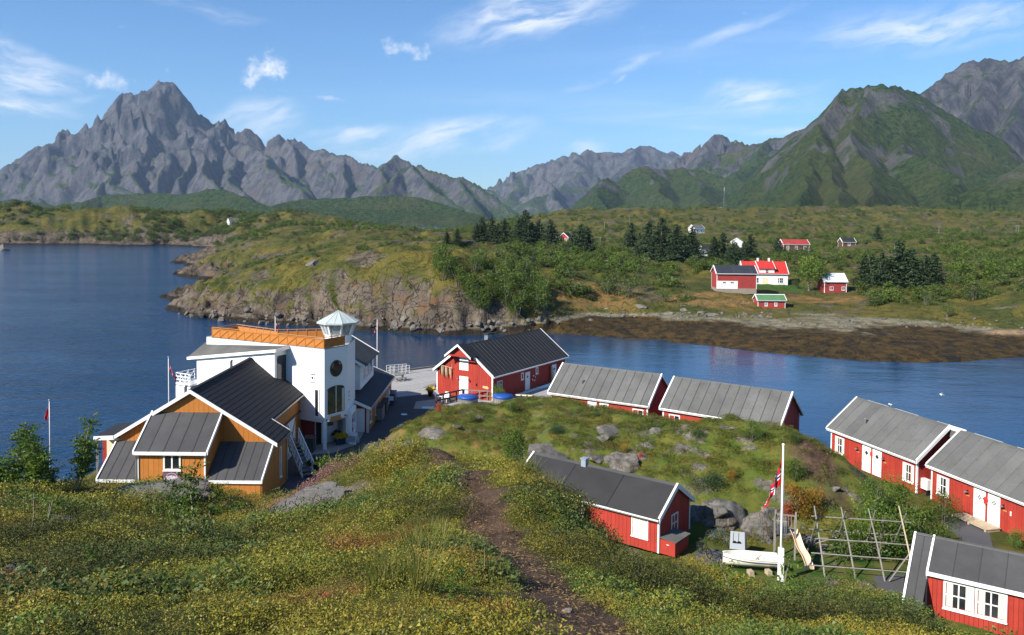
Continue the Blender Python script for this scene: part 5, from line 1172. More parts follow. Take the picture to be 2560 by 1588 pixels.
for i in range(12):
    a, b = i/12, (i+1)/12
    HB().slab([(xrg+(xe-xrg)*a+.005, ya, zrg+(ze_-zrg)*a+.005), (xrg+(xe-xrg)*b, ya, zrg+(ze_-zrg)*b+.02), (xrg+(xe-xrg)*b, yb, zrg+(ze_-zrg)*b+.02), (xrg+(xe-xrg)*a+.005, yb, zrg+(ze_-zrg)*a+.005)], (0,0,.03)).obj('roof_course', 'roof_slate', rfh)
for yy in (ya-.04, yb): HB().slab([(xe+.05, yy, ze_-.22), (xrg, yy, zrg-.20), (xrg, yy, zrg+.08), (xe+.05, yy, ze_+.06)], (0,.05,0)).obj('bargeboard', 'white_paint', sh)
HB().box((xe, ya, ze_-.2), (xe+.05, yb, ze_+.03)).obj('fascia', 'steel_grey', sh)
HB().box((-13.45, 77.0, 2.8), (-13.28, 77.12, 5.1)).box((-13.33, 77.0, 2.8), (-13.25, 77.2, 5.1)).obj('corner_board', 'white_paint', sh)
for s in (1.0, 4.2): window(FH, s, .75, .75, 1.25, hwl, 1, 2, fr=.1)
# upper storey with windows behind the lookout
up2 = HB().box((-20, 79.6, 6.3), (-14.5, 87.2, 8.7)).obj('upper_storey', 'white_paint', sh)
upr = HB().slab([(-14.0, 79.2, 8.55), (-14.0, 87.6, 8.55), (-17.4, 87.6, 10.6), (-17.4, 79.2, 10.6)], (0,0,.1)).slab([(-20.6, 79.2, 8.55), (-20.6, 87.6, 8.55), (-17.4, 87.6, 10.6), (-17.4, 79.2, 10.6)], (0,0,.1)).obj('upper_roof', 'felt_mid', sh)
HB().slab([(-13.98, 87.6, 8.45), (-17.4, 87.6, 10.5), (-17.4, 87.6, 10.78), (-13.98, 87.6, 8.73)], (0,.06,0)).obj('bargeboard', 'white_paint', upr); HB().slab([(-13.98, 79.2, 8.45), (-17.4, 79.2, 10.5), (-17.4, 79.2, 10.78), (-13.98, 79.2, 8.73)], (0,-.06,0)).obj('bargeboard', 'white_paint', upr)
FU = Mh @ face((-14.5, 79.6, 6.3), (0, 1, 0), (1, 0, 0))
for s in (.8, 2.9, 5.0): window(FU, s, .7, 1.3, 1.3, up2, 2, 2, fr=.1)
for x, y in ((-18.2, 84.0), (-15.6, 89.0)): vent_pipe(Vector((x, y, 10.2 if x < -17 else 6.3))-SL_, .9, sh, .14)

# ------------------------------------------------------------------ farm across the water
def at_y(u, v, y): return pd(u, v, y)
p = at_y(1790.3, 684.5, 196); rb, wl, F = gable_house('barn', 'red barn with black roof and white lower wall on the far shore', 'barn', p[:2], R_(-1.5), 9.85, 6.4, p[2], 1.75, p[2]-3.55, 10, roof='roof_slate', seam=None, sep=(), trim='white_paint', wall='red_faded', board=.3, found='foundation')
MB(F['front']).box((-.05, 0, .04), (4.9, 1.85, .07)).obj('white_lower_wall', 'white_paint', wl)
for s in (1.35, 3.2): window(F['front'], s, 1.25, .75, .42, wl, 3, 1, fr=.04, d=.09)
p = at_y(1858, 685, 214); rh_, wl, F = gable_house('farmhouse', 'white farmhouse with red roof behind the black-roofed barn', 'house', p[:2], R_(-2), 11.7, 7.0, p[2], 3.0, p[2]-3.1, 12, wall='white_paint', roof='roof_red', seam=None, sep=(), found='foundation')
zt = F['H']; zz0 = F['H']+1.35
ak = MB().box((4.15, .25, zt-.3), (8.0, 3.4, zz0)).obj('dormer', 'white_paint', rh_)
MB().slab([(3.85, -.1, zz0-.02), (8.3, -.1, zz0-.02), (8.3, 3.55, zt+3.15), (3.85, 3.55, zt+3.15)], (0, 0, .1)).obj('dormer_roof', 'roof_red', ak)
for xx in (3.8, 8.26): MB().slab([(xx, -.12, zz0-.1), (xx, 3.5, zt+3.05), (xx, 3.5, zt+3.32), (xx, -.12, zz0+.14)], (.1, 0, 0)).obj('bargeboard', 'white_paint', ak)
window(face((4.15, .25, zt-.3), (1, 0, 0), (0, -1, 0)), 1.6, .55, .7, .95, ak, 2, 2, fr=.08)
window(F['front'], 8.7, .85, 1.3, 1.25, wl, 3, 2, fr=.08); window(F['front'], 3.2, .85, .55, 1.25, wl, 1, 2, fr=.06)
door(F['front'], 4.9, .1, 1.2, 2.0, wl, mat='cream_paint')
for xx in (4.3, 7.2):
    ch = MB().box((xx, 3.3, F['H']+2.7), (xx+.45, 3.75, F['H']+4.0)).obj('chimney', 'white_old', rh_)
p = at_y(2060, 705, 204); rs_, wl, F = gable_house('shed', 'small red shed with pale tin roof beside the leafy tree', 'shed', p[:2], R_(-1), 5.9, 5.6, p[2], 1.9, p[2]-2.95, 6, wall='red_faded', roof='roof_tin', seam=None, sep=())
for s in (1.35, 4.25): window(F['front'], s, 1.0, .72, .72, wl, 2, 1, fr=.08)
p = at_y(1893, 751.5, 186); rg_, wl, F = gable_house('boathouse', 'little red boathouse with green roof near the shoreline', 'boathouse', p[:2], R_(-1.5), 6.6, 4.2, p[2], 1.15, p[2]-2.0, 6, wall='red_faded', roof='roof_green', seam=None, sep=(), ridge_mat='white_old', trim='white_old')
for s in (1.6, 3.75): window(F['front'], s, .85, .42, .68, wl, 2, 3, fr=.1, bar=.03)
MB().box((.4, .4, -1.3), (.6, 3.8, 0)).box((6.0, .4, -1.3), (6.2, 3.8, 0)).box((2.3, .4, -1.2), (2.5, .6, 0)).box((4.2, .4, -1.2), (4.4, .6, 0)).obj('pile', 'grey_wood', rg_)

# houses scattered on the heath and beyond
def far_house(name, label, u, v, y, L, W, h, rise, th, wall, roof, wins=2, gable_front=False, cat='house'):
    p = pd(u, v, y); zb = float(far_z(np.array([p[0]]), np.array([p[1]]))[0]) if y < 1000 else p[2]-h
    z0 = min(p[2]-h, zb)
    r, wl, F = gable_house(name, label, cat, p[:2], R_(th), L, W, p[2], rise, p[2]-h, 4, wall=wall, roof=roof, seam=None, sep=(), board=.4, found='foundation')
    fc = F['left'] if gable_front else F['front']; sp = (F['y1']-F['y0']) if gable_front else F['x1']-F['x0']
    for k in range(wins): window(fc, sp*(k+.5)/wins-.45, .9, .9, 1.1, wl, 2, 2, fr=.1)
    return r
far_house('cabin', 'orange-red cabin with dark roof in the gap between the spruces', 1421, 594, 385, 6.5, 5.0, 2.4, 2.1, 62, 'red_paint', 'roof_black', 2, True, 'cabin')
far_house('annex', 'white annex left of the orange-red cabin', 1391, 591, 388, 3.2, 4, 1.8, 1.0, 0, 'white_paint', 'felt_dark', 1)
far_house('house', 'white gabled house high on the heath above the spruces', 1737, 572, 470, 7.5, 6, 2.8, 2.2, 28, 'white_paint', 'felt_grey', 2)
far_house('house', 'white house with dark roof half hidden by spruces', 1756, 626, 292, 4.6, 5, 2.4, 1.9, 4, 'white_paint', 'roof_black', 1)
far_house('house', 'white house with bright gable and dark roof among small spruces', 1857, 606, 330, 7, 4.8, 2.2, 1.6, 72, 'white_paint', 'roof_black', 1, True)
far_house('house', 'long brown house with reddish brown roof behind the farm', 1958, 612, 335, 11, 6.5, 2.6, 2.0, 2, 'brown_wood', 'red_faded', 3)
far_house('house', 'dark house with black roof right of the brown house', 2106, 606, 345, 6, 5, 2.2, 1.7, 2, 'brown_wood', 'roof_black', 1)
far_house('house', 'white house in the wood on the left peninsula', 573, 554, 640, 8.0, 7, 3.0, 2.4, 35, 'white_paint', 'felt_grey', 2)
far_house('house', 'small pale house on the skyline left of the rocky hillock', 610, 542, 700, 6, 5, 2.2, 1.6, 0, 'white_old', 'felt_grey', 1)
gx_ = thing('modern_cabin', 'long grey flat-roofed cabin on the bare ridge', 'cabin', pd(1470, 556, 620), R_(-4))
MB().box((0, 0, 0), (15, 5, 3.4)).obj('wall', 'grey_wood', gx_); MB().box((-.4, -.6, 3.4), (15.4, 5.4, 3.7)).obj('roof', 'felt_dark', gx_)
for k in range(4): MB().box((1.4+k*1.2, -.05, .8), (2.4+k*1.2, -.002, 2.8)).obj('window', 'galvanised', gx_)
MB().box((10.5, -1.2, -1.5), (14.5, 0, .6)).obj('terrace', 'white_old', gx_)
hb = thing('lookout_box', 'small tan hut on the skyline of the heath', 'hut', pd(1789, 526, 745)); MB().box((0, 0, -.5), (6, 4, 2.2)).obj('wall', 'tan_canvas', hb); MB().slab([(-.3, -.3, 2.2), (6.3, -.3, 2.2), (6.3, 4.3, 2.8), (-.3, 4.3, 2.8)], (0, 0, .2)).obj('roof', 'pale_wood', hb)
for k, (u, v, w, lab) in enumerate([(902, 556, 12, 'pale house left of the inlet in the far valley village'), (1042, 560, 9, 'white house at the left bank of the far inlet'), (1070, 559, 7, 'tiny white house above the middle of the far inlet'), (1140, 562, 13, 'long pale house at the right bank of the far inlet'), (1152, 560, 8, 'small white house behind the long pale one by the far inlet'), (1182, 558, 9, 'dark red house beside the spruces near the far inlet')]):
    p = pd(u, v+4, 2080); r = thing('village_house', lab, 'house', p, 0, 'houses of the far village')
    MB().box((0, 0, -6), (w, 8, 4.5)).obj('wall', 'red_faded' if 'red' in lab else 'white_paint', r); MB().slab([(-.5, -.5, 4.5), (w+.5, -.5, 4.5), (w+.5, 4, 8), (-.5, 4, 8)], (0, 0, .3)).slab([(-.5, 8.5, 4.5), (w+.5, 8.5, 4.5), (w+.5, 4, 8), (-.5, 4, 8)], (0, 0, .3)).obj('roof', 'felt_grey', r)
# ------------------------------------------------------------------ where a sight line meets the ground
def hit(u, v, near=False, y0=None, y1=None):
    d = ray(u, v); ys = np.exp(np.linspace(math.log(y0 or (2 if near else 130)), math.log(y1 or (100 if near else 2000)), 900))
    x = d[0]/d[1]*ys; z = CAM_Z+d[2]/d[1]*ys
    g = near_z(x, ys) if near else far_z(x, ys)
    i = np.argmax(z < g)
    return np.array([x[i], ys[i], g[i]]) if (z < g).any() else np.array([x[-1], ys[-1], g[-1]])
def gz(x, y): return float(near_z(np.array([x]), np.array([y]))[0])
def fzz(x, y): return float(far_z(np.array([x]), np.array([y]))[0])
def clip_poly(poly, nx, ny, c):       # keep nx*x+ny*y <= c
    out = []
    for i in range(len(poly)):
        a, b = poly[i], poly[(i+1) % len(poly)]; da, db = nx*a[0]+ny*a[1]-c, nx*b[0]+ny*b[1]-c
        if da <= 0: out.append(a)
        if (da < 0) != (db < 0) and da != db: t_ = da/(da-db); out.append((a[0]+(b[0]-a[0])*t_, a[1]+(b[1]-a[1])*t_))
    return out
def plank_deck(par, poly, ang, w, z, th, mat, gap=.02):
    d = (math.cos(ang), math.sin(ang)); n = (-d[1], d[0]); cs = [n[0]*p[0]+n[1]*p[1] for p in poly]; c = min(cs); rng = random.Random(3)
    while c < max(cs):
        q = clip_poly(clip_poly(poly, n[0], n[1], c+w-gap/2), -n[0], -n[1], -(c+gap/2))
        if len(q) >= 3:
            zz = z+rng.uniform(-.006, .006); MB().prism(q, zz-th, zz).obj('plank', mat, par)
        c += w
def drape(name, poly, mat, off=.03, step=.4):
    xs = [p[0] for p in poly]; ys = [p[1] for p in poly]
    bm = bmesh.new(); bm.faces.new([bm.verts.new((x, y, 0)) for x, y in poly])
    for a, b, ax in ((min(xs), max(xs), 0), (min(ys), max(ys), 1)):
        k = a+step
        while k < b:
            co = [0, 0, 0]; co[ax] = k; no = [0, 0, 0]; no[ax] = 1
            bmesh.ops.bisect_plane(bm, geom=bm.verts[:]+bm.edges[:]+bm.faces[:], plane_co=co, plane_no=no); k += step
    P = np.array([v.co[:2] for v in bm.verts]); Zg = near_z(P[:, 0], P[:, 1])
    for v, z in zip(bm.verts, Zg): v.co.z = z+off
    me = bpy.data.meshes.new(name); bm.to_mesh(me); bm.free(); me.materials.append(MATS[mat])
    me.polygons.foreach_set('use_smooth', np.ones(len(me.polygons), bool))
    o = link(bpy.data.objects.new(name, me)); tag(o, kind='structure'); return o

# ------------------------------------------------------------------ quay surfaces
def sheet(name, poly, z, mat, th=.3):
    o = MB().prism(poly, z-th, z).obj(name, mat); tag(o, kind='structure'); return o
sheet('road', [(-19, 56.5), (-9.5, 56.5), (-9, 66), (-7.5, 76), (-5.5, 84), (-2.0, 90.0), (-8.6, 94.8), (-13.0, 92.6), (-13.3, 77.1), (-18.4, 74.0), (-18.4, 62.6)], 2.80, 'asphalt')
sheet('pavement', [pz(u, v, 2.806)[:2] for u, v in [(1040, 1004), (1106, 996), (1106, 1008), (1070, 1022), (1034, 1022)]], 2.806, 'concrete', .05)
sheet('pavement', [(-17.4, 69.6), (-15.2, 70.2), (-13.6, 73.2), (-13.7, 76.9), (-15.2, 77.2), (-17.2, 73.2)], 2.87, 'concrete', .12)
pud = sheet('puddle', [tuple(pz(1078+26*math.cos(k*.5236)*(1+.25*math.sin(3*k)), 1019+3.4*math.sin(k*.5236), 2.811)[:2]) for k in range(12)], 2.811, 'puddle', .004)
for (u, v, a, b) in ((1010, 1036, 8, 2.2), (1004, 1062, 7, 2.0), (997, 1066, 6, 1.6)):
    sheet('puddle', [tuple(pz(u+a*math.cos(k*.5236)*(1+.25*math.sin(3*k)), v+b*math.sin(k*.5236), 2.804)[:2]) for k in range(12)], 2.8045, 'puddle', .004)
pier = thing('pier', 'grey plank pier between the slate-roofed wing and the red warehouse', 'pier', (0, 0, 0))
PP_ = [(-19.5, 93.6), (-13.2, 92.3), (-8.4, 94.9), (.5, 109.0), (-5.5, 115.0), (-10.6, 111), (-16, 106.5), (-19.5, 103.6)]
plank_deck(pier, PP_, math.atan2(4.5, 5.4), .34, 2.83, .07, 'deck_wood')
for (a, b) in zip(PP_[3:-1], PP_[4:]): MB().beam((*a, 2.93), (*b, 2.93), .22, .22).obj('edge_beam', 'grey_wood', pier)
for k in range(12):
    t_ = k/11; p = np.array(PP_[7])*(1-t_)+np.array(PP_[4])*t_
    MB().tube([(p[0]+.3, p[1]-.4, -4), (p[0]+.3, p[1]-.4, 2.75)], .16, 8).obj('pile', 'post_dark', pier)
tdk = thing('terrace_deck', 'low plank deck round the two hot tubs', 'deck', (0, 0, 0))
plank_deck(tdk, [tuple(pz(u, v, 2.85)[:2]) for u, v in [(1092, 1016), (1158, 996), (1240, 1000), (1330, 1000), (1440, 985), (1440, 1010), (1300, 1030), (1170, 1034)]], R_(10), .3, 2.85, .06, 'deck_wood')
# seaside deck behind the left cabins
bd = thing('walkway', 'plank walkway between warehouse and first grey-roofed cabin', 'walkway', (0, 0, 0))
plank_deck(bd, [(-1.3, 90.8), (2.6, 85.2), (6.0, 88.5), (11, 96), (8.6, 104.5)], R_(57), .3, 2.84, .06, 'deck_wood')

def fence(name, label, pts, h, mat_p, mat_r, n, rails=2, sz=.12, cat='fence', mid=None):
    r = thing(name, label, cat, tuple(pts[0]))
    O = Vector(pts[0])
    for a, b in zip(pts[:-1], pts[1:]):
        a, b = Vector(a)-O, Vector(b)-O
        for k in range(n+1): p = a.lerp(b, k/n); MB().beam(p-Vector((0, 0, .3)), p+Vector((0, 0, h)), sz, sz).obj('post', mat_p, r)
        for q in range(rails):
            z = h*(.45+.5*q/(max(1, rails-1))); MB().beam(a+Vector((0, 0, z)), b+Vector((0, 0, z)), sz*.5, sz).obj('rail', mat_r, r)
    return r
z3 = lambda u, v, z=2.85: tuple(pz(u, v, z))
fence('fence', 'dark post fence left of the blue-covered hot tub', [z3(1091, 1014), z3(1157, 999)], 1.15, 'post_dark', 'post_dark', 4, 2, .16)
fence('fence', 'bleached rail fence behind the left hot tub', [z3(1160, 998), z3(1238, 1003)], 1.1, 'grey_wood', 'grey_wood', 4, 2, .12)
fence('fence', 'cream rail fence right of the second hot tub', [z3(1288, 1007), z3(1332, 1009)], .9, 'post_dark', 'cream_paint', 3, 2, .14)
def hot_tub(label, u, v):
    p = pz(u, v, 2.85); r = thing('hot_tub', label, 'hot tub', tuple(p), 0, 'hot tubs with blue covers')
    for k in range(26):
        a = 2*math.pi*k/26; MB(Matrix.Rotation(a, 4, 'Z')).box((.98, -.115, 0), (1.06, .115, .98)).obj('stave', 'grey_wood', r)
    for z in (.2, .72): MB().ring((0, 0, z), 1.065, .012, 26, 'z', .05).obj('hoop', 'steel_grey', r)
    MB().tube([(0, 0, .86), (0, 0, .88), (0, 0, 1.12), (0, 0, 1.2)], [1.10, 1.13, 1.10, .15], 28).obj('cover', 'tarp_blue', r, True)
hot_tub('round wooden hot tub under a blue cover, the left of two', 1170, 1015)
hot_tub('hot tub with blue cover half hidden by a bush', 1258, 1013)
def chair(label, u, v, rz):
    p = pz(u, v, 2.85); r = thing('garden_chair', label, 'chair', tuple(p), rz)
    MB().box((-.3, -.3, .38), (.3, .3, .43)).obj('seat', 'white_paint', r)
    MB().slab([(-.3, .3, .4), (.3, .3, .4), (.26, .62, 1.0), (-.26, .62, 1.0)], (0, .04, 0)).obj('backrest', 'white_paint', r)
    for x in (-.27, .27):
        for y in (-.27, .27): MB().beam((x, y, 0), (x, y, .38), .05).obj('leg', 'white_paint', r)
        MB().box((x-.04, -.3, .6), (x+.04, .42, .63)).obj('armrest', 'white_paint', r); MB().beam((x, -.27, .43), (x, -.27, .6), .05).obj('arm_post', 'white_paint', r)
chair('white garden chair by the warehouse corner', 1097, 1001, R_(40)); chair('white garden chair nearer the dark fence', 1113, 1005, R_(-20))
def picnic(label, p, rz):
    r = thing('picnic_table', label, 'table', p, rz)
    for k in range(4): MB().box((-.8, -.36+k*.18, .72), (.8, -.2+k*.18, .76)).obj('top_plank', 'grey_wood', r)
    for y in (-.75, .75): MB().box((-.8, y-.13, .43), (.8, y+.13, .47)).obj('bench_plank', 'grey_wood', r)
    for x in (-.55, .55):
        MB().beam((x, -.65, 0), (x, .3, .72), .05, .1).obj('leg', 'grey_wood', r); MB().beam((x+.06, .65, 0), (x+.06, -.3, .72), .05, .1).obj('leg', 'grey_wood', r); MB().beam((x+.03, -.8, .42), (x+.03, .8, .42), .04, .09).obj('brace', 'grey_wood', r)
picnic('grey picnic table on the pier by the gangway rails', z3(996, 951), R_(30)); picnic('small grey table left of the warehouse corner', z3(1082, 978), R_(50))
rp = thing('gangway', 'white tubular gangway rails at the pier edge', 'gangway', z3(985, 938))
e = Vector(z3(1024, 932))-Vector(z3(974, 936)); e.z = 0; s_ = Vector((-e.y, e.x, 0)).normalized()*1.1; A = Vector((-.6, 0, 0))
for off in (Vector((0, 0, 0)), s_):
    for z in (.35, .7, 1.05): MB().tube([A+off+Vector((0, 0, z)), A+off+e+Vector((0, 0, z))], .035, 6).obj('rail', 'white_old', rp)
    for k in range(6): p = A+off+e*(k/5); MB().tube([p, p+Vector((0, 0, 1.05))], .035, 6).obj('post', 'white_old', rp)
MB().slab([A, A+e, A+e+s_, A+s_], (0, 0, .05)).obj('tread', 'steel_grey', rp)
def pot(label, p, r0, mat, n, sc=1.0, dark='blue_paint'):
    r = thing('flower_pot', label, 'flower pot', p)
    MB().tube([(0, 0, 0), (0, 0, .45*sc), (0, 0, .5*sc)], [r0*.7, r0, r0*1.05], 12).obj('pot', dark, r, True)
    rng = random.Random(n); m = MB()
    for k in range(n):
        a = rng.random()*6.28; q = r0*1.5*math.sqrt(rng.random()); z = .5*sc+.35*sc*rng.random()*(1.3-q/r0/1.5); c = Vector((q*math.cos(a), q*math.sin(a), z)); s = .05*sc
        u1 = Vector((rng.uniform(-1, 1), rng.uniform(-1, 1), rng.uniform(-1, 1))).normalized()*s; u2 = u1.cross(Vector((rng.uniform(-1, 1), rng.uniform(-1, 1), 1))).normalized()*s
        m._add([c-u1-u2, c+u1-u2, c+u1+u2, c-u1+u2], [(0, 1, 2, 3)])
    o = m.obj('flowers', mat, r); tag(o, kind='stuff')
    return r
pot('pot of yellow flowers on the pier near the warehouse', z3(1076, 990), .35, 'flower_yellow', 220, 1.3, 'black_paint')
for k, (u, v, m_, lab) in enumerate([(846, 1112, 'flower_yellow', 'left blue pot of yellow flowers at the white entrance'), (857, 1110, 'flower_yellow', 'right blue pot of yellow flowers at the white entrance'), (842, 1104, 'brown_wood', 'dark purple potted shrub behind the yellow flowers')]):
    pot(lab, z3(u, v, 2.87), .3, m_, 260, 1.25)
pot('potted shrub in the shade beside the white stair', z3(787, 1181), .4, 'hill_ground', 260, 1.4, 'black_paint')
# stores along the shop wing
def crate(name, label, cat, p, s, mat, lid=None, rz=0):
    r = thing(name, label, cat, p, rz)
    MB().box((-s[0]/2, -s[1]/2, .06), (s[0]/2, s[1]/2, s[2])).obj('body', mat, r)
    MB().slab([(-s[0]/2-.04, -s[1]/2-.04, s[2]+.003), (s[0]/2+.04, -s[1]/2-.04, s[2]+.003), (s[0]/2+.04, s[1]/2+.04, s[2]+.12), (-s[0]/2-.04, s[1]/2+.04, s[2]+.12)], (0, 0, .05)).obj('lid', lid or mat, r)
    for x in (-.4, .4):
        for y in (-.4, .4): MB().box((x*s[0]-.05, y*s[1]-.05, 0), (x*s[0]+.05, y*s[1]+.05, .06)).obj('foot', 'post_dark', r)
crate('storage_box', 'pale board storage box nearest along the orange wing', 'box', z3(946, 1047), (1.0, 1.8, 1.25), 'grey_wood', 'post_dark')
crate('storage_box', 'dark storage box behind the pale one along the orange wing', 'box', z3(955, 1030), (1.1, 1.6, 1.15), 'post_dark')
crate('fish_tub', 'blue-black tub at the far end of the orange wing', 'tub', z3(975, 1008), (1.2, 1.6, 1.1), 'blue_paint', 'black_paint')
crate('grill_cabinet', 'pale grey tall cabinet with flue against the orange wing', 'cabinet', z3(963, 1012), (.9, .9, 1.5), 'white_old')
sg_ = thing('sandwich_board', 'white sandwich board in front of the show case', 'sign', z3(885, 1109), R_(-20))
for s in (-1, 1): MB().slab([(-.35, s*.28, 0), (.35, s*.28, 0), (.35, s*.02, 1.0), (-.35, s*.02, 1.0)], (0, .03*s, 0)).obj('panel', 'white_paint', sg_)
MB().slab([(-.28, -.335, .25), (.28, -.335, .25), (.28, -.20, .7), (-.28, -.20, .7)], (0, -.006, 0)).obj('notice', 'galvanised', sg_)
sn = thing('menu_sign', 'small white sign standing by the storage boxes', 'sign', z3(973, 1018)); MB().box((-.45, -.03, .7), (.45, .03, 1.15)).obj('panel', 'white_paint', sn); MB().beam((-.3, 0, 0), (-.3, 0, .7), .06).obj('leg', 'post_dark', sn); MB().beam((.3, 0, 0), (.3, 0, .7), .06).obj('leg', 'post_dark', sn)
crate('waste_bin', 'dark waste bin beside the white sliding door', 'bin', z3(774, 1130), (.8, .8, 1.2), 'post_dark')

# ------------------------------------------------------------------ bicycles
def bicycle(label, p, rz, tilt, frame):
    r = thing('bicycle', label, 'bicycle', p); r.rotation_euler = (tilt, 0, rz)
    for x in (-.52, .52):
        w = MB().ring((x, -.02, .34), .30, .035, 20, 'y', .04).obj('wheel', 'black_rubber', r)
        m = MB()
        for k in range(8): m.beam((x, 0, .34), (x+.3*math.cos(k*.785), 0, .34+.3*math.sin(k*.785)), .008)
        tag(m.obj('spokes', 'steel_grey', w), kind='stuff')
    J = dict(bb=(-.08, 0, .3), st=(-.22, 0, .78), hd=(.36, 0, .82), rr=(-.52, 0, .34), fr=(.52, 0, .34))
    m = MB()
    for a, b in (('bb', 'st'), ('bb', 'hd'), ('st', 'hd'), ('bb', 'rr'), ('st', 'rr'), ('hd', 'fr')): m.tube([J[a], J[b]], .022, 6)
    m.obj('frame', frame, r)
    MB().tube([(-.22, 0, .78), (-.25, 0, .92)], .018, 6).box((-.38, -.07, .92), (-.12, .07, .97)).obj('saddle', 'black_rubber', r)
    MB().tube([(.36, 0, .82), (.33, 0, 1.0), (.3, -.28, 1.02)], .016, 6).tube([(.33, 0, 1.0), (.3, .28, 1.02)], .016, 6).obj('handlebar', 'black_paint', r)
b1 = hit(1795, 1358, True, 40); b2 = hit(1757, 1390, True, 40)
bicycle('silver and blue bicycle leaning on the rock face', tuple(pz(1795, 1358, 3.3)), R_(-40), R_(-12), 'blue_paint')
bicycle('dark bicycle at the back of the red storage bin', tuple(pz(1762, 1390, 3.3)), R_(-70), R_(8), 'black_paint')
bicycle('black bicycle parked on the asphalt at the foot of the knoll', tuple(pz(995, 1131, 2.8)), R_(8), R_(4), 'black_paint')

# ------------------------------------------------------------------ playground corner
zl = 3.28
sb = thing('swing_board', 'light grey tilted board with two black pads on the grass', 'board', tuple(pz(1842, 1372, zl)), R_(-15))
MB().slab([(-.42, -.25, .05), (.45, -.25, .05), (.42, .25, .95), (-.38, .25, .95)], (0, .03, .0)).obj('panel', 'steel_grey', sb)
MB().slab([(.45, -.25, .05), (.55, -.05, .05), (.52, .35, .9), (.42, .25, .95)], (.02, 0, 0)).obj('side', 'steel_grey', sb)
for x in (-.14, .12): MB(Matrix.Translation((x, -.09, .36)) @ Matrix.Rotation(R_(-61), 4, 'X')).disc((0, 0, 0), .12, 12, 'z', .04, .17).obj('pad', 'black_rubber', sb)
for x in (-.2, .1): MB().beam((x-.02, -.05, .44), (x, .2, .9), .02).obj('cord', 'black_rubber', sb)
# slide tower
sp = Vector(pz(1935, 1389, zl)); sl_ = thing('slide', 'pale peach slide on a grey timber tower beside the flagpole', 'slide', tuple(sp), R_(-20))
W_ = 1.15; hp = 1.35
for x, y in ((0, 0), (W_, 0), (0, W_), (W_, W_)): MB().beam((x, y, -.1), (x, y, hp+1.0 if y or x == 0 else hp+.95), .1).obj('post', 'grey_wood', sl_)
for k in range(6): MB().box((0.06, .06+k*.18, hp), (W_-.06, .22+k*.18, hp+.04)).obj('floor_plank', 'grey_wood', sl_)
for (a, b) in (((0, 0), (W_*.6, 0)), ((0, W_), (0, 0)), ((W_, W_), (0, W_))):
    a, b = Vector((*a, 0)), Vector((*b, 0))
    for k in range(7): p = a.lerp(b, (k+.5)/7); MB().beam(p+Vector((0, 0, hp-.05)), p+Vector((0, 0, hp+.72)), .10, .03).obj('slat', 'grey_wood', sl_)
    MB().beam(a+Vector((0, 0, hp+.76)), b+Vector((0, 0, hp+.76)), .05, .08).obj('rail', 'grey_wood', sl_)
for s in (-1, 1):
    pass
tgt = Vector(pz(2023, 1424, zl)); st0 = Matrix.Translation(sp) @ Matrix.Rotation(R_(-20), 4, 'Z'); loc = st0.inverted() @ tgt
A = Vector((W_-.1, .35, hp+.05)); B = Vector((loc.x, loc.y, .12)); dirh = Vector((B.x-A.x, B.y-A.y, 0)).normalized(); sd2 = Vector((-dirh.y, dirh.x, 0))*.24
n = 14; rows = []; prof = [(-1, .17), (-.92, .18), (-.75, .02), (0, -.01), (.75, .02), (.92, .18), (1, .17)]
ms = MB(); vs = []
for i in range(n+1):
    t_ = i/n; p = A.lerp(B, t_); p.z = A.z+(B.z-A.z)*t_+.10*math.sin(t_*2*math.pi*1.5+.3)*(1-t_*.3)
    for a, b in prof: vs.append(p+sd2*a+Vector((0, 0, b)))
k = len(prof); fs = [(i*k+j, i*k+j+1, (i+1)*k+j+1, (i+1)*k+j) for i in range(n) for j in range(k-1)]
ms._add(vs, fs); ms._add([v-Vector((0, 0, .05)) for v in vs], [f[::-1] for f in fs]); ms.obj('chute', 'slide_plastic', sl_, True)
MB().beam(B+sd2-Vector((0, 0, .1)), B+sd2+Vector((0, 0, .1)), .1).beam(B-sd2-Vector((0, 0, .1)), B-sd2+Vector((0, 0, .1)), .1).beam(B-sd2, B+sd2, .06, .22).obj('chute_foot', 'slide_plastic', sl_)
# dinghy on blocks
bo = thing('dinghy', 'white open dinghy with dark stripe lying on the lawn', 'boat', tuple(pz(1880, 1428, zl)+np.array([0, .35, .18])), R_(-6)); bo.scale = (.87, .87, .87)
secs = []; nS = 13
for i in range(nS):
    t_ = i/(nS-1); x = -1.75+3.5*t_; w = .72*min(1, (math.sin(min(1, t_*1.75+.06)*math.pi/2))**.75); sheer = .62+.16*(1-t_)**2
    secs.append([(x+.15*(1-t_)*0, w*c_, z_) for c_, z_ in ((1.0, sheer), (.97, sheer*.72), (.86, .28), (.5, .06), (0, .0), (-.5, .06), (-.86, .28), (-.97, sheer*.72), (-1.0, sheer))])
def loft(S, scale=1.0, dz=0.0):
    v = []; f = []
    for s in S: v += [(x, y*scale, z+dz) for x, y, z in s]
    k = len(S[0])
    for i in range(len(S)-1): f += [(i*k+j, i*k+j+1, (i+1)*k+j+1, (i+1)*k+j) for j in range(k-1)]
    return v, f
m = MB(); v, f = loft(secs); m._add(v, f); m._add(secs[-1], [tuple(range(9))]); hull = m.obj('hull', 'hull_white', bo, True)
m = MB(); v, f = loft([[(x, y*.93, max(z, .14)+.012) for x, y, z in s] for s in secs]); m._add(v, [q[::-1] for q in f]); m.obj('inner_skin', 'hull_white', bo, True)
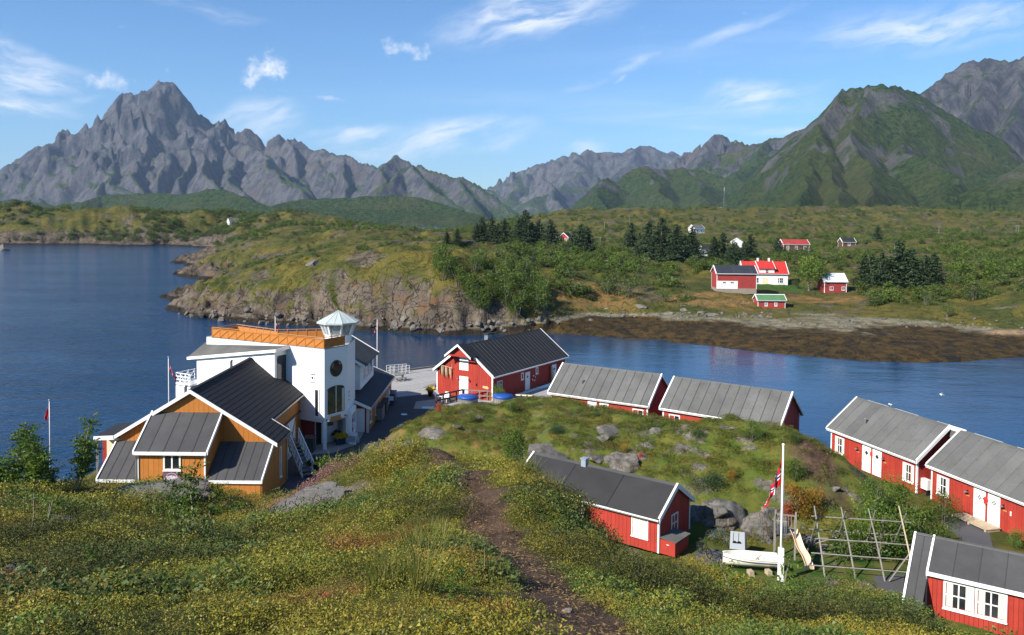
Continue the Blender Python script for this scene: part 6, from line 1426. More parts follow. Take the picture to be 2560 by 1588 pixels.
for sgn in (1, -1):
    MB().tube([(s[0 if sgn > 0 else 8][0], s[0 if sgn > 0 else 8][1]*1.0, s[0][2]) for s in secs], .035, 6).obj('gunwale', 'hull_white', bo, True)
    MB().tube([(s[1 if sgn > 0 else 7][0], s[1 if sgn > 0 else 7][1]*1.015, s[1][2]) for s in secs], .028, 6).obj('stripe', 'hull_stripe', bo, True)
for x in (-.75, .35, 1.35): MB().box((x-.15, -.64 if x > -.5 else -.5, .36), (x+.15, .64 if x > -.5 else .5, .41)).obj('thwart', 'hull_white', bo)
MB().box((1.70, -.66, .1), (1.78, .66, .66)).obj('transom', 'hull_white', bo)
MB().beam((.2, -.2, .42), (.75, .3, .62), .05).obj('oar', 'pale_wood', bo)
for u, v, lab in ((1876, 1437, 'left wooden block under the dinghy'), (1921, 1436, 'right wooden block under the dinghy')):
    q = thing('timber_block', lab, 'block', tuple(pz(u, v, zl)), R_(10)); MB().box((-.13, -.2, 0), (.13, .2, .24)).obj('beam', 'pale_wood', q); MB().box((-.16, -.3, -.02), (.16, -.1, .05)).obj('footing', 'grey_wood', q)
# drying rack
rk = thing('drying_rack', 'weathered pole rack for drying fish on the lawn behind the bottom cabin', 'drying rack', (18, 47, 3.2))
ax = Vector((4.6, -.75, 0)); c0 = Vector((-.35, .25, 0)); rng = random.Random(8); nrm_ = Vector((.16, .99, 0)).normalized()
tops = []
for k in range(4):
    p = c0+ax*(k/3)
    for s, mat in ((-1, 'grey_wood'), (1, 'grey_wood')):
        foot = p+nrm_*(2.0*s)+Vector((rng.uniform(-.15, .15)+.25*(s < 0), 0, -.1)); top = p-nrm_*(.42*s)+Vector((rng.uniform(-.08, .08)-.12*(s < 0), 0, 3.35+rng.uniform(-.15, .25)))
        MB().tube([foot, foot.lerp(top, .5)+Vector((rng.uniform(-.03, .03), rng.uniform(-.03, .03), 0)), top], [.05, .045, .035], 7).obj('leg', 'pale_wood' if (k == 3 and s < 0) else mat, rk)
def rack_rail(s, h, a, b, dz=0.0, r=.036):
    p = c0+ax*a+nrm_*(s*(2.0-2.42*h/3.35))+Vector((0, 0, h)); q = c0+ax*b+nrm_*(s*(2.0-2.42*h/3.35))+Vector((0, 0, h+dz))
    MB().tube([p, p.lerp(q, .5)+Vector((0, 0, rng.uniform(-.04, .03))), q], [r, r, r*.8], 6).obj('rail', 'grey_wood', rk)
rack_rail(0, 2.78, -.06, 1.1)
for h, a, b in ((.55, -.14, 1.05), (1.1, -.10, 1.08), (1.75, -.08, 1.05)): rack_rail(-1, h, a, b); rack_rail(1, h, a+.03, b+.02)
for (a, h0, b, h1, s) in ((-.02, .4, .55, 1.9, 1), (.75, .1, 1.1, 1.7, -1), (.35, .2, .8, 1.6, 1)):
    p = c0+ax*a+nrm_*(s*(2.0-2.42*h0/3.35))+Vector((0, 0, h0)); q = c0+ax*b+nrm_*(s*(2.0-2.42*h1/3.35))+Vector((0, 0, h1)); MB().tube([p, q], .04, 6).obj('brace', 'grey_wood', rk)
drape('path_paved', [tuple(pz(u, v, zl)[:2]) for u, v in [(1742, 1378), (1790, 1370), (1848, 1392), (1830, 1412), (1760, 1412), (1735, 1400)]], 'asphalt')
drape('path_paved', [tuple(pz(u, v, 2.9)[:2]) for u, v in [(2352, 1296), (2400, 1284), (2440, 1305), (2475, 1330), (2485, 1372), (2440, 1390), (2415, 1350), (2370, 1318)]], 'asphalt')
drape('path_paved', [tuple(pz(u, v, 3.1)[:2]) for u, v in [(2180, 1448), (2262, 1440), (2255, 1500), (2205, 1500)]], 'asphalt')
# heat pump and doorstep at the right cabins
hpz = thing('heat_pump', 'white heat pump unit in the gap between the two right cabins', 'heat pump', tuple(pz(2312, 1230, 2.9)), R_(-75))
MB().box((-.42, -.18, .25), (.42, .18, 1.0)).obj('casing', 'white_paint', hpz); MB().ring((-.1, -.2, .62), .22, .03, 20, 'y', .015).obj('fan_guard', 'steel_grey', hpz)
for x in (-.3, .3): MB().box((x-.04, -.15, -.2), (x+.04, .15, .25)).obj('bracket', 'black_paint', hpz)
ds = thing('doorstep', 'low plank doorstep under the two white doors', 'doorstep', (30.41, 60.17, 2.75), R_(-75.1))
for k in range(6): MB().box((3.6, -.05-k*.2, .12), (6.6, .13-k*.2, .18)).obj('plank', 'pale_wood', ds)
for x in (3.7, 5.1, 6.5): MB().box((x-.06, -1.05, -.5), (x+.06, .1, .118)).obj('joist', 'pale_wood', ds)

# ------------------------------------------------------------------ flags
def flag_mesh(name, mat, drop, width, par, top, side=-1, seed=1, fold=.08):
    nx, ny = 26, 30; U, V = np.meshgrid(np.linspace(0, 1, nx), np.linspace(0, 1, ny), indexing='ij')
    rng = np.random.RandomState(seed)
    sq = .27+.10*V                                             # cloth gathered to the pole
    x = side*(U*width*sq+.03*np.sin(U*19+V*3)); y = fold*np.sin(U*15+V*2.2+seed)*(.4+U)+fold*.5*np.sin(U*31)
    z = -V*drop-U*width*.82*(1-.25*V)
    me = raw_mesh(name, np.stack([x, y, z], -1).reshape(-1, 3)+np.array(top), (lambda i: np.stack([i[:-1, :-1], i[1:, :-1], i[1:, 1:], i[:-1, 1:]], -1).reshape(-1, 4))(np.arange(nx*ny).reshape(nx, ny)), mat, {'flag_u': U, 'flag_v': V})
    return link(me, par)
def flagpole(label, p, h, r=.05, flag='flag_no', drop=1.1, width=1.5, side=-1, base=None, seed=1, ftop=.5, rz=0):
    q = thing('flagpole', label, 'flagpole', p, rz)
    MB().tube([(0, 0, -.5), (0, 0, h*.6), (0, 0, h)], [r, r*.85, r*.6], 10).obj('pole', 'white_paint', q, True)
    MB().tube([(0, 0, h), (0, 0, h+.05), (0, 0, h+.12), (0, 0, h+.16)], [.03, .08, .08, .02], 10).obj('finial', 'steel_grey' if r < .06 else 'white_paint', q, True)
    if base: MB().box((-base, -base, -.3), (base, base, 1.85)).obj('pole_base', 'white_paint', q)
    f = thing('flag', 'limp '+('red, white and blue cross flag' if flag == 'flag_no' else 'red flag with white and blue end')+' on the '+label.split(' flagpole')[0]+' flagpole'+label.split(' flagpole')[1], 'flag', (p[0], p[1], p[2]+h-ftop), rz)
    flag_mesh('cloth', flag, drop, width, f, (side*r*1.2, 0, 0), side, seed); MB().tube([(side*.03, 0, .1), (side*.03, 0, -drop*1.1)], .012, 5).obj('halyard', 'white_old', f)
flagpole('tall white flagpole on the lawn', tuple(pz(1951, 1453, zl)), 7.45, .07, 'flag_no', 1.25, 2.5, -1, .13, 3, .75)
pL = pd(125, 1135, 70); flagpole('thin flagpole at the left shore', (pL[0], 70, .8), pd(124, 1003, 70)[2]-.8, .045, 'flag_red', .9, 1.3, -1, None, 5, .35)
p2 = pd(421, 895, 77); flagpole('thin flagpole left of the white house', (p2[0], 77, 1.5), p2[2]-1.5, .045, 'flag_no', .8, 1.9, 1, None, 7, .3)
p3 = pd(943, 800, 104); flagpole('slim flagpole on the pier', (p3[0], 104, 2.8), p3[2]-2.8, .05, 'flag_no', .7, 1.5, -1, None, 9, .5)
p4 = pd(688, 793, 86); flagpole('short flagpole behind the roof terrace', (p4[0], 86, 2.6), p4[2]-2.6, .045, 'flag_no', .6, 1.2, 1, None, 11, .25)

# ------------------------------------------------------------------ far shore: footbridge, gangway, fence, poles, mast
fb = thing('footbridge', 'narrow grey footbridge on stilts along the far shore', 'footbridge', (0, 0, 0))
A = Vector(pd(1402, 783, 178)); B = Vector(pd(1655, 769, 184))
MB().beam(A, B, 1.0, .12).obj('deck', 'grey_wood', fb)
for k in range(11):
    p = A.lerp(B, (k+.5)/11); MB().beam(p-Vector((0, .4, 2.2)), p-Vector((0, .4, .07)), .16).obj('stilt', 'pale_wood', fb)
for k in range(7): p = A.lerp(B, k/9); MB().beam(p+Vector((0, .5, 0)), p+Vector((0, .5, .9)), .09).obj('rail_post', 'grey_wood', fb)
gw_ = thing('shore_gangway', 'steep grey gangway with railings at the end of the rock', 'gangway', (0, 0, 0))
A = Vector(pd(1366, 796, 176)); B = Vector(pd(1386, 776, 178)); sd3 = Vector((0, 1.0, 0))
MB().slab([A, B, B+sd3, A+sd3], (0, 0, .1)).obj('tread', 'steel_grey', gw_)
for off in (Vector((0, 0, 0)), sd3):
    MB().beam(A+off+Vector((0, 0, 1.0)), B+off+Vector((0, 0, 1.0)), .09).obj('hand_rail', 'steel_grey', gw_)
    for k in range(6): p = A.lerp(B, k/5)+off; MB().beam(p, p+Vector((0, 0, 1.0)), .07).obj('post', 'steel_grey', gw_)
fence('shore_fence', 'thin pale fence line below the barn', [tuple(pd(1702, 769, 181)), tuple(pd(1800, 769, 184)), tuple(pd(1872, 762, 187))], .9, 'grey_wood', 'pale_wood', 5, 1, .08)
def pole(label, u, v0, v1, cross=True):
    b = hit(u, v1); q = thing('utility_pole', label, 'utility pole', tuple(b), 0, 'wooden utility poles on the heath'); h = (v1-v0)*b[1]/FPX
    MB().tube([(0, 0, -1), (0, 0, h)], [.16, .11], 7).obj('pole', 'grey_wood', q)
    if cross: MB().beam((-.9, 0, h-.35), (.9, 0, h-.35), .12).obj('crossarm', 'grey_wood', q)
for u, a, b, lab in [(1970.5, 607, 645, 'utility pole in front of the brown house'), (2347, 565, 588, 'utility pole alone on the right heath'), (2540, 563, 583, 'left of the twin utility poles at the right edge'), (2546, 563, 583, 'right of the twin utility poles at the right edge'), (1573, 541, 563, 'utility pole right of the grey flat-roofed cabin'), (1511, 554, 573, 'utility pole below the grey flat-roofed cabin'), (1447, 547, 560, 'utility pole left of the grey flat-roofed cabin'), (1501, 592, 603, 'short white pole between the spruce groups'), (2022, 624, 640, 'pale pole above the big leafy tree')]: pole(lab, u, a, b)
ms_ = thing('radio_mast', 'slender lattice mast with pale head in front of the green hill', 'mast', tuple(pd(1810, 522, 800)))
for k in range(3): a = k*2.094; MB().beam((1.2*math.cos(a), 1.2*math.sin(a), -3), (.25*math.cos(a), .25*math.sin(a), 20), .12).obj('leg', 'steel_grey', ms_)
for z in range(0, 20, 3): MB().ring((0, 0, z), 1.1-.04*z, .12, 3, 'z', .12).obj('brace', 'steel_grey', ms_)
MB().tube([(0, 0, 17), (0, 0, 20.5)], .55, 8).obj('antenna', 'steel_grey', ms_)
def gull(label, p, rz, fly=False):
    r = thing('gull', label, 'bird', p, rz)
    MB().tube([(-.24, 0, .12), (-.1, 0, .13), (.06, 0, .15), (.14, 0, .22), (.2, 0, .25), (.27, 0, .24)], [.02, .09, .1, .06, .06, .01], 8).obj('body', 'white_paint', r, True)
    for s in (-1, 1):
        if fly: MB().slab([(-.08, s*.06, .17), (.1, s*.06, .18), (.02, s*.55, .3), (-.14, s*.6, .28)], (0, 0, .02)).obj('wing', 'galvanised', r)
        else: MB().slab([(-.26, s*.03, .13), (-.05, s*.09, .18), (.07, s*.09, .15), (-.02, s*.07, .08)], (0, s*.02, 0)).obj('wing', 'galvanised', r); MB().tube([(0, s*.04, 0), (0, s*.04, .08)], .01, 5).obj('leg', 'slide_plastic', r)
    MB().tube([(.26, 0, .24), (.33, 0, .225)], [.02, .004], 6).obj('beak', 'flower_yellow', r)
gull('white gull perched on the ridge of a grey cabin roof', tuple(pd(2227, 1017, 69.3)), R_(200)); gull('white gull flying low over the cove at right', tuple(pd(2355, 991, 95)), R_(160), True)
# ------------------------------------------------------------------ plant materials
def leaf_mat(name, cols, dark, tr=.25, rough=.6, patch=None):
    """cols: leaf colours mixed by the leaf's own tint; patch: colours of whole plants"""
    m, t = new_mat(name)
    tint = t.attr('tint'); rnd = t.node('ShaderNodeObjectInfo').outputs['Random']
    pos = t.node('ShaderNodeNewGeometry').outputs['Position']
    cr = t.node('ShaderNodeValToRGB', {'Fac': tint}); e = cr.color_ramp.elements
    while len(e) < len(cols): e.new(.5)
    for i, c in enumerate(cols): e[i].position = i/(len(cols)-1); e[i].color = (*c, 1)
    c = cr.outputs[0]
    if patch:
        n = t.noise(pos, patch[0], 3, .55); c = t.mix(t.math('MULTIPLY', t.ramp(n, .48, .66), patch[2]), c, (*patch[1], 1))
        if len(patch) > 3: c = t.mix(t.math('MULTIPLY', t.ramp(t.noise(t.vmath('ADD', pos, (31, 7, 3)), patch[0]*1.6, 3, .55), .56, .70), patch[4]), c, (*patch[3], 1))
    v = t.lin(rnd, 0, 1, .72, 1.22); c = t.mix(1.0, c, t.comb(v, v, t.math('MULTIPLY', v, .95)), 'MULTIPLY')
    b = t.node('ShaderNodeBsdfPrincipled', {'Base Color': c, 'Roughness': rough, 'Specular IOR Level': .25})
    tl = t.node('ShaderNodeBsdfTranslucent', {'Color': c}); mx = t.node('ShaderNodeMixShader', {0: tr}); t.l.new(b.outputs[0], mx.inputs[1]); t.l.new(tl.outputs[0], mx.inputs[2])
    o = t.node('ShaderNodeOutputMaterial'); t.l.new(mx.outputs[0], o.inputs[0]); return m
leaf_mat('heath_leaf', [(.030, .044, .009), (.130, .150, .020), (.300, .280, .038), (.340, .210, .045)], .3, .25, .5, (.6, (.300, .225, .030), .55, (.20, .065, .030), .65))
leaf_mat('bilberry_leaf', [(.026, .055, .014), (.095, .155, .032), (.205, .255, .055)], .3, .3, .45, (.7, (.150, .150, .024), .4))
leaf_mat('heather_pink', [(.14, .07, .06), (.24, .12, .12), (.30, .17, .16)], .3, .1, .7)
leaf_mat('grass_blade', [(.085, .120, .018), (.155, .180, .030), (.26, .21, .07)], .3, .35, .6)
leaf_mat('dry_grass', [(.24, .15, .06), (.34, .23, .10), (.20, .12, .05)], .3, .2, .7)
leaf_mat('knoll_grass', [(.060, .090, .013), (.115, .140, .021), (.180, .155, .033)], .3, .3, .6, (.30, (.215, .125, .040), .5, (.045, .078, .013), .7))
leaf_mat('rowan_leaf', [(.040, .085, .012), (.085, .150, .020), (.165, .195, .030)], .3, .35, .5)
leaf_mat('rowan_autumn', [(.060, .110, .015), (.26, .18, .025), (.52, .14, .03)], .3, .35, .5)
leaf_mat('rowan_red', [(.45, .05, .035), (.60, .11, .06), (.35, .08, .03)], .3, .35, .5)
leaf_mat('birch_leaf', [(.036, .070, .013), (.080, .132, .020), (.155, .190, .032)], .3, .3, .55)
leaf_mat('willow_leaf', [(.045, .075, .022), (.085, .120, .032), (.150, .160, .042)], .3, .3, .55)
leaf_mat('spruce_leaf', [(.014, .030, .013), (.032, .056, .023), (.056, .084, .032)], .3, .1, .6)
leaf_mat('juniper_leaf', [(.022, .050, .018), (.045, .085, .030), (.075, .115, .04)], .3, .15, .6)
leaf_mat('dark_heath', [(.014, .022, .006), (.050, .060, .012), (.110, .105, .022)], .3, .15, .6)
simple_mat('bark', (.16, .14, .115), .9, .3, 6, .5, stretch=(1, 1, .2)); simple_mat('twig', (.22, .19, .15), .9, .25, 8, .3)

# ------------------------------------------------------------------ plant meshes
RNG = np.random.RandomState(7)
def leaves_mesh(name, C, S, N=None, tint=None, mat='birch_leaf', aspect=.55, up=.3, tri=False):
    """one small bent leaf per centre C, size S"""
    n = len(C); C = np.asarray(C, float); S = np.broadcast_to(np.asarray(S, float), (n,))
    d = RNG.normal(size=(n, 3)); d[:, 2] += up; d /= np.linalg.norm(d, axis=1)[:, None]
    a = RNG.normal(size=(n, 3)); a -= (a*d).sum(1)[:, None]*d; a /= np.linalg.norm(a, axis=1)[:, None]
    b = np.cross(d, a)
    a = a*S[:, None]; b = b*S[:, None]*aspect
    V = np.stack([C-a*.5, C+b*.5-d*S[:, None]*.06, C+a*.5, C-b*.5-d*S[:, None]*.06], 1).reshape(-1, 3)
    Q = np.arange(n*4).reshape(n, 4)
    tn = RNG.random(n) if tint is None else tint
    o = raw_mesh(name, V, Q, mat, {'tint': np.repeat(tn, 4)}, False)
    return o
def blob_points(n, blobs, shell=.55):
    """points in a set of ellipsoids (x, y, z, rx, ry, rz), denser near the surface"""
    w = np.array([b[3]*b[4]*b[5] for b in blobs])**.75; k = RNG.choice(len(blobs), n, p=w/w.sum()); B = np.array(blobs)[k]
    d = RNG.normal(size=(n, 3)); d /= np.linalg.norm(d, axis=1)[:, None]
    r = (shell+(1-shell)*RNG.random(n))**.8; r = np.where(RNG.random(n) < .25, RNG.random(n)**.5, r)
    return B[:, :3]+d*B[:, 3:]*r[:, None]
def crown(name, h, r, n, s, mat, base=.15, lobes=9, seed=0, flat=1.0, ragged=.35):
    global RNG; RNG = np.random.RandomState(seed+100)
    bl = []
    for k in range(lobes):
        a = RNG.random()*6.28; t_ = RNG.random(); z = h*(base+(1-base)*(.12+.78*t_)); q = r*(.25+.75*RNG.random())*(1-.62*max(0, t_-.45)/.55)*.75
        rr = r*(.30+.30*RNG.random()); bl.append((q*math.cos(a), q*math.sin(a), z, rr, rr, rr*.85*flat))
    bl.append((0, 0, h*.6, r*.5, r*.5, h*.34))
    C = blob_points(n, bl); C += RNG.normal(size=C.shape)*r*ragged*.16
    C = C[C[:, 2] > h*.02]
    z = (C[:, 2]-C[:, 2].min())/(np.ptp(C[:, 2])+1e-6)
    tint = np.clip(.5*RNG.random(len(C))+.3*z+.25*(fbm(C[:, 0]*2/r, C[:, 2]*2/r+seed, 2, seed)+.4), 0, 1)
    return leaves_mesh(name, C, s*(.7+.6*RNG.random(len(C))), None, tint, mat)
def trunk_mesh(name, h, r, n=4, seed=0, mat='bark', spread=.5, multi=1):
    rg = random.Random(seed); m = MB()
    for q in range(multi):
        a = rg.random()*6.28; lean = (.12+.3*(multi > 1))*h*rg.random(); top = Vector((lean*math.cos(a), lean*math.sin(a), h*(.75+.2*rg.random())))
        b = Vector((r*1.5*(multi > 1)*math.cos(a), r*1.5*(multi > 1)*math.sin(a), -.3)); mid = b.lerp(top, .5)+Vector((rg.uniform(-.05, .05)*h, rg.uniform(-.05, .05)*h, 0))
        m.tube([b, mid, top], [r, r*.7, r*.2], 6)
        for k in range(n):
            t_ = .3+.6*rg.random(); p = (b.lerp(mid, t_*2) if t_ < .5 else mid.lerp(top, t_*2-1)); c = rg.random()*6.28; L = spread*h*(.5+.5*rg.random())*(1.1-t_)
            e = p+Vector((L*math.cos(c), L*math.sin(c), L*.7)); m.tube([p, p.lerp(e, .55)+Vector((0, 0, -.04*L)), e], [r*.38, r*.25, r*.08], 5)
    me = m.obj(name, mat, None); COL.objects.unlink(me); return me
def spruce_crown(name, h, r, seed, mat='spruce_leaf'):
    global RNG; RNG = np.random.RandomState(seed+300); C = []; S = []; T = []
    z = h*.06
    while z < h:
        t_ = z/h; R_l = r*(1-t_)**.8*(.85+.3*RNG.random())+.04; nb = max(4, int(9*(1-t_)+4))
        for k in range(nb):
            a = RNG.random()*6.28; L = R_l*(.75+.35*RNG.random()); m_ = max(3, int(L/(h*.016)))
            for q in range(m_):
                f = (q+.4+.5*RNG.random())/m_; w = .16*L*(1-f*.55)
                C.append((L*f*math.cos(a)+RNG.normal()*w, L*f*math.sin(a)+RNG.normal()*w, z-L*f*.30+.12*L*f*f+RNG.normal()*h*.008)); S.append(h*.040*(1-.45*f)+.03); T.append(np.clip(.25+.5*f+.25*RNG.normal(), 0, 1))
        z += h*.042*(1-.35*t_)
    return leaves_mesh(name, C, np.array(S), None, np.array(T), mat, .45, .7)
class Plant:
    def __init__(s, crown_o, trunk_o): s.c = crown_o; s.t = trunk_o
    def put(s, name, label, cat, loc, scale, rz, group=None):
        e = thing(name, label, cat, loc, rz, group); e.scale = (scale,)*3 if not hasattr(scale, '__len__') else scale
        for src, nm in ((s.c, 'crown'), (s.t, 'trunk')):
            if src is None: continue
            o = bpy.data.objects.new(nm, src.data); link(o, e)
        return e
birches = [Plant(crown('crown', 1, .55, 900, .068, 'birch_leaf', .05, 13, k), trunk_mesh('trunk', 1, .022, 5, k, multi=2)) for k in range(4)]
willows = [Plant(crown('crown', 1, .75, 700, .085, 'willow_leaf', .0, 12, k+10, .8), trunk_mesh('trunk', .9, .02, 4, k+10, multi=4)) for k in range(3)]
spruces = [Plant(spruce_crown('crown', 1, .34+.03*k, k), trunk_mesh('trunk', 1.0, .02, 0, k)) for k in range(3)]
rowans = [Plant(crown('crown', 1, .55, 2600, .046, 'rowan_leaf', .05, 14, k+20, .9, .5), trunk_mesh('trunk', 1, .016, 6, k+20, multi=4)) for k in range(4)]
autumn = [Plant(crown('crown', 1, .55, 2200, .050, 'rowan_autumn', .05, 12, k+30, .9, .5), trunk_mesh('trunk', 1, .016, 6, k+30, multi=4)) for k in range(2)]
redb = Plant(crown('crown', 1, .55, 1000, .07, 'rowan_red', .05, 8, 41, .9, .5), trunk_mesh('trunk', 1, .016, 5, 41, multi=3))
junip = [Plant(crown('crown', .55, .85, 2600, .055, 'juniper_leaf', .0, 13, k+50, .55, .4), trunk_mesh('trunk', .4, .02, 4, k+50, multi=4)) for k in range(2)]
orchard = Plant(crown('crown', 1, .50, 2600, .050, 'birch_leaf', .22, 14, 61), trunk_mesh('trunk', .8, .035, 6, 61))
def sapling(seed, h, n_st, mat='rowan_leaf', leafs=26, lf=1.0):
    """young rowan: bare stems with feathered leaves"""
    global RNG; RNG = np.random.RandomState(seed+500); rg = random.Random(seed); m = MB(); C = []; S = []; T = []
    for q in range(n_st):
        a = rg.random()*6.28; b = Vector((.12*math.cos(a)*n_st**.5, .12*math.sin(a)*n_st**.5, -.15)); hh = h*(.6+.4*rg.random()); top = b+Vector((.22*h*math.cos(a), .22*h*math.sin(a), hh)); mid = b.lerp(top, .55)+Vector((rg.uniform(-.06, .06), rg.uniform(-.06, .06), 0))*h
        m.tube([b, mid, top], [.014*h**.5, .010*h**.5, .004], 5)
        for k in range(leafs):
            t_ = .35+.65*(k+rg.random())/leafs; p = mid.lerp(top, (t_-.5)*2) if t_ > .5 else b.lerp(mid, t_*2)
            c = rg.random()*6.28; L = rg.uniform(.12, .24)*lf; d = Vector((math.cos(c), math.sin(c), rg.uniform(.1, .8))).normalized(); sd = d.cross(Vector((0, 0, 1))).normalized(); tn = rg.random()
            for j in range(5):
                f = (j+.8)/5
                for s in (-1, 1):
                    C.append(tuple(p+d*(L*f)+sd*(s*.035*lf)-Vector((0, 0, .10*L*f*f)))); S.append(.062*lf); T.append(min(1, .35*tn+.6*rg.random()))
    st = m.obj('stems', 'twig', None); COL.objects.unlink(st)
    return leaves_mesh('leaves', C, np.array(S), None, np.array(T), mat, .42, .8), st
def put_sapling(seed, h, n_st, label, loc, rz=0, leafs=26, mat='rowan_leaf', lf=1.0):
    l, s = sapling(seed, h, n_st, mat, leafs, lf); e = thing('rowan_sapling', label, 'sapling', loc, rz); link(l, e); link(s, e); return e

# ------------------------------------------------------------------ scattered ground cover (uncountable): one object each
PROTO = bpy.data.collections.new('clump_shapes')
def protos(name, objs):
    c = bpy.data.collections.new(name)
    for o in objs:
        if o.name in COL.objects: COL.objects.unlink(o)
        c.objects.link(o)
    return c
def scatter(name, P, rot, scl, coll, nproto, label=None):
    me = bpy.data.meshes.new(name); me.vertices.add(len(P)); me.vertices.foreach_set('co', np.asarray(P, np.float32).ravel())
    for an, ty, val in (('rotz', 'FLOAT_VECTOR', rot), ('scl', 'FLOAT_VECTOR', scl)):
        a = me.attributes.new(an, ty, 'POINT'); a.data.foreach_set('vector', np.asarray(val, np.float32).ravel())
    a = me.attributes.new('pick', 'INT', 'POINT'); a.data.foreach_set('value', np.random.RandomState(len(P)).randint(0, nproto, len(P)).astype(np.int32))
    o = link(bpy.data.objects.new(name, me)); tag(o, label, kind='stuff')
    ng = bpy.data.node_groups.new(name+'_nodes', 'GeometryNodeTree')
    ng.interface.new_socket('Geometry', in_out='INPUT', socket_type='NodeSocketGeometry'); ng.interface.new_socket('Geometry', in_out='OUTPUT', socket_type='NodeSocketGeometry')
    N = ng.nodes; gi = N.new('NodeGroupInput'); go = N.new('NodeGroupOutput'); ip = N.new('GeometryNodeInstanceOnPoints'); ci = N.new('GeometryNodeCollectionInfo')
    ci.inputs['Collection'].default_value = coll; ci.inputs['Separate Children'].default_value = True; ci.inputs['Reset Children'].default_value = True
    def na(nm, ty): n = N.new('GeometryNodeInputNamedAttribute'); n.data_type = ty; n.inputs['Name'].default_value = nm; return n.outputs['Attribute']
    L = ng.links; L.new(gi.outputs[0], ip.inputs['Points']); L.new(ci.outputs[0], ip.inputs['Instance']); ip.inputs['Pick Instance'].default_value = True
    L.new(na('pick', 'INT'), ip.inputs['Instance Index']); L.new(na('rotz', 'FLOAT_VECTOR'), ip.inputs['Rotation']); L.new(na('scl', 'FLOAT_VECTOR'), ip.inputs['Scale']); L.new(ip.outputs[0], go.inputs[0])
    md = o.modifiers.new('scatter', 'NODES'); md.node_group = ng
    return o
def rots(n, tilt=.25, seed=0):
    r = np.random.RandomState(seed); return np.stack([r.normal(size=n)*tilt, r.normal(size=n)*tilt, r.random(n)*6.283], 1)
def clump(name, n, R, H, s, mat, seed, aspect=.5):
    global RNG; RNG = np.random.RandomState(seed+700)
    a = RNG.random(n)*6.283; q = R*np.sqrt(RNG.random(n)); top = H*(1-(q/R)**2*.7)
    z = top*(.15+.85*RNG.random(n)**.6)
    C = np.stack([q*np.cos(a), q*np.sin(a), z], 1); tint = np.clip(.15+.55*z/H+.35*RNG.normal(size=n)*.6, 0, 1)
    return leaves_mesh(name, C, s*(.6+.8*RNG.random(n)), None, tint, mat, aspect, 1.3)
def tuft(name, n, R, H, w, mat, seed, droop=.35):
    global RNG; RNG = np.random.RandomState(seed+900)
    a = RNG.random(n)*6.283; q = R*np.sqrt(RNG.random(n)); b = np.stack([q*np.cos(a), q*np.sin(a), np.full(n, -.03)], 1)
    h = H*(.5+.5*RNG.random(n)); d = np.stack([np.cos(a), np.sin(a), np.zeros(n)], 1)*(.35*RNG.random(n)+.05)[:, None]+RNG.normal(size=(n, 3))*[.12, .12, 0]
    m1 = b+d*h[:, None]*.4+np.array([0, 0, 1])*h[:, None]*.6; e = b+d*h[:, None]*(1+droop)+np.array([0, 0, 1])*h[:, None]*.95
    sd = np.stack([-np.sin(a), np.cos(a), np.zeros(n)], 1)*w
    V = np.stack([b-sd, b+sd, m1+sd*.7, m1-sd*.7, e+sd*.1, e-sd*.1], 1).reshape(-1, 3); i = np.arange(n)*6
    Q = np.concatenate([np.stack([i, i+1, i+2, i+3], 1), np.stack([i+3, i+2, i+4, i+5], 1)])
    return raw_mesh(name, V, Q, mat, {'tint': np.repeat(RNG.random(n), 6)}, False)
rs = np.random.RandomState(42)
def hill_points(n, r0, r1, a0=-35, a1=35):
    r = np.sqrt(r0**2+(r1**2-r0**2)*rs.random(n)); a = np.radians(a0+(a1-a0)*rs.random(n)); x, y = r*np.sin(a), r*np.cos(a)
    return x, y
def free(x, y):      # away from the bare path and the rock slabs
    l = line_d(x, y, PATH)+fbm(x*1.6, y*1.6, 3, 51)*.16
    q = np.hypot(((x-SLAB[0])*ca+(y-SLAB[1])*sa)/1.9, (-(x-SLAB[0])*sa+(y-SLAB[1])*ca)/.62)+fbm(x*1.3, y*1.3, 3, 61)*.35
    q2 = np.hypot((x-rk2[0])/1.7, (y-rk2[1])/.7)+fbm(x*1.1, y*1.1, 3, 62)*.35
    q3 = np.hypot((x-rk3[0])/.35, (y-rk3[1])/.5)+fbm(x*2, y*2, 3, 63)*.35
    return (l > .31) & (q > .92) & (q2 > .92) & (q3 > .9)
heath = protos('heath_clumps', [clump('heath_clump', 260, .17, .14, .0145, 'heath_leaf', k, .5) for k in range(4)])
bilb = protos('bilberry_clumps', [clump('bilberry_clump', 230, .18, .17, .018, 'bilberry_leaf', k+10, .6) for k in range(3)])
parts_x = []; parts_s = []
for r0, r1, dens, sc in ((2.0, 5.5, 95, .75), (5.5, 10, 60, 1.0), (10, 16, 30, 1.35), (16, 24, 16, 1.8), (24, 34, 5, 2.4)):
    area = math.pi*(r1**2-r0**2)*70/360; x, y = hill_points(int(area*dens), r0, r1); k = free(x, y)
    parts_x.append(np.stack([x[k], y[k]], 1)); parts_s.append(sc*(.7+.6*rs.random(k.sum())))
XY = np.concatenate(parts_x); SCL = np.concatenate(parts_s)*np.clip(1+.55*fbm(XY[:, 0]*.7, XY[:, 1]*.7, 3, 75), .55, 1.6)
isb = fbm(XY[:, 0]*.45+3, XY[:, 1]*.45, 3, 71)+.25*rs.normal(size=len(XY)) > .48
zz = near_z(XY[:, 0], XY[:, 1]); P3 = np.stack([XY[:, 0], XY[:, 1], zz-.03], 1)
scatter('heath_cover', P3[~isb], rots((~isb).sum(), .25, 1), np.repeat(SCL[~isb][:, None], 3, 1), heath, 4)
scatter('bilberry_cover', P3[isb], rots(isb.sum(), .25, 2), np.repeat(SCL[isb][:, None], 3, 1), bilb, 3)
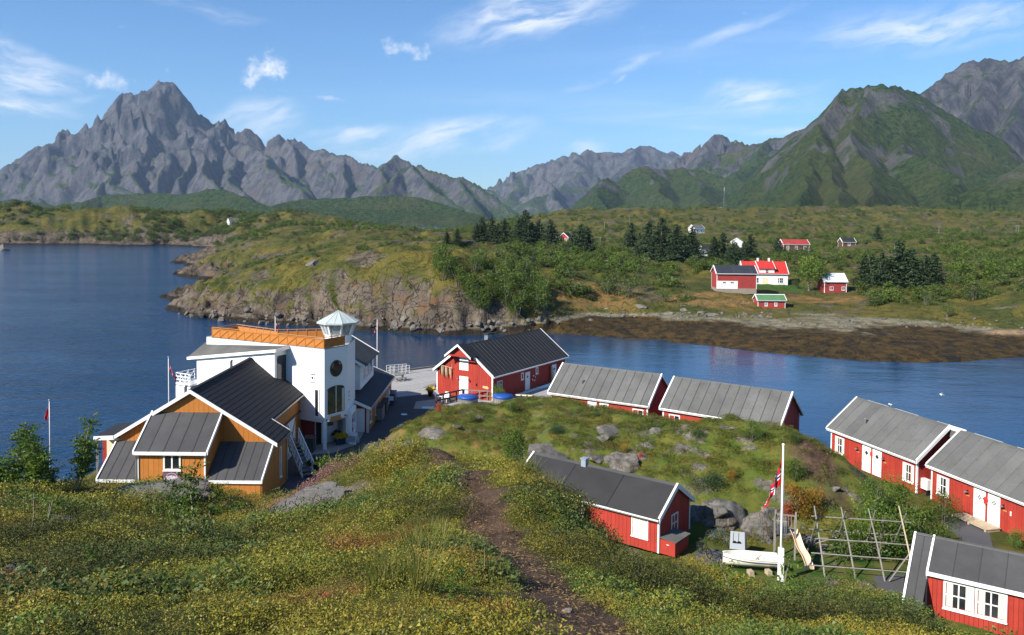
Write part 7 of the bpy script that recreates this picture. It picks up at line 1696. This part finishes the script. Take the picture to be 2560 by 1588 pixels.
# heather beside the slab
pk = protos('heather_clumps', [clump('heather_clump', 120, .16, .24, .026, 'heather_pink', k+20, .3) for k in range(2)])
hx = []
for u, v, y in [(690,1262,14.8),(720,1248,15.2),(748,1236,15.6),(775,1222,16),(800,1210,16.4),(830,1180,16.2),(700,1275,14.2),(735,1255,14.9)]:
    c = pd(u, v, y); hx += [(c[0]+rs.normal()*.26, c[1]+rs.normal()*.2) for _ in range(12)]
hx = np.array(hx); scatter('heather', np.stack([hx[:, 0], hx[:, 1], near_z(hx[:, 0], hx[:, 1])-.02], 1), rots(len(hx), .2, 3), np.repeat((1.0+.4*rs.random(len(hx)))[:, None], 3, 1), pk, 2)
# darker crowberry mounds, grey willow mats, red sprigs and seedlings break up the heath
def patchy(name, spots, coll, nproto, smin, smax, seed):
    pts = []
    for u, v, y, n, sx_, sy_ in spots:
        c = pd(u, v, y); pts += [(c[0]+rs.normal()*sx_, c[1]+rs.normal()*sy_) for _ in range(n)]
    pts = np.array(pts); pts = pts[free(pts[:, 0], pts[:, 1])]
    return scatter(name, np.stack([pts[:, 0], pts[:, 1], near_z(pts[:, 0], pts[:, 1])-.02], 1), rots(len(pts), .2, seed), np.repeat((smin+(smax-smin)*rs.random(len(pts)))[:, None], 3, 1), coll, nproto)
dk = protos('crowberry_clumps', [clump('crowberry_clump', 260, .18, .22, .016, 'dark_heath', k+40, .4) for k in range(3)])
patchy('crowberry_mounds', [(130,1262,12.5,70,1.0,.4),(330,1300,11.5,90,.9,.4),(470,1335,10.2,70,.5,.3),(250,1400,8.0,60,.6,.3),(30,1330,9.5,60,.5,.4),(120,1450,6.6,40,.4,.2),(640,1290,12.8,60,.8,.3),(1130,1290,9.6,26,.2,.3),(1430,1300,10.4,50,.5,.3),(1560,1420,8.0,60,.5,.25),(1650,1470,7.2,50,.4,.25),(1760,1460,9.4,60,.4,.3),(1960,1540,7.2,40,.6,.2),(2150,1560,6.9,40,.5,.2),(1020,1260,10.8,26,.3,.3)], dk, 3, .9, 1.7, 31)
wl_c = protos('willow_mats', [clump('willow_mat', 150, .18, .20, .026, 'willow_leaf', k+44, .5) for k in range(2)])
patchy('willow_mat_cover', [(520,1345,9.8,60,.5,.3),(450,1390,8.4,50,.5,.25),(590,1310,11.2,40,.6,.3),(1180,1390,7.4,30,.25,.25),(1250,1440,6.2,20,.15,.2),(160,1560,4.4,20,.3,.12),(1420,1330,9.4,30,.3,.3)], wl_c, 2, .9, 1.5, 32)
rd_c = protos('red_sprigs_shapes', [clump('red_sprig', 26, .07, .22, .022, 'rowan_red', k+46, .35) for k in range(2)])
patchy('red_sprigs', [(1260,1560,4.5,9,.18,.08),(1180,1570,4.4,5,.12,.06),(700,1520,4.9,5,.3,.1),(1990,1500,8.2,8,.5,.2),(2140,1545,7.4,6,.3,.2),(1340,1480,5.8,4,.1,.1),(950,1400,7.4,4,.3,.2),(300,1480,5.6,4,.3,.1),(1530,1400,8.4,5,.3,.2),(820,1300,10.4,5,.5,.3)], rd_c, 2, .35, .7, 33)
sd_c = protos('seedling_shapes', [sapling(60+k, .5, 3, 'rowan_leaf', 9, .6)[0] for k in range(2)])
patchy('seedlings', [(180,1330,9.4,3,.4,.3),(330,1560,4.3,2,.2,.1),(620,1470,5.8,2,.4,.1),(1010,1240,11.5,3,.4,.3),(1150,1545,4.7,2,.1,.05),(1480,1470,6.6,2,.2,.1),(1900,1480,9.2,4,.4,.2),(60,1420,7.0,3,.3,.2),(760,1400,7.6,2,.4,.2),(2060,1480,8.8,3,.5,.2)], sd_c, 2, .45, .8, 34)
# straw and leaf litter on the path
lt_ = protos('litter_shapes', [leaves_mesh('litter', np.stack([rs.normal(size=40)*.12, rs.normal(size=40)*.12, .008+.01*rs.random(40)], 1), .02+.03*rs.random(40), None, None, 'dry_grass', .22, 6.0) for k in range(2)])
pl_ = []
for (ax_, ay_), (bx_, by_) in zip(PATH[:-1], PATH[1:]):
    for q in range(11): t_ = rs.random(); pl_.append((ax_+(bx_-ax_)*t_+rs.normal()*.16, ay_+(by_-ay_)*t_+rs.normal()*.16))
pl_ = np.array(pl_); scatter('path_litter', np.stack([pl_[:, 0], pl_[:, 1], near_z(pl_[:, 0], pl_[:, 1])+.004], 1), rots(len(pl_), .05, 35), np.repeat((.6+.5*rs.random(len(pl_)))[:, None], 3, 1), lt_, 2)
# long grass
gt_ = protos('grass_tufts', [tuft('grass_tuft', 70, .14, .46, .004, 'grass_blade', k) for k in range(3)])
gx2 = []
for u, v, y, n, s in [(1066,1385,8.0,6,.12),(1050,1415,7.4,5,.10),(1085,1355,8.6,4,.10),(985,1560,4.9,4,.10),(1395,1275,12.0,12,.30),(1360,1300,10.8,5,.2),(960,1150,16.6,10,.7),(1000,1190,13.6,4,.3),(560,1345,10.2,4,.3)]:
    c = pd(u, v, y); gx2 += [(c[0]+rs.normal()*s, c[1]+rs.normal()*s) for _ in range(n)]
gx2 = np.array(gx2); scatter('long_grass', np.stack([gx2[:, 0], gx2[:, 1], near_z(gx2[:, 0], gx2[:, 1])], 1), rots(len(gx2), .12, 4), np.repeat((.55+.4*rs.random(len(gx2)))[:, None], 3, 1), gt_, 3)
dg_ = protos('straw_tufts', [tuft('straw_tuft', 9, .10, .75, .0045, 'dry_grass', k+5, .1) for k in range(3)])
dx2 = []
for u, v, y, n, s in [(860,1150,17.2,9,.5),(920,1140,17.6,8,.5),(880,1148,17,6,.3),(1200,1480,5.6,1,.02)]:
    c = pd(u, v, y); dx2 += [(c[0]+rs.normal()*s, c[1]+rs.normal()*.3) for _ in range(n)]
dx2 = np.array(dx2); scatter('dry_stems', np.stack([dx2[:, 0], dx2[:, 1], near_z(dx2[:, 0], dx2[:, 1])], 1), rots(len(dx2), .1, 5), np.repeat((.5+.4*rs.random(len(dx2)))[:, None], 3, 1), dg_, 3)
# grass and low heath of the knoll
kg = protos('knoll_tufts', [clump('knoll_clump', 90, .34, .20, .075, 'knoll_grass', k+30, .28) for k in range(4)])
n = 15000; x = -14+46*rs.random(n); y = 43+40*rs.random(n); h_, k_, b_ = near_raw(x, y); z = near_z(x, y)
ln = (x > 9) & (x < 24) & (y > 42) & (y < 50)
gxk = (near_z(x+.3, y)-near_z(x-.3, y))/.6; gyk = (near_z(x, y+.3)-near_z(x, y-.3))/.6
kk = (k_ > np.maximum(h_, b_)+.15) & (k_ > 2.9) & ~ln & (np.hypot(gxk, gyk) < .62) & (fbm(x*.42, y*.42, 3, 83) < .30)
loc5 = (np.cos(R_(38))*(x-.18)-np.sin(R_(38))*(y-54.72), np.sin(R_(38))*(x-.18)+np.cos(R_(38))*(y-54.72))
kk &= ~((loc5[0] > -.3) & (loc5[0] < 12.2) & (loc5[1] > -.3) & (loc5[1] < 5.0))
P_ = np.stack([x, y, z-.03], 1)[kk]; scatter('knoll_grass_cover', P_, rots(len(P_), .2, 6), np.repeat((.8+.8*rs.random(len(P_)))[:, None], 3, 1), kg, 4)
# grass slope in front of the bottom cabin and lawn edges
n = 2500; x = 6+24*rs.random(n); y = 34+14*rs.random(n); z = near_z(x, y); k = ~((x > 10) & (x < 23) & (y > 42.2)) & (np.hypot(x-23, y-41) > 2.2)
P_ = np.stack([x, y, z-.03], 1)[k]; scatter('lawn_edge_grass', P_, rots(len(P_), .2, 7), np.repeat((.7+.6*rs.random(len(P_)))[:, None], 3, 1), kg, 4)

# ------------------------------------------------------------------ single shrubs and young rowans near the viewer
def on_hill(u, v, y): q = pd(u, v, y); return (q[0], q[1], gz(q[0], q[1])-.05)
put_sapling(1, 1.75, 7, 'leafy rowan sapling beside the red flag at the left edge of the hill', on_hill(140, 1180, 17.5), 0, 60, 'rowan_leaf', 1.25)
put_sapling(2, 1.15, 6, 'young rowan at the far left edge of the hill', on_hill(20, 1180, 17), 1, 50, 'rowan_leaf', 1.25)
put_sapling(3, 1.0, 4, 'small rowan between the two left saplings', on_hill(75, 1185, 17.3), 2, 34, 'rowan_leaf', 1.2)
put_sapling(4, 1.2, 5, 'pale green rowan sapling in front of the lean-to roof', on_hill(500, 1290, 12.2), 0, 24)
put_sapling(5, .8, 4, 'low rowan left of the slab by the orange house', on_hill(590, 1240, 16.5), 0, 24)
put_sapling(6, .6, 3, 'bright little rowan by the end of the pink heather', on_hill(770, 1228, 17.6), 0, 22)
put_sapling(7, .75, 3, 'slim rowan shoot above the pink heather', on_hill(838, 1180, 17.0), 0, 20)
put_sapling(8, .7, 3, 'thin rowan shoot in front of the purple sign', on_hill(415, 1260, 14.5), 0, 14)
put_sapling(9, .5, 3, 'rowan seedling at the left of the path', on_hill(1040, 1190, 14.2), 0, 16, 'rowan_leaf', .7)
put_sapling(10, .26, 3, 'rowan seedling low at the bottom centre', on_hill(1165, 1575, 4.2), 0, 12, 'rowan_leaf', .42)
put_sapling(11, .9, 3, 'half bare rowan below the dinghy', on_hill(1890, 1480, 9.4), 0, 10)
put_sapling(12, .8, 5, 'leafy rowan in the hollow left of the flagpole base', on_hill(1800, 1478, 10.2), 0, 26)
put_sapling(13, .7, 3, 'bare stemmed rowan in the left foreground', on_hill(45, 1330, 9.6), 0, 6, 'rowan_leaf', .7)
put_sapling(14, .45, 3, 'rowan seedling near the pale rock at left', on_hill(160, 1310, 10.4), 0, 14, 'rowan_leaf', .6)
rowans[0].put('rowan_bush', 'rounded rowan bush at the crest beside the dark roof', 'bush', on_hill(1285, 1165, 15.6), .72, 1.0)
willows[1].put('willow_bush', 'low grey-green willow in the left foreground', 'bush', on_hill(480, 1365, 9.6), .55, 0)
# shrubs on the knoll
def on_knoll(u, v): q = hit(u, v, True, 44, 90); return (q[0], q[1], q[2]-.1)
for k, (u, v, s, kind, lab) in enumerate([
    (1985, 1290, 2.3, autumn[0], 'rowan with orange leaves right of the flagpole'), (2030, 1290, 2.0, autumn[1], 'half orange rowan beside the mossy rock face'), (1968, 1305, 1.2, redb, 'small crimson bush behind the flagpole'), (1985, 1200, 1.5, rowans[1], 'green rowan above the orange one'),
    (2190, 1395, 3.3, rowans[0], 'tall rowan thicket in the middle behind the drying rack'), (2120, 1400, 2.3, rowans[2], 'rowan at the left end of the drying rack'), (2260, 1380, 3.0, rowans[3], 'broad rowan at the right end of the drying rack'), (2310, 1370, 2.6, rowans[1], 'rowan beside the paved path'), (2240, 1290, 2.6, rowans[2], 'rowan in front of the white cabin window'), (2180, 1280, 2.2, rowans[0], 'rowan below the grey-roofed cabin doors'), (2360, 1310, 2.2, rowans[1], 'slender rowan against the right cabin wall'), (2170, 1175, 1.9, rowans[3], 'rowan in front of the first cabin doors'), (2130, 1130, 1.4, rowans[2], 'low rowan at the cabin corner by the water'), (2210, 1195, 1.7, rowans[0], 'rowan beside the right window of the gull cabin'), (2340, 1420, 1.6, rowans[3], 'small rowan at the ridge of the bottom cabin'),
    (1880, 1100, 1.5, rowans[1], 'bright rounded bush on top of the knoll'), (1985, 1110, .9, rowans[2], 'little bush left of the bare earth patch'), (1780, 1215, 1.5, junip[0], 'dark spreading juniper above the rock face'), (1395, 1080, 1.1, junip[1], 'dark juniper mat behind the big boulder'), (1745, 1090, .8, junip[0], 'small juniper strip in the middle of the knoll'), (1560, 1130, .7, autumn[1], 'orange tinged bush between two boulders'), (1600, 1150, .6, redb, 'red bush on the boulder above the dark roof'), (1245, 1010, 2.0, rowans[2], 'bush beside the right hot tub'), (1280, 1030, 1.1, rowans[3], 'small bush in front of the hot tub fence'), (1180, 1055, .9, rowans[0], 'upright bush on the dry grass below the left hot tub'), (1095, 1030, .8, redb, 'reddish bush at the end of the dark fence'), (1490, 1040, .7, rowans[1], 'tiny bush below the right window of the first cabin'), (1830, 1200, .8, autumn[0], 'orange sprig beside the dark juniper'), (2540, 1370, 1.2, rowans[2], 'round bush by the right cabin foundation')]):
    kind.put('bush', lab, 'bush', on_knoll(u, v), s, k*1.3)

# ------------------------------------------------------------------ trees and bushes across the water
ORD = 'first second third fourth fifth sixth seventh eighth ninth tenth eleventh twelfth thirteenth'.split()
SPR = [(1143,572,612),(1117,588,611),(1206,549,604),(1192,560,604),(1229,556,606),(1261,555,606),(1246,562,606),(1312,543,607),(1298,556,607),(1330,560,608),(1347,549,610),(1376,560,612),(1453,569,632),(1470,572,632),(1434,588,630),(1577,566,627),(1600,585,636),(1622,575,646),(1654,563,650),(1640,585,650),(1676,590,650),(1691,578,650),(1729,575,644),(1712,590,645),(1785,606,660),(1806,595,667),(1834,606,667),(1876,602,656),(1860,612,655),(1943,599,642),(2162,637,713),(2180,650,713),(2204,641,715),(2225,650,715),(2247,623,716),(2278,634,716),(2314,648,716),(2335,652,716),(2194,570,602)]
for k, (u, a, b) in enumerate(SPR):
    q = hit(u, b); h = (b-a)*q[1]/FPX*(.9+.28*((k*37) % 10)/10)
    zone = 'left spruce plantation' if u < 1400 else 'spruces right of the red cabin' if u < 1500 else 'dense spruce stand above the dry meadow' if u < 1750 else 'spruces behind the farmhouse' if u < 2000 else 'spruce row right of the tin-roofed shed'
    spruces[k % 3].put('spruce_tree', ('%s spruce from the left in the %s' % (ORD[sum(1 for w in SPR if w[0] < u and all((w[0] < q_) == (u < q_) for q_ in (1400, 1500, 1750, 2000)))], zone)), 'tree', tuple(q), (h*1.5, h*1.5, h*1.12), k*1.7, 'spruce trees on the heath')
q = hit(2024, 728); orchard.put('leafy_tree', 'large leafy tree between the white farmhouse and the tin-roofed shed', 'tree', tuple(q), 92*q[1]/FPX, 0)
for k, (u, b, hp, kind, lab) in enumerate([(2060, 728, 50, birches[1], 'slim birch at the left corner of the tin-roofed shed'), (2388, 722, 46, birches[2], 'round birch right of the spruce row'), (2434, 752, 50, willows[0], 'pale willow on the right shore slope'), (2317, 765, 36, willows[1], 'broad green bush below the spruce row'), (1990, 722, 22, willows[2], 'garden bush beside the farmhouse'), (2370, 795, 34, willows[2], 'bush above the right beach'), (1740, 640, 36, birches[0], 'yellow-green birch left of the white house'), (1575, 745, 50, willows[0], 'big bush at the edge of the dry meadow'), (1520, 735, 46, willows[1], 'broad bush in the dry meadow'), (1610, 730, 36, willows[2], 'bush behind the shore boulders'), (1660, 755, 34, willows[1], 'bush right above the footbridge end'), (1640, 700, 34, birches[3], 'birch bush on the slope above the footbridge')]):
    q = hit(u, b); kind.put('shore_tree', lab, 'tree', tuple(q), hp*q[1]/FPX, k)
rgt = random.Random(4); nb = 0
ISL = []
for k in range(130):
    u = rgt.uniform(1080, 1368); v = rgt.uniform(640, 790)
    if v > (745 if u < 1180 else 782) or v < 640+(u-1120)*.22 or (u < 1180 and rgt.random() < .6): continue
    ISL.append((u, v))
ISL.sort()
for k, (u, v) in enumerate(ISL):
    q = hit(u, v, False, 150, 260); birches[k % 4].put('birch_tree', 'birch in the dense wood at the right end of the rocky island', 'tree', tuple(q), rgt.uniform(1.8, 4.6), k, 'birch wood on the rocky island')
# bushes too many to count: one mass each on the heath and on the far peninsula
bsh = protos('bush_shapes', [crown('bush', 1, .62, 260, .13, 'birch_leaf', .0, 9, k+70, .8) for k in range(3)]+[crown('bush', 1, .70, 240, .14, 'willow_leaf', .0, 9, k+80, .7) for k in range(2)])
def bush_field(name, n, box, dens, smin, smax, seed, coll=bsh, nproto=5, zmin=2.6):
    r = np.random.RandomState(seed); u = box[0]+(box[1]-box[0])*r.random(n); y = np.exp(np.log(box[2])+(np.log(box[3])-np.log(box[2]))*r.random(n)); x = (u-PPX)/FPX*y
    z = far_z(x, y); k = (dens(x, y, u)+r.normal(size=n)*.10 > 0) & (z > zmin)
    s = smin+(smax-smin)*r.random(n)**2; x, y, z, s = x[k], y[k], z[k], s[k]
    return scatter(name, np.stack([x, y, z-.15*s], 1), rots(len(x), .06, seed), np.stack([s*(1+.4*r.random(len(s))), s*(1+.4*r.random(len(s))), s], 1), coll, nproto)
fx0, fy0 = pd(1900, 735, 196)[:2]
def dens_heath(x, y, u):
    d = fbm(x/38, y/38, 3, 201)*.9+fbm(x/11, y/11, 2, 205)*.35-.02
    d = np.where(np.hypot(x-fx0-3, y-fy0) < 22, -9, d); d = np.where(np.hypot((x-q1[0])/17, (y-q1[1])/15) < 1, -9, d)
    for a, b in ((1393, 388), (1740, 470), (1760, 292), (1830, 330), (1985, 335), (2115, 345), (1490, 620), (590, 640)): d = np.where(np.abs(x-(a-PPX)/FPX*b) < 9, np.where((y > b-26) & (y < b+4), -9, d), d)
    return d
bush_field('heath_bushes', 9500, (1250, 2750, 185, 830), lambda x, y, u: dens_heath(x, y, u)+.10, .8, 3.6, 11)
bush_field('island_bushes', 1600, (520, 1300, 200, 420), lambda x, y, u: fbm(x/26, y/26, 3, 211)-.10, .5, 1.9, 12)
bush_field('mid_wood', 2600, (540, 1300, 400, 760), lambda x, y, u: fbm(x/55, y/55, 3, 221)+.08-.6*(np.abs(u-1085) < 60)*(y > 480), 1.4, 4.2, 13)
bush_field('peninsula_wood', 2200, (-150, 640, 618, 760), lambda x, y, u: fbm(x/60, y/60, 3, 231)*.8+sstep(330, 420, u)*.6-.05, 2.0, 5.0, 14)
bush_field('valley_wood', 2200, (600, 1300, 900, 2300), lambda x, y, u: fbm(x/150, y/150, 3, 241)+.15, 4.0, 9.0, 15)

# ------------------------------------------------------------------ boulders
m, t = new_mat('boulder_rock'); pos = t.node('ShaderNodeTexCoord').outputs['Object']; ps = t.node('ShaderNodeNewGeometry').outputs['Position']
rc, rh = rock_col(t, ps, 2.2, .25); rc = t.mix(t.math('MULTIPLY', t.ramp(t.noise(ps, 1.1, 4), .4, .6), .7), rc, (.145, .142, .135, 1)); rc = t.mix(t.math('MULTIPLY', t.ramp(t.noise(ps, 2.3, 4), .56, .66), .6), rc, (.075, .085, .030, 1)); finish(t, rc, .9, t.bump(rh, .8, .09), .15)
m, t = new_mat('shore_rock'); ps = t.node('ShaderNodeNewGeometry').outputs['Position']; rc, rh = rock_col(t, ps, .9, .3); finish(t, t.mix(.35, rc, (.15, .14, .13, 1)), .9, t.bump(rh, .7, .1), .15)
def boulder_mesh(seed, mat, sub=3):
    bm = bmesh.new(); bmesh.ops.create_icosphere(bm, subdivisions=sub, radius=1.0)
    P = np.array([v.co for v in bm.verts]); rg = np.random.RandomState(seed)
    for k in range(11):
        d = rg.normal(size=3); d /= np.linalg.norm(d); c = .40+.32*rg.random(); s = P@d-c; P = P-np.outer(np.maximum(s, 0)*.93, d)
    P *= 1+.13*(fbm(P[:, 0]*2.3+seed, P[:, 1]*2.3+P[:, 2]*1.7, 4, seed, .6))[:, None]
    for v, p in zip(bm.verts, P): v.co = p
    me = bpy.data.meshes.new('boulder'); bm.to_mesh(me); bm.free(); me.materials.append(MATS[mat]); me.polygons.foreach_set('use_smooth', np.full(len(me.polygons), sub > 3)); return me
BM = [boulder_mesh(k, 'boulder_rock', 4) for k in range(6)]; SM = [boulder_mesh(k+20, 'shore_rock', 2) for k in range(5)]
def boulder(label, u, v, w, h, k, near=True, y0=44, mats=None, group=None):
    q = hit(u, v+h*.3, near, y0 if near else 130); s = w*q[1]/FPX/2*1.15
    o = link(bpy.data.objects.new('boulder', (mats or BM)[k % len(mats or BM)])); o.location = (q[0], q[1]+s*.35, q[2]-(.30*s if near and w < 90 else .12*s)); o.scale = (s*1.45, s*1.2, max(s*.42, h*q[1]/FPX*.6)); o.rotation_euler = (.1*math.sin(k*3), .15*math.cos(k*2), k*1.1); tag(o, label, 'boulder', group)
for k, (u, v, w, h, lab) in enumerate([(1385, 1115, 120, 52, 'largest grey boulder left above the dark roof'), (1495, 1125, 70, 46, 'flat grey boulder above the chimney'), (1372, 1140, 46, 34, 'small boulder between the big one and the chimney'), (1525, 1065, 95, 30, 'long low boulder high on the knoll'), (1500, 1085, 60, 36, 'boulder below the long low one'), (1570, 1150, 95, 66, 'cracked grey boulder beside the red bush'), (1610, 1128, 50, 44, 'slab leaning right of the cracked boulder'), (1640, 1190, 70, 56, 'blocky boulder right above the roof ridge'), (1655, 1075, 44, 28, 'pale boulder near the first cabin window'), (1625, 1100, 60, 22, 'flat rock under the pale boulder'), (1730, 1120, 34, 28, 'lichen boulder in the middle of the knoll'), (1878, 1112, 44, 22, 'smooth rock under the bright bush'), (1820, 1055, 60, 18, 'rock on the crest before the second cabin'), (1140, 1055, 60, 24, 'grey rock below the dark fence'), (1100, 1075, 70, 30, 'rock at the edge of the asphalt'), (1230, 1075, 60, 24, 'rock in the dry grass left of the knoll'), (1190, 1040, 44, 16, 'rock under the left hot tub'), (1310, 1060, 50, 22, 'rock in the dry grass right of the hot tubs'), (1030, 1095, 50, 26, 'rounded rock near the bicycle on the asphalt'),
    (1765, 1265, 120, 95, 'big dark crag at the corner of the dark-roofed cabin'), (1825, 1275, 110, 90, 'big mossy crag above the bicycles'), (1885, 1290, 100, 80, 'broken crag below the juniper'), (1945, 1300, 90, 70, 'low crag behind the slide tower post'), (2030, 1345, 52, 62, 'rounded grey boulder behind the slide'), (1895, 1325, 64, 46, 'lichened boulder above the grey board'), (2080, 1215, 36, 26, 'grey boulder below the bare earth patch'), (1760, 1270, 70, 60, 'mossy crag at the gable of the dark-roofed cabin'), (1800, 1290, 60, 60, 'fractured crag right of the bicycles'), (1850, 1280, 56, 50, 'brown crag under the juniper'), (1930, 1270, 44, 40, 'dark rock left of the flagpole top'), (2010, 1310, 40, 30, 'rock under the orange rowan'), (2090, 1330, 50, 40, 'pale rubble block behind the drying rack'), (2060, 1370, 36, 24, 'low rock at the drying rack foot'), (1965, 1330, 44, 30, 'rock behind the slide tower')]):
    boulder(lab, u, v, w, h, k)
for lab, (u, v, y), sc, rz_, tl in (('lichen-streaked rock slab beside the pink heather', (752, 1272, 14.0), (1.35, .62, .24), 0.75, (.22, -.30)), ('flat grey rock on the crest before the orange house', (385, 1210, 18.0), (1.9, .8, .26), .05, (0, .05)), ('pale rock tip at the left edge of the foreground', (8, 1440, 6.4), (.4, .5, .28), .4, (0, .1)), ('small pale stone beside the path', (1415, 1502, 5.0), (.055, .035, .02), .3, (0, 0)), ('grey stone in the heath at left', (160, 1285, 11.5), (.24, .2, .14), .9, (0, .1))):
    q = pd(u, v, y); o = link(bpy.data.objects.new('boulder', BM[len(lab) % 6])); o.location = (q[0], q[1], gz(q[0], q[1])+.14*(y > 8)); o.scale = sc; o.rotation_euler = (tl[0], tl[1], rz_); tag(o, lab, 'rock')
for k, (u, v, w, h, lab) in enumerate([(1712, 774, 22, 14, 'pale rounded boulder left of the rubble pile'), (1754, 779, 20, 12, 'pale boulder in the middle of the shore rubble'), (1789, 784, 30, 14, 'wide pale boulder below the barn'), (1862, 786, 16, 10, 'boulder at the left of the stone pile'), (1890, 792, 20, 14, 'boulder in front of the boathouse'), (1905, 790, 18, 14, 'boulder under the boathouse corner'), (1560, 772, 14, 8, 'boulder behind the footbridge'), (1520, 770, 14, 8, 'left boulder behind the footbridge'), (1600, 768, 26, 9, 'grey slab behind the footbridge rail'), (1672, 782, 30, 14, 'angular boulder at the right end of the footbridge'), (2030, 793, 18, 9, 'boulder on the pale beach'), (2116, 800, 18, 9, 'dark boulder on the right beach'), (1400, 800, 40, 22, 'pale rock heap beside the steep gangway'), (1476, 800, 16, 9, 'rock under the footbridge stilts'), (780, 655, 36, 30, 'big dark boulder on top of the rocky island'), (1845, 712, 26, 10, 'stone by the farmhouse door')]):
    boulder(lab, u, v, w, h, k, False, 130, SM, 'boulders of the far shore')
sk = thing('skerry', 'small dark skerry in the sea at the left edge', 'rock', tuple(pd(8, 630, 520))); o = link(bpy.data.objects.new('rock', SM[0]), sk); o.scale = (9, 6, 5); o = link(bpy.data.objects.new('rock', SM[1]), sk); o.location = (7, -1, 0); o.scale = (3, 2, 1.6)
ra = np.array([hit(u, v) for u, v in zip(np.r_[1400+300*rs.random(50), 1690+240*rs.random(90), 1940+620*rs.random(50)], np.r_[782+rs.random(50)*12, 782+rs.random(90)*14, 800+rs.random(50)*22])])
rub = protos('rubble_shapes', [bpy.data.objects.new('rubble_stone', SM[k]) for k in range(5)])
scatter('shore_rubble', ra, rots(len(ra), .4, 21), np.repeat((.2+.4*rs.random(len(ra))**2)[:, None], 3, 1)*[1, 1, .65], rub, 5)
rb2 = np.array([hit(u, v) for u, v in zip(420+960*rs.random(240), 770+rs.random(240)*60)]); rb2 = rb2[(rb2[:, 2] > -.3) & (rb2[:, 2] < 2.5)]
scatter('cliff_rubble', rb2, rots(len(rb2), .4, 22), np.repeat((.3+.9*rs.random(len(rb2))**2)[:, None], 3, 1)*[1, 1, .7], rub, 5)
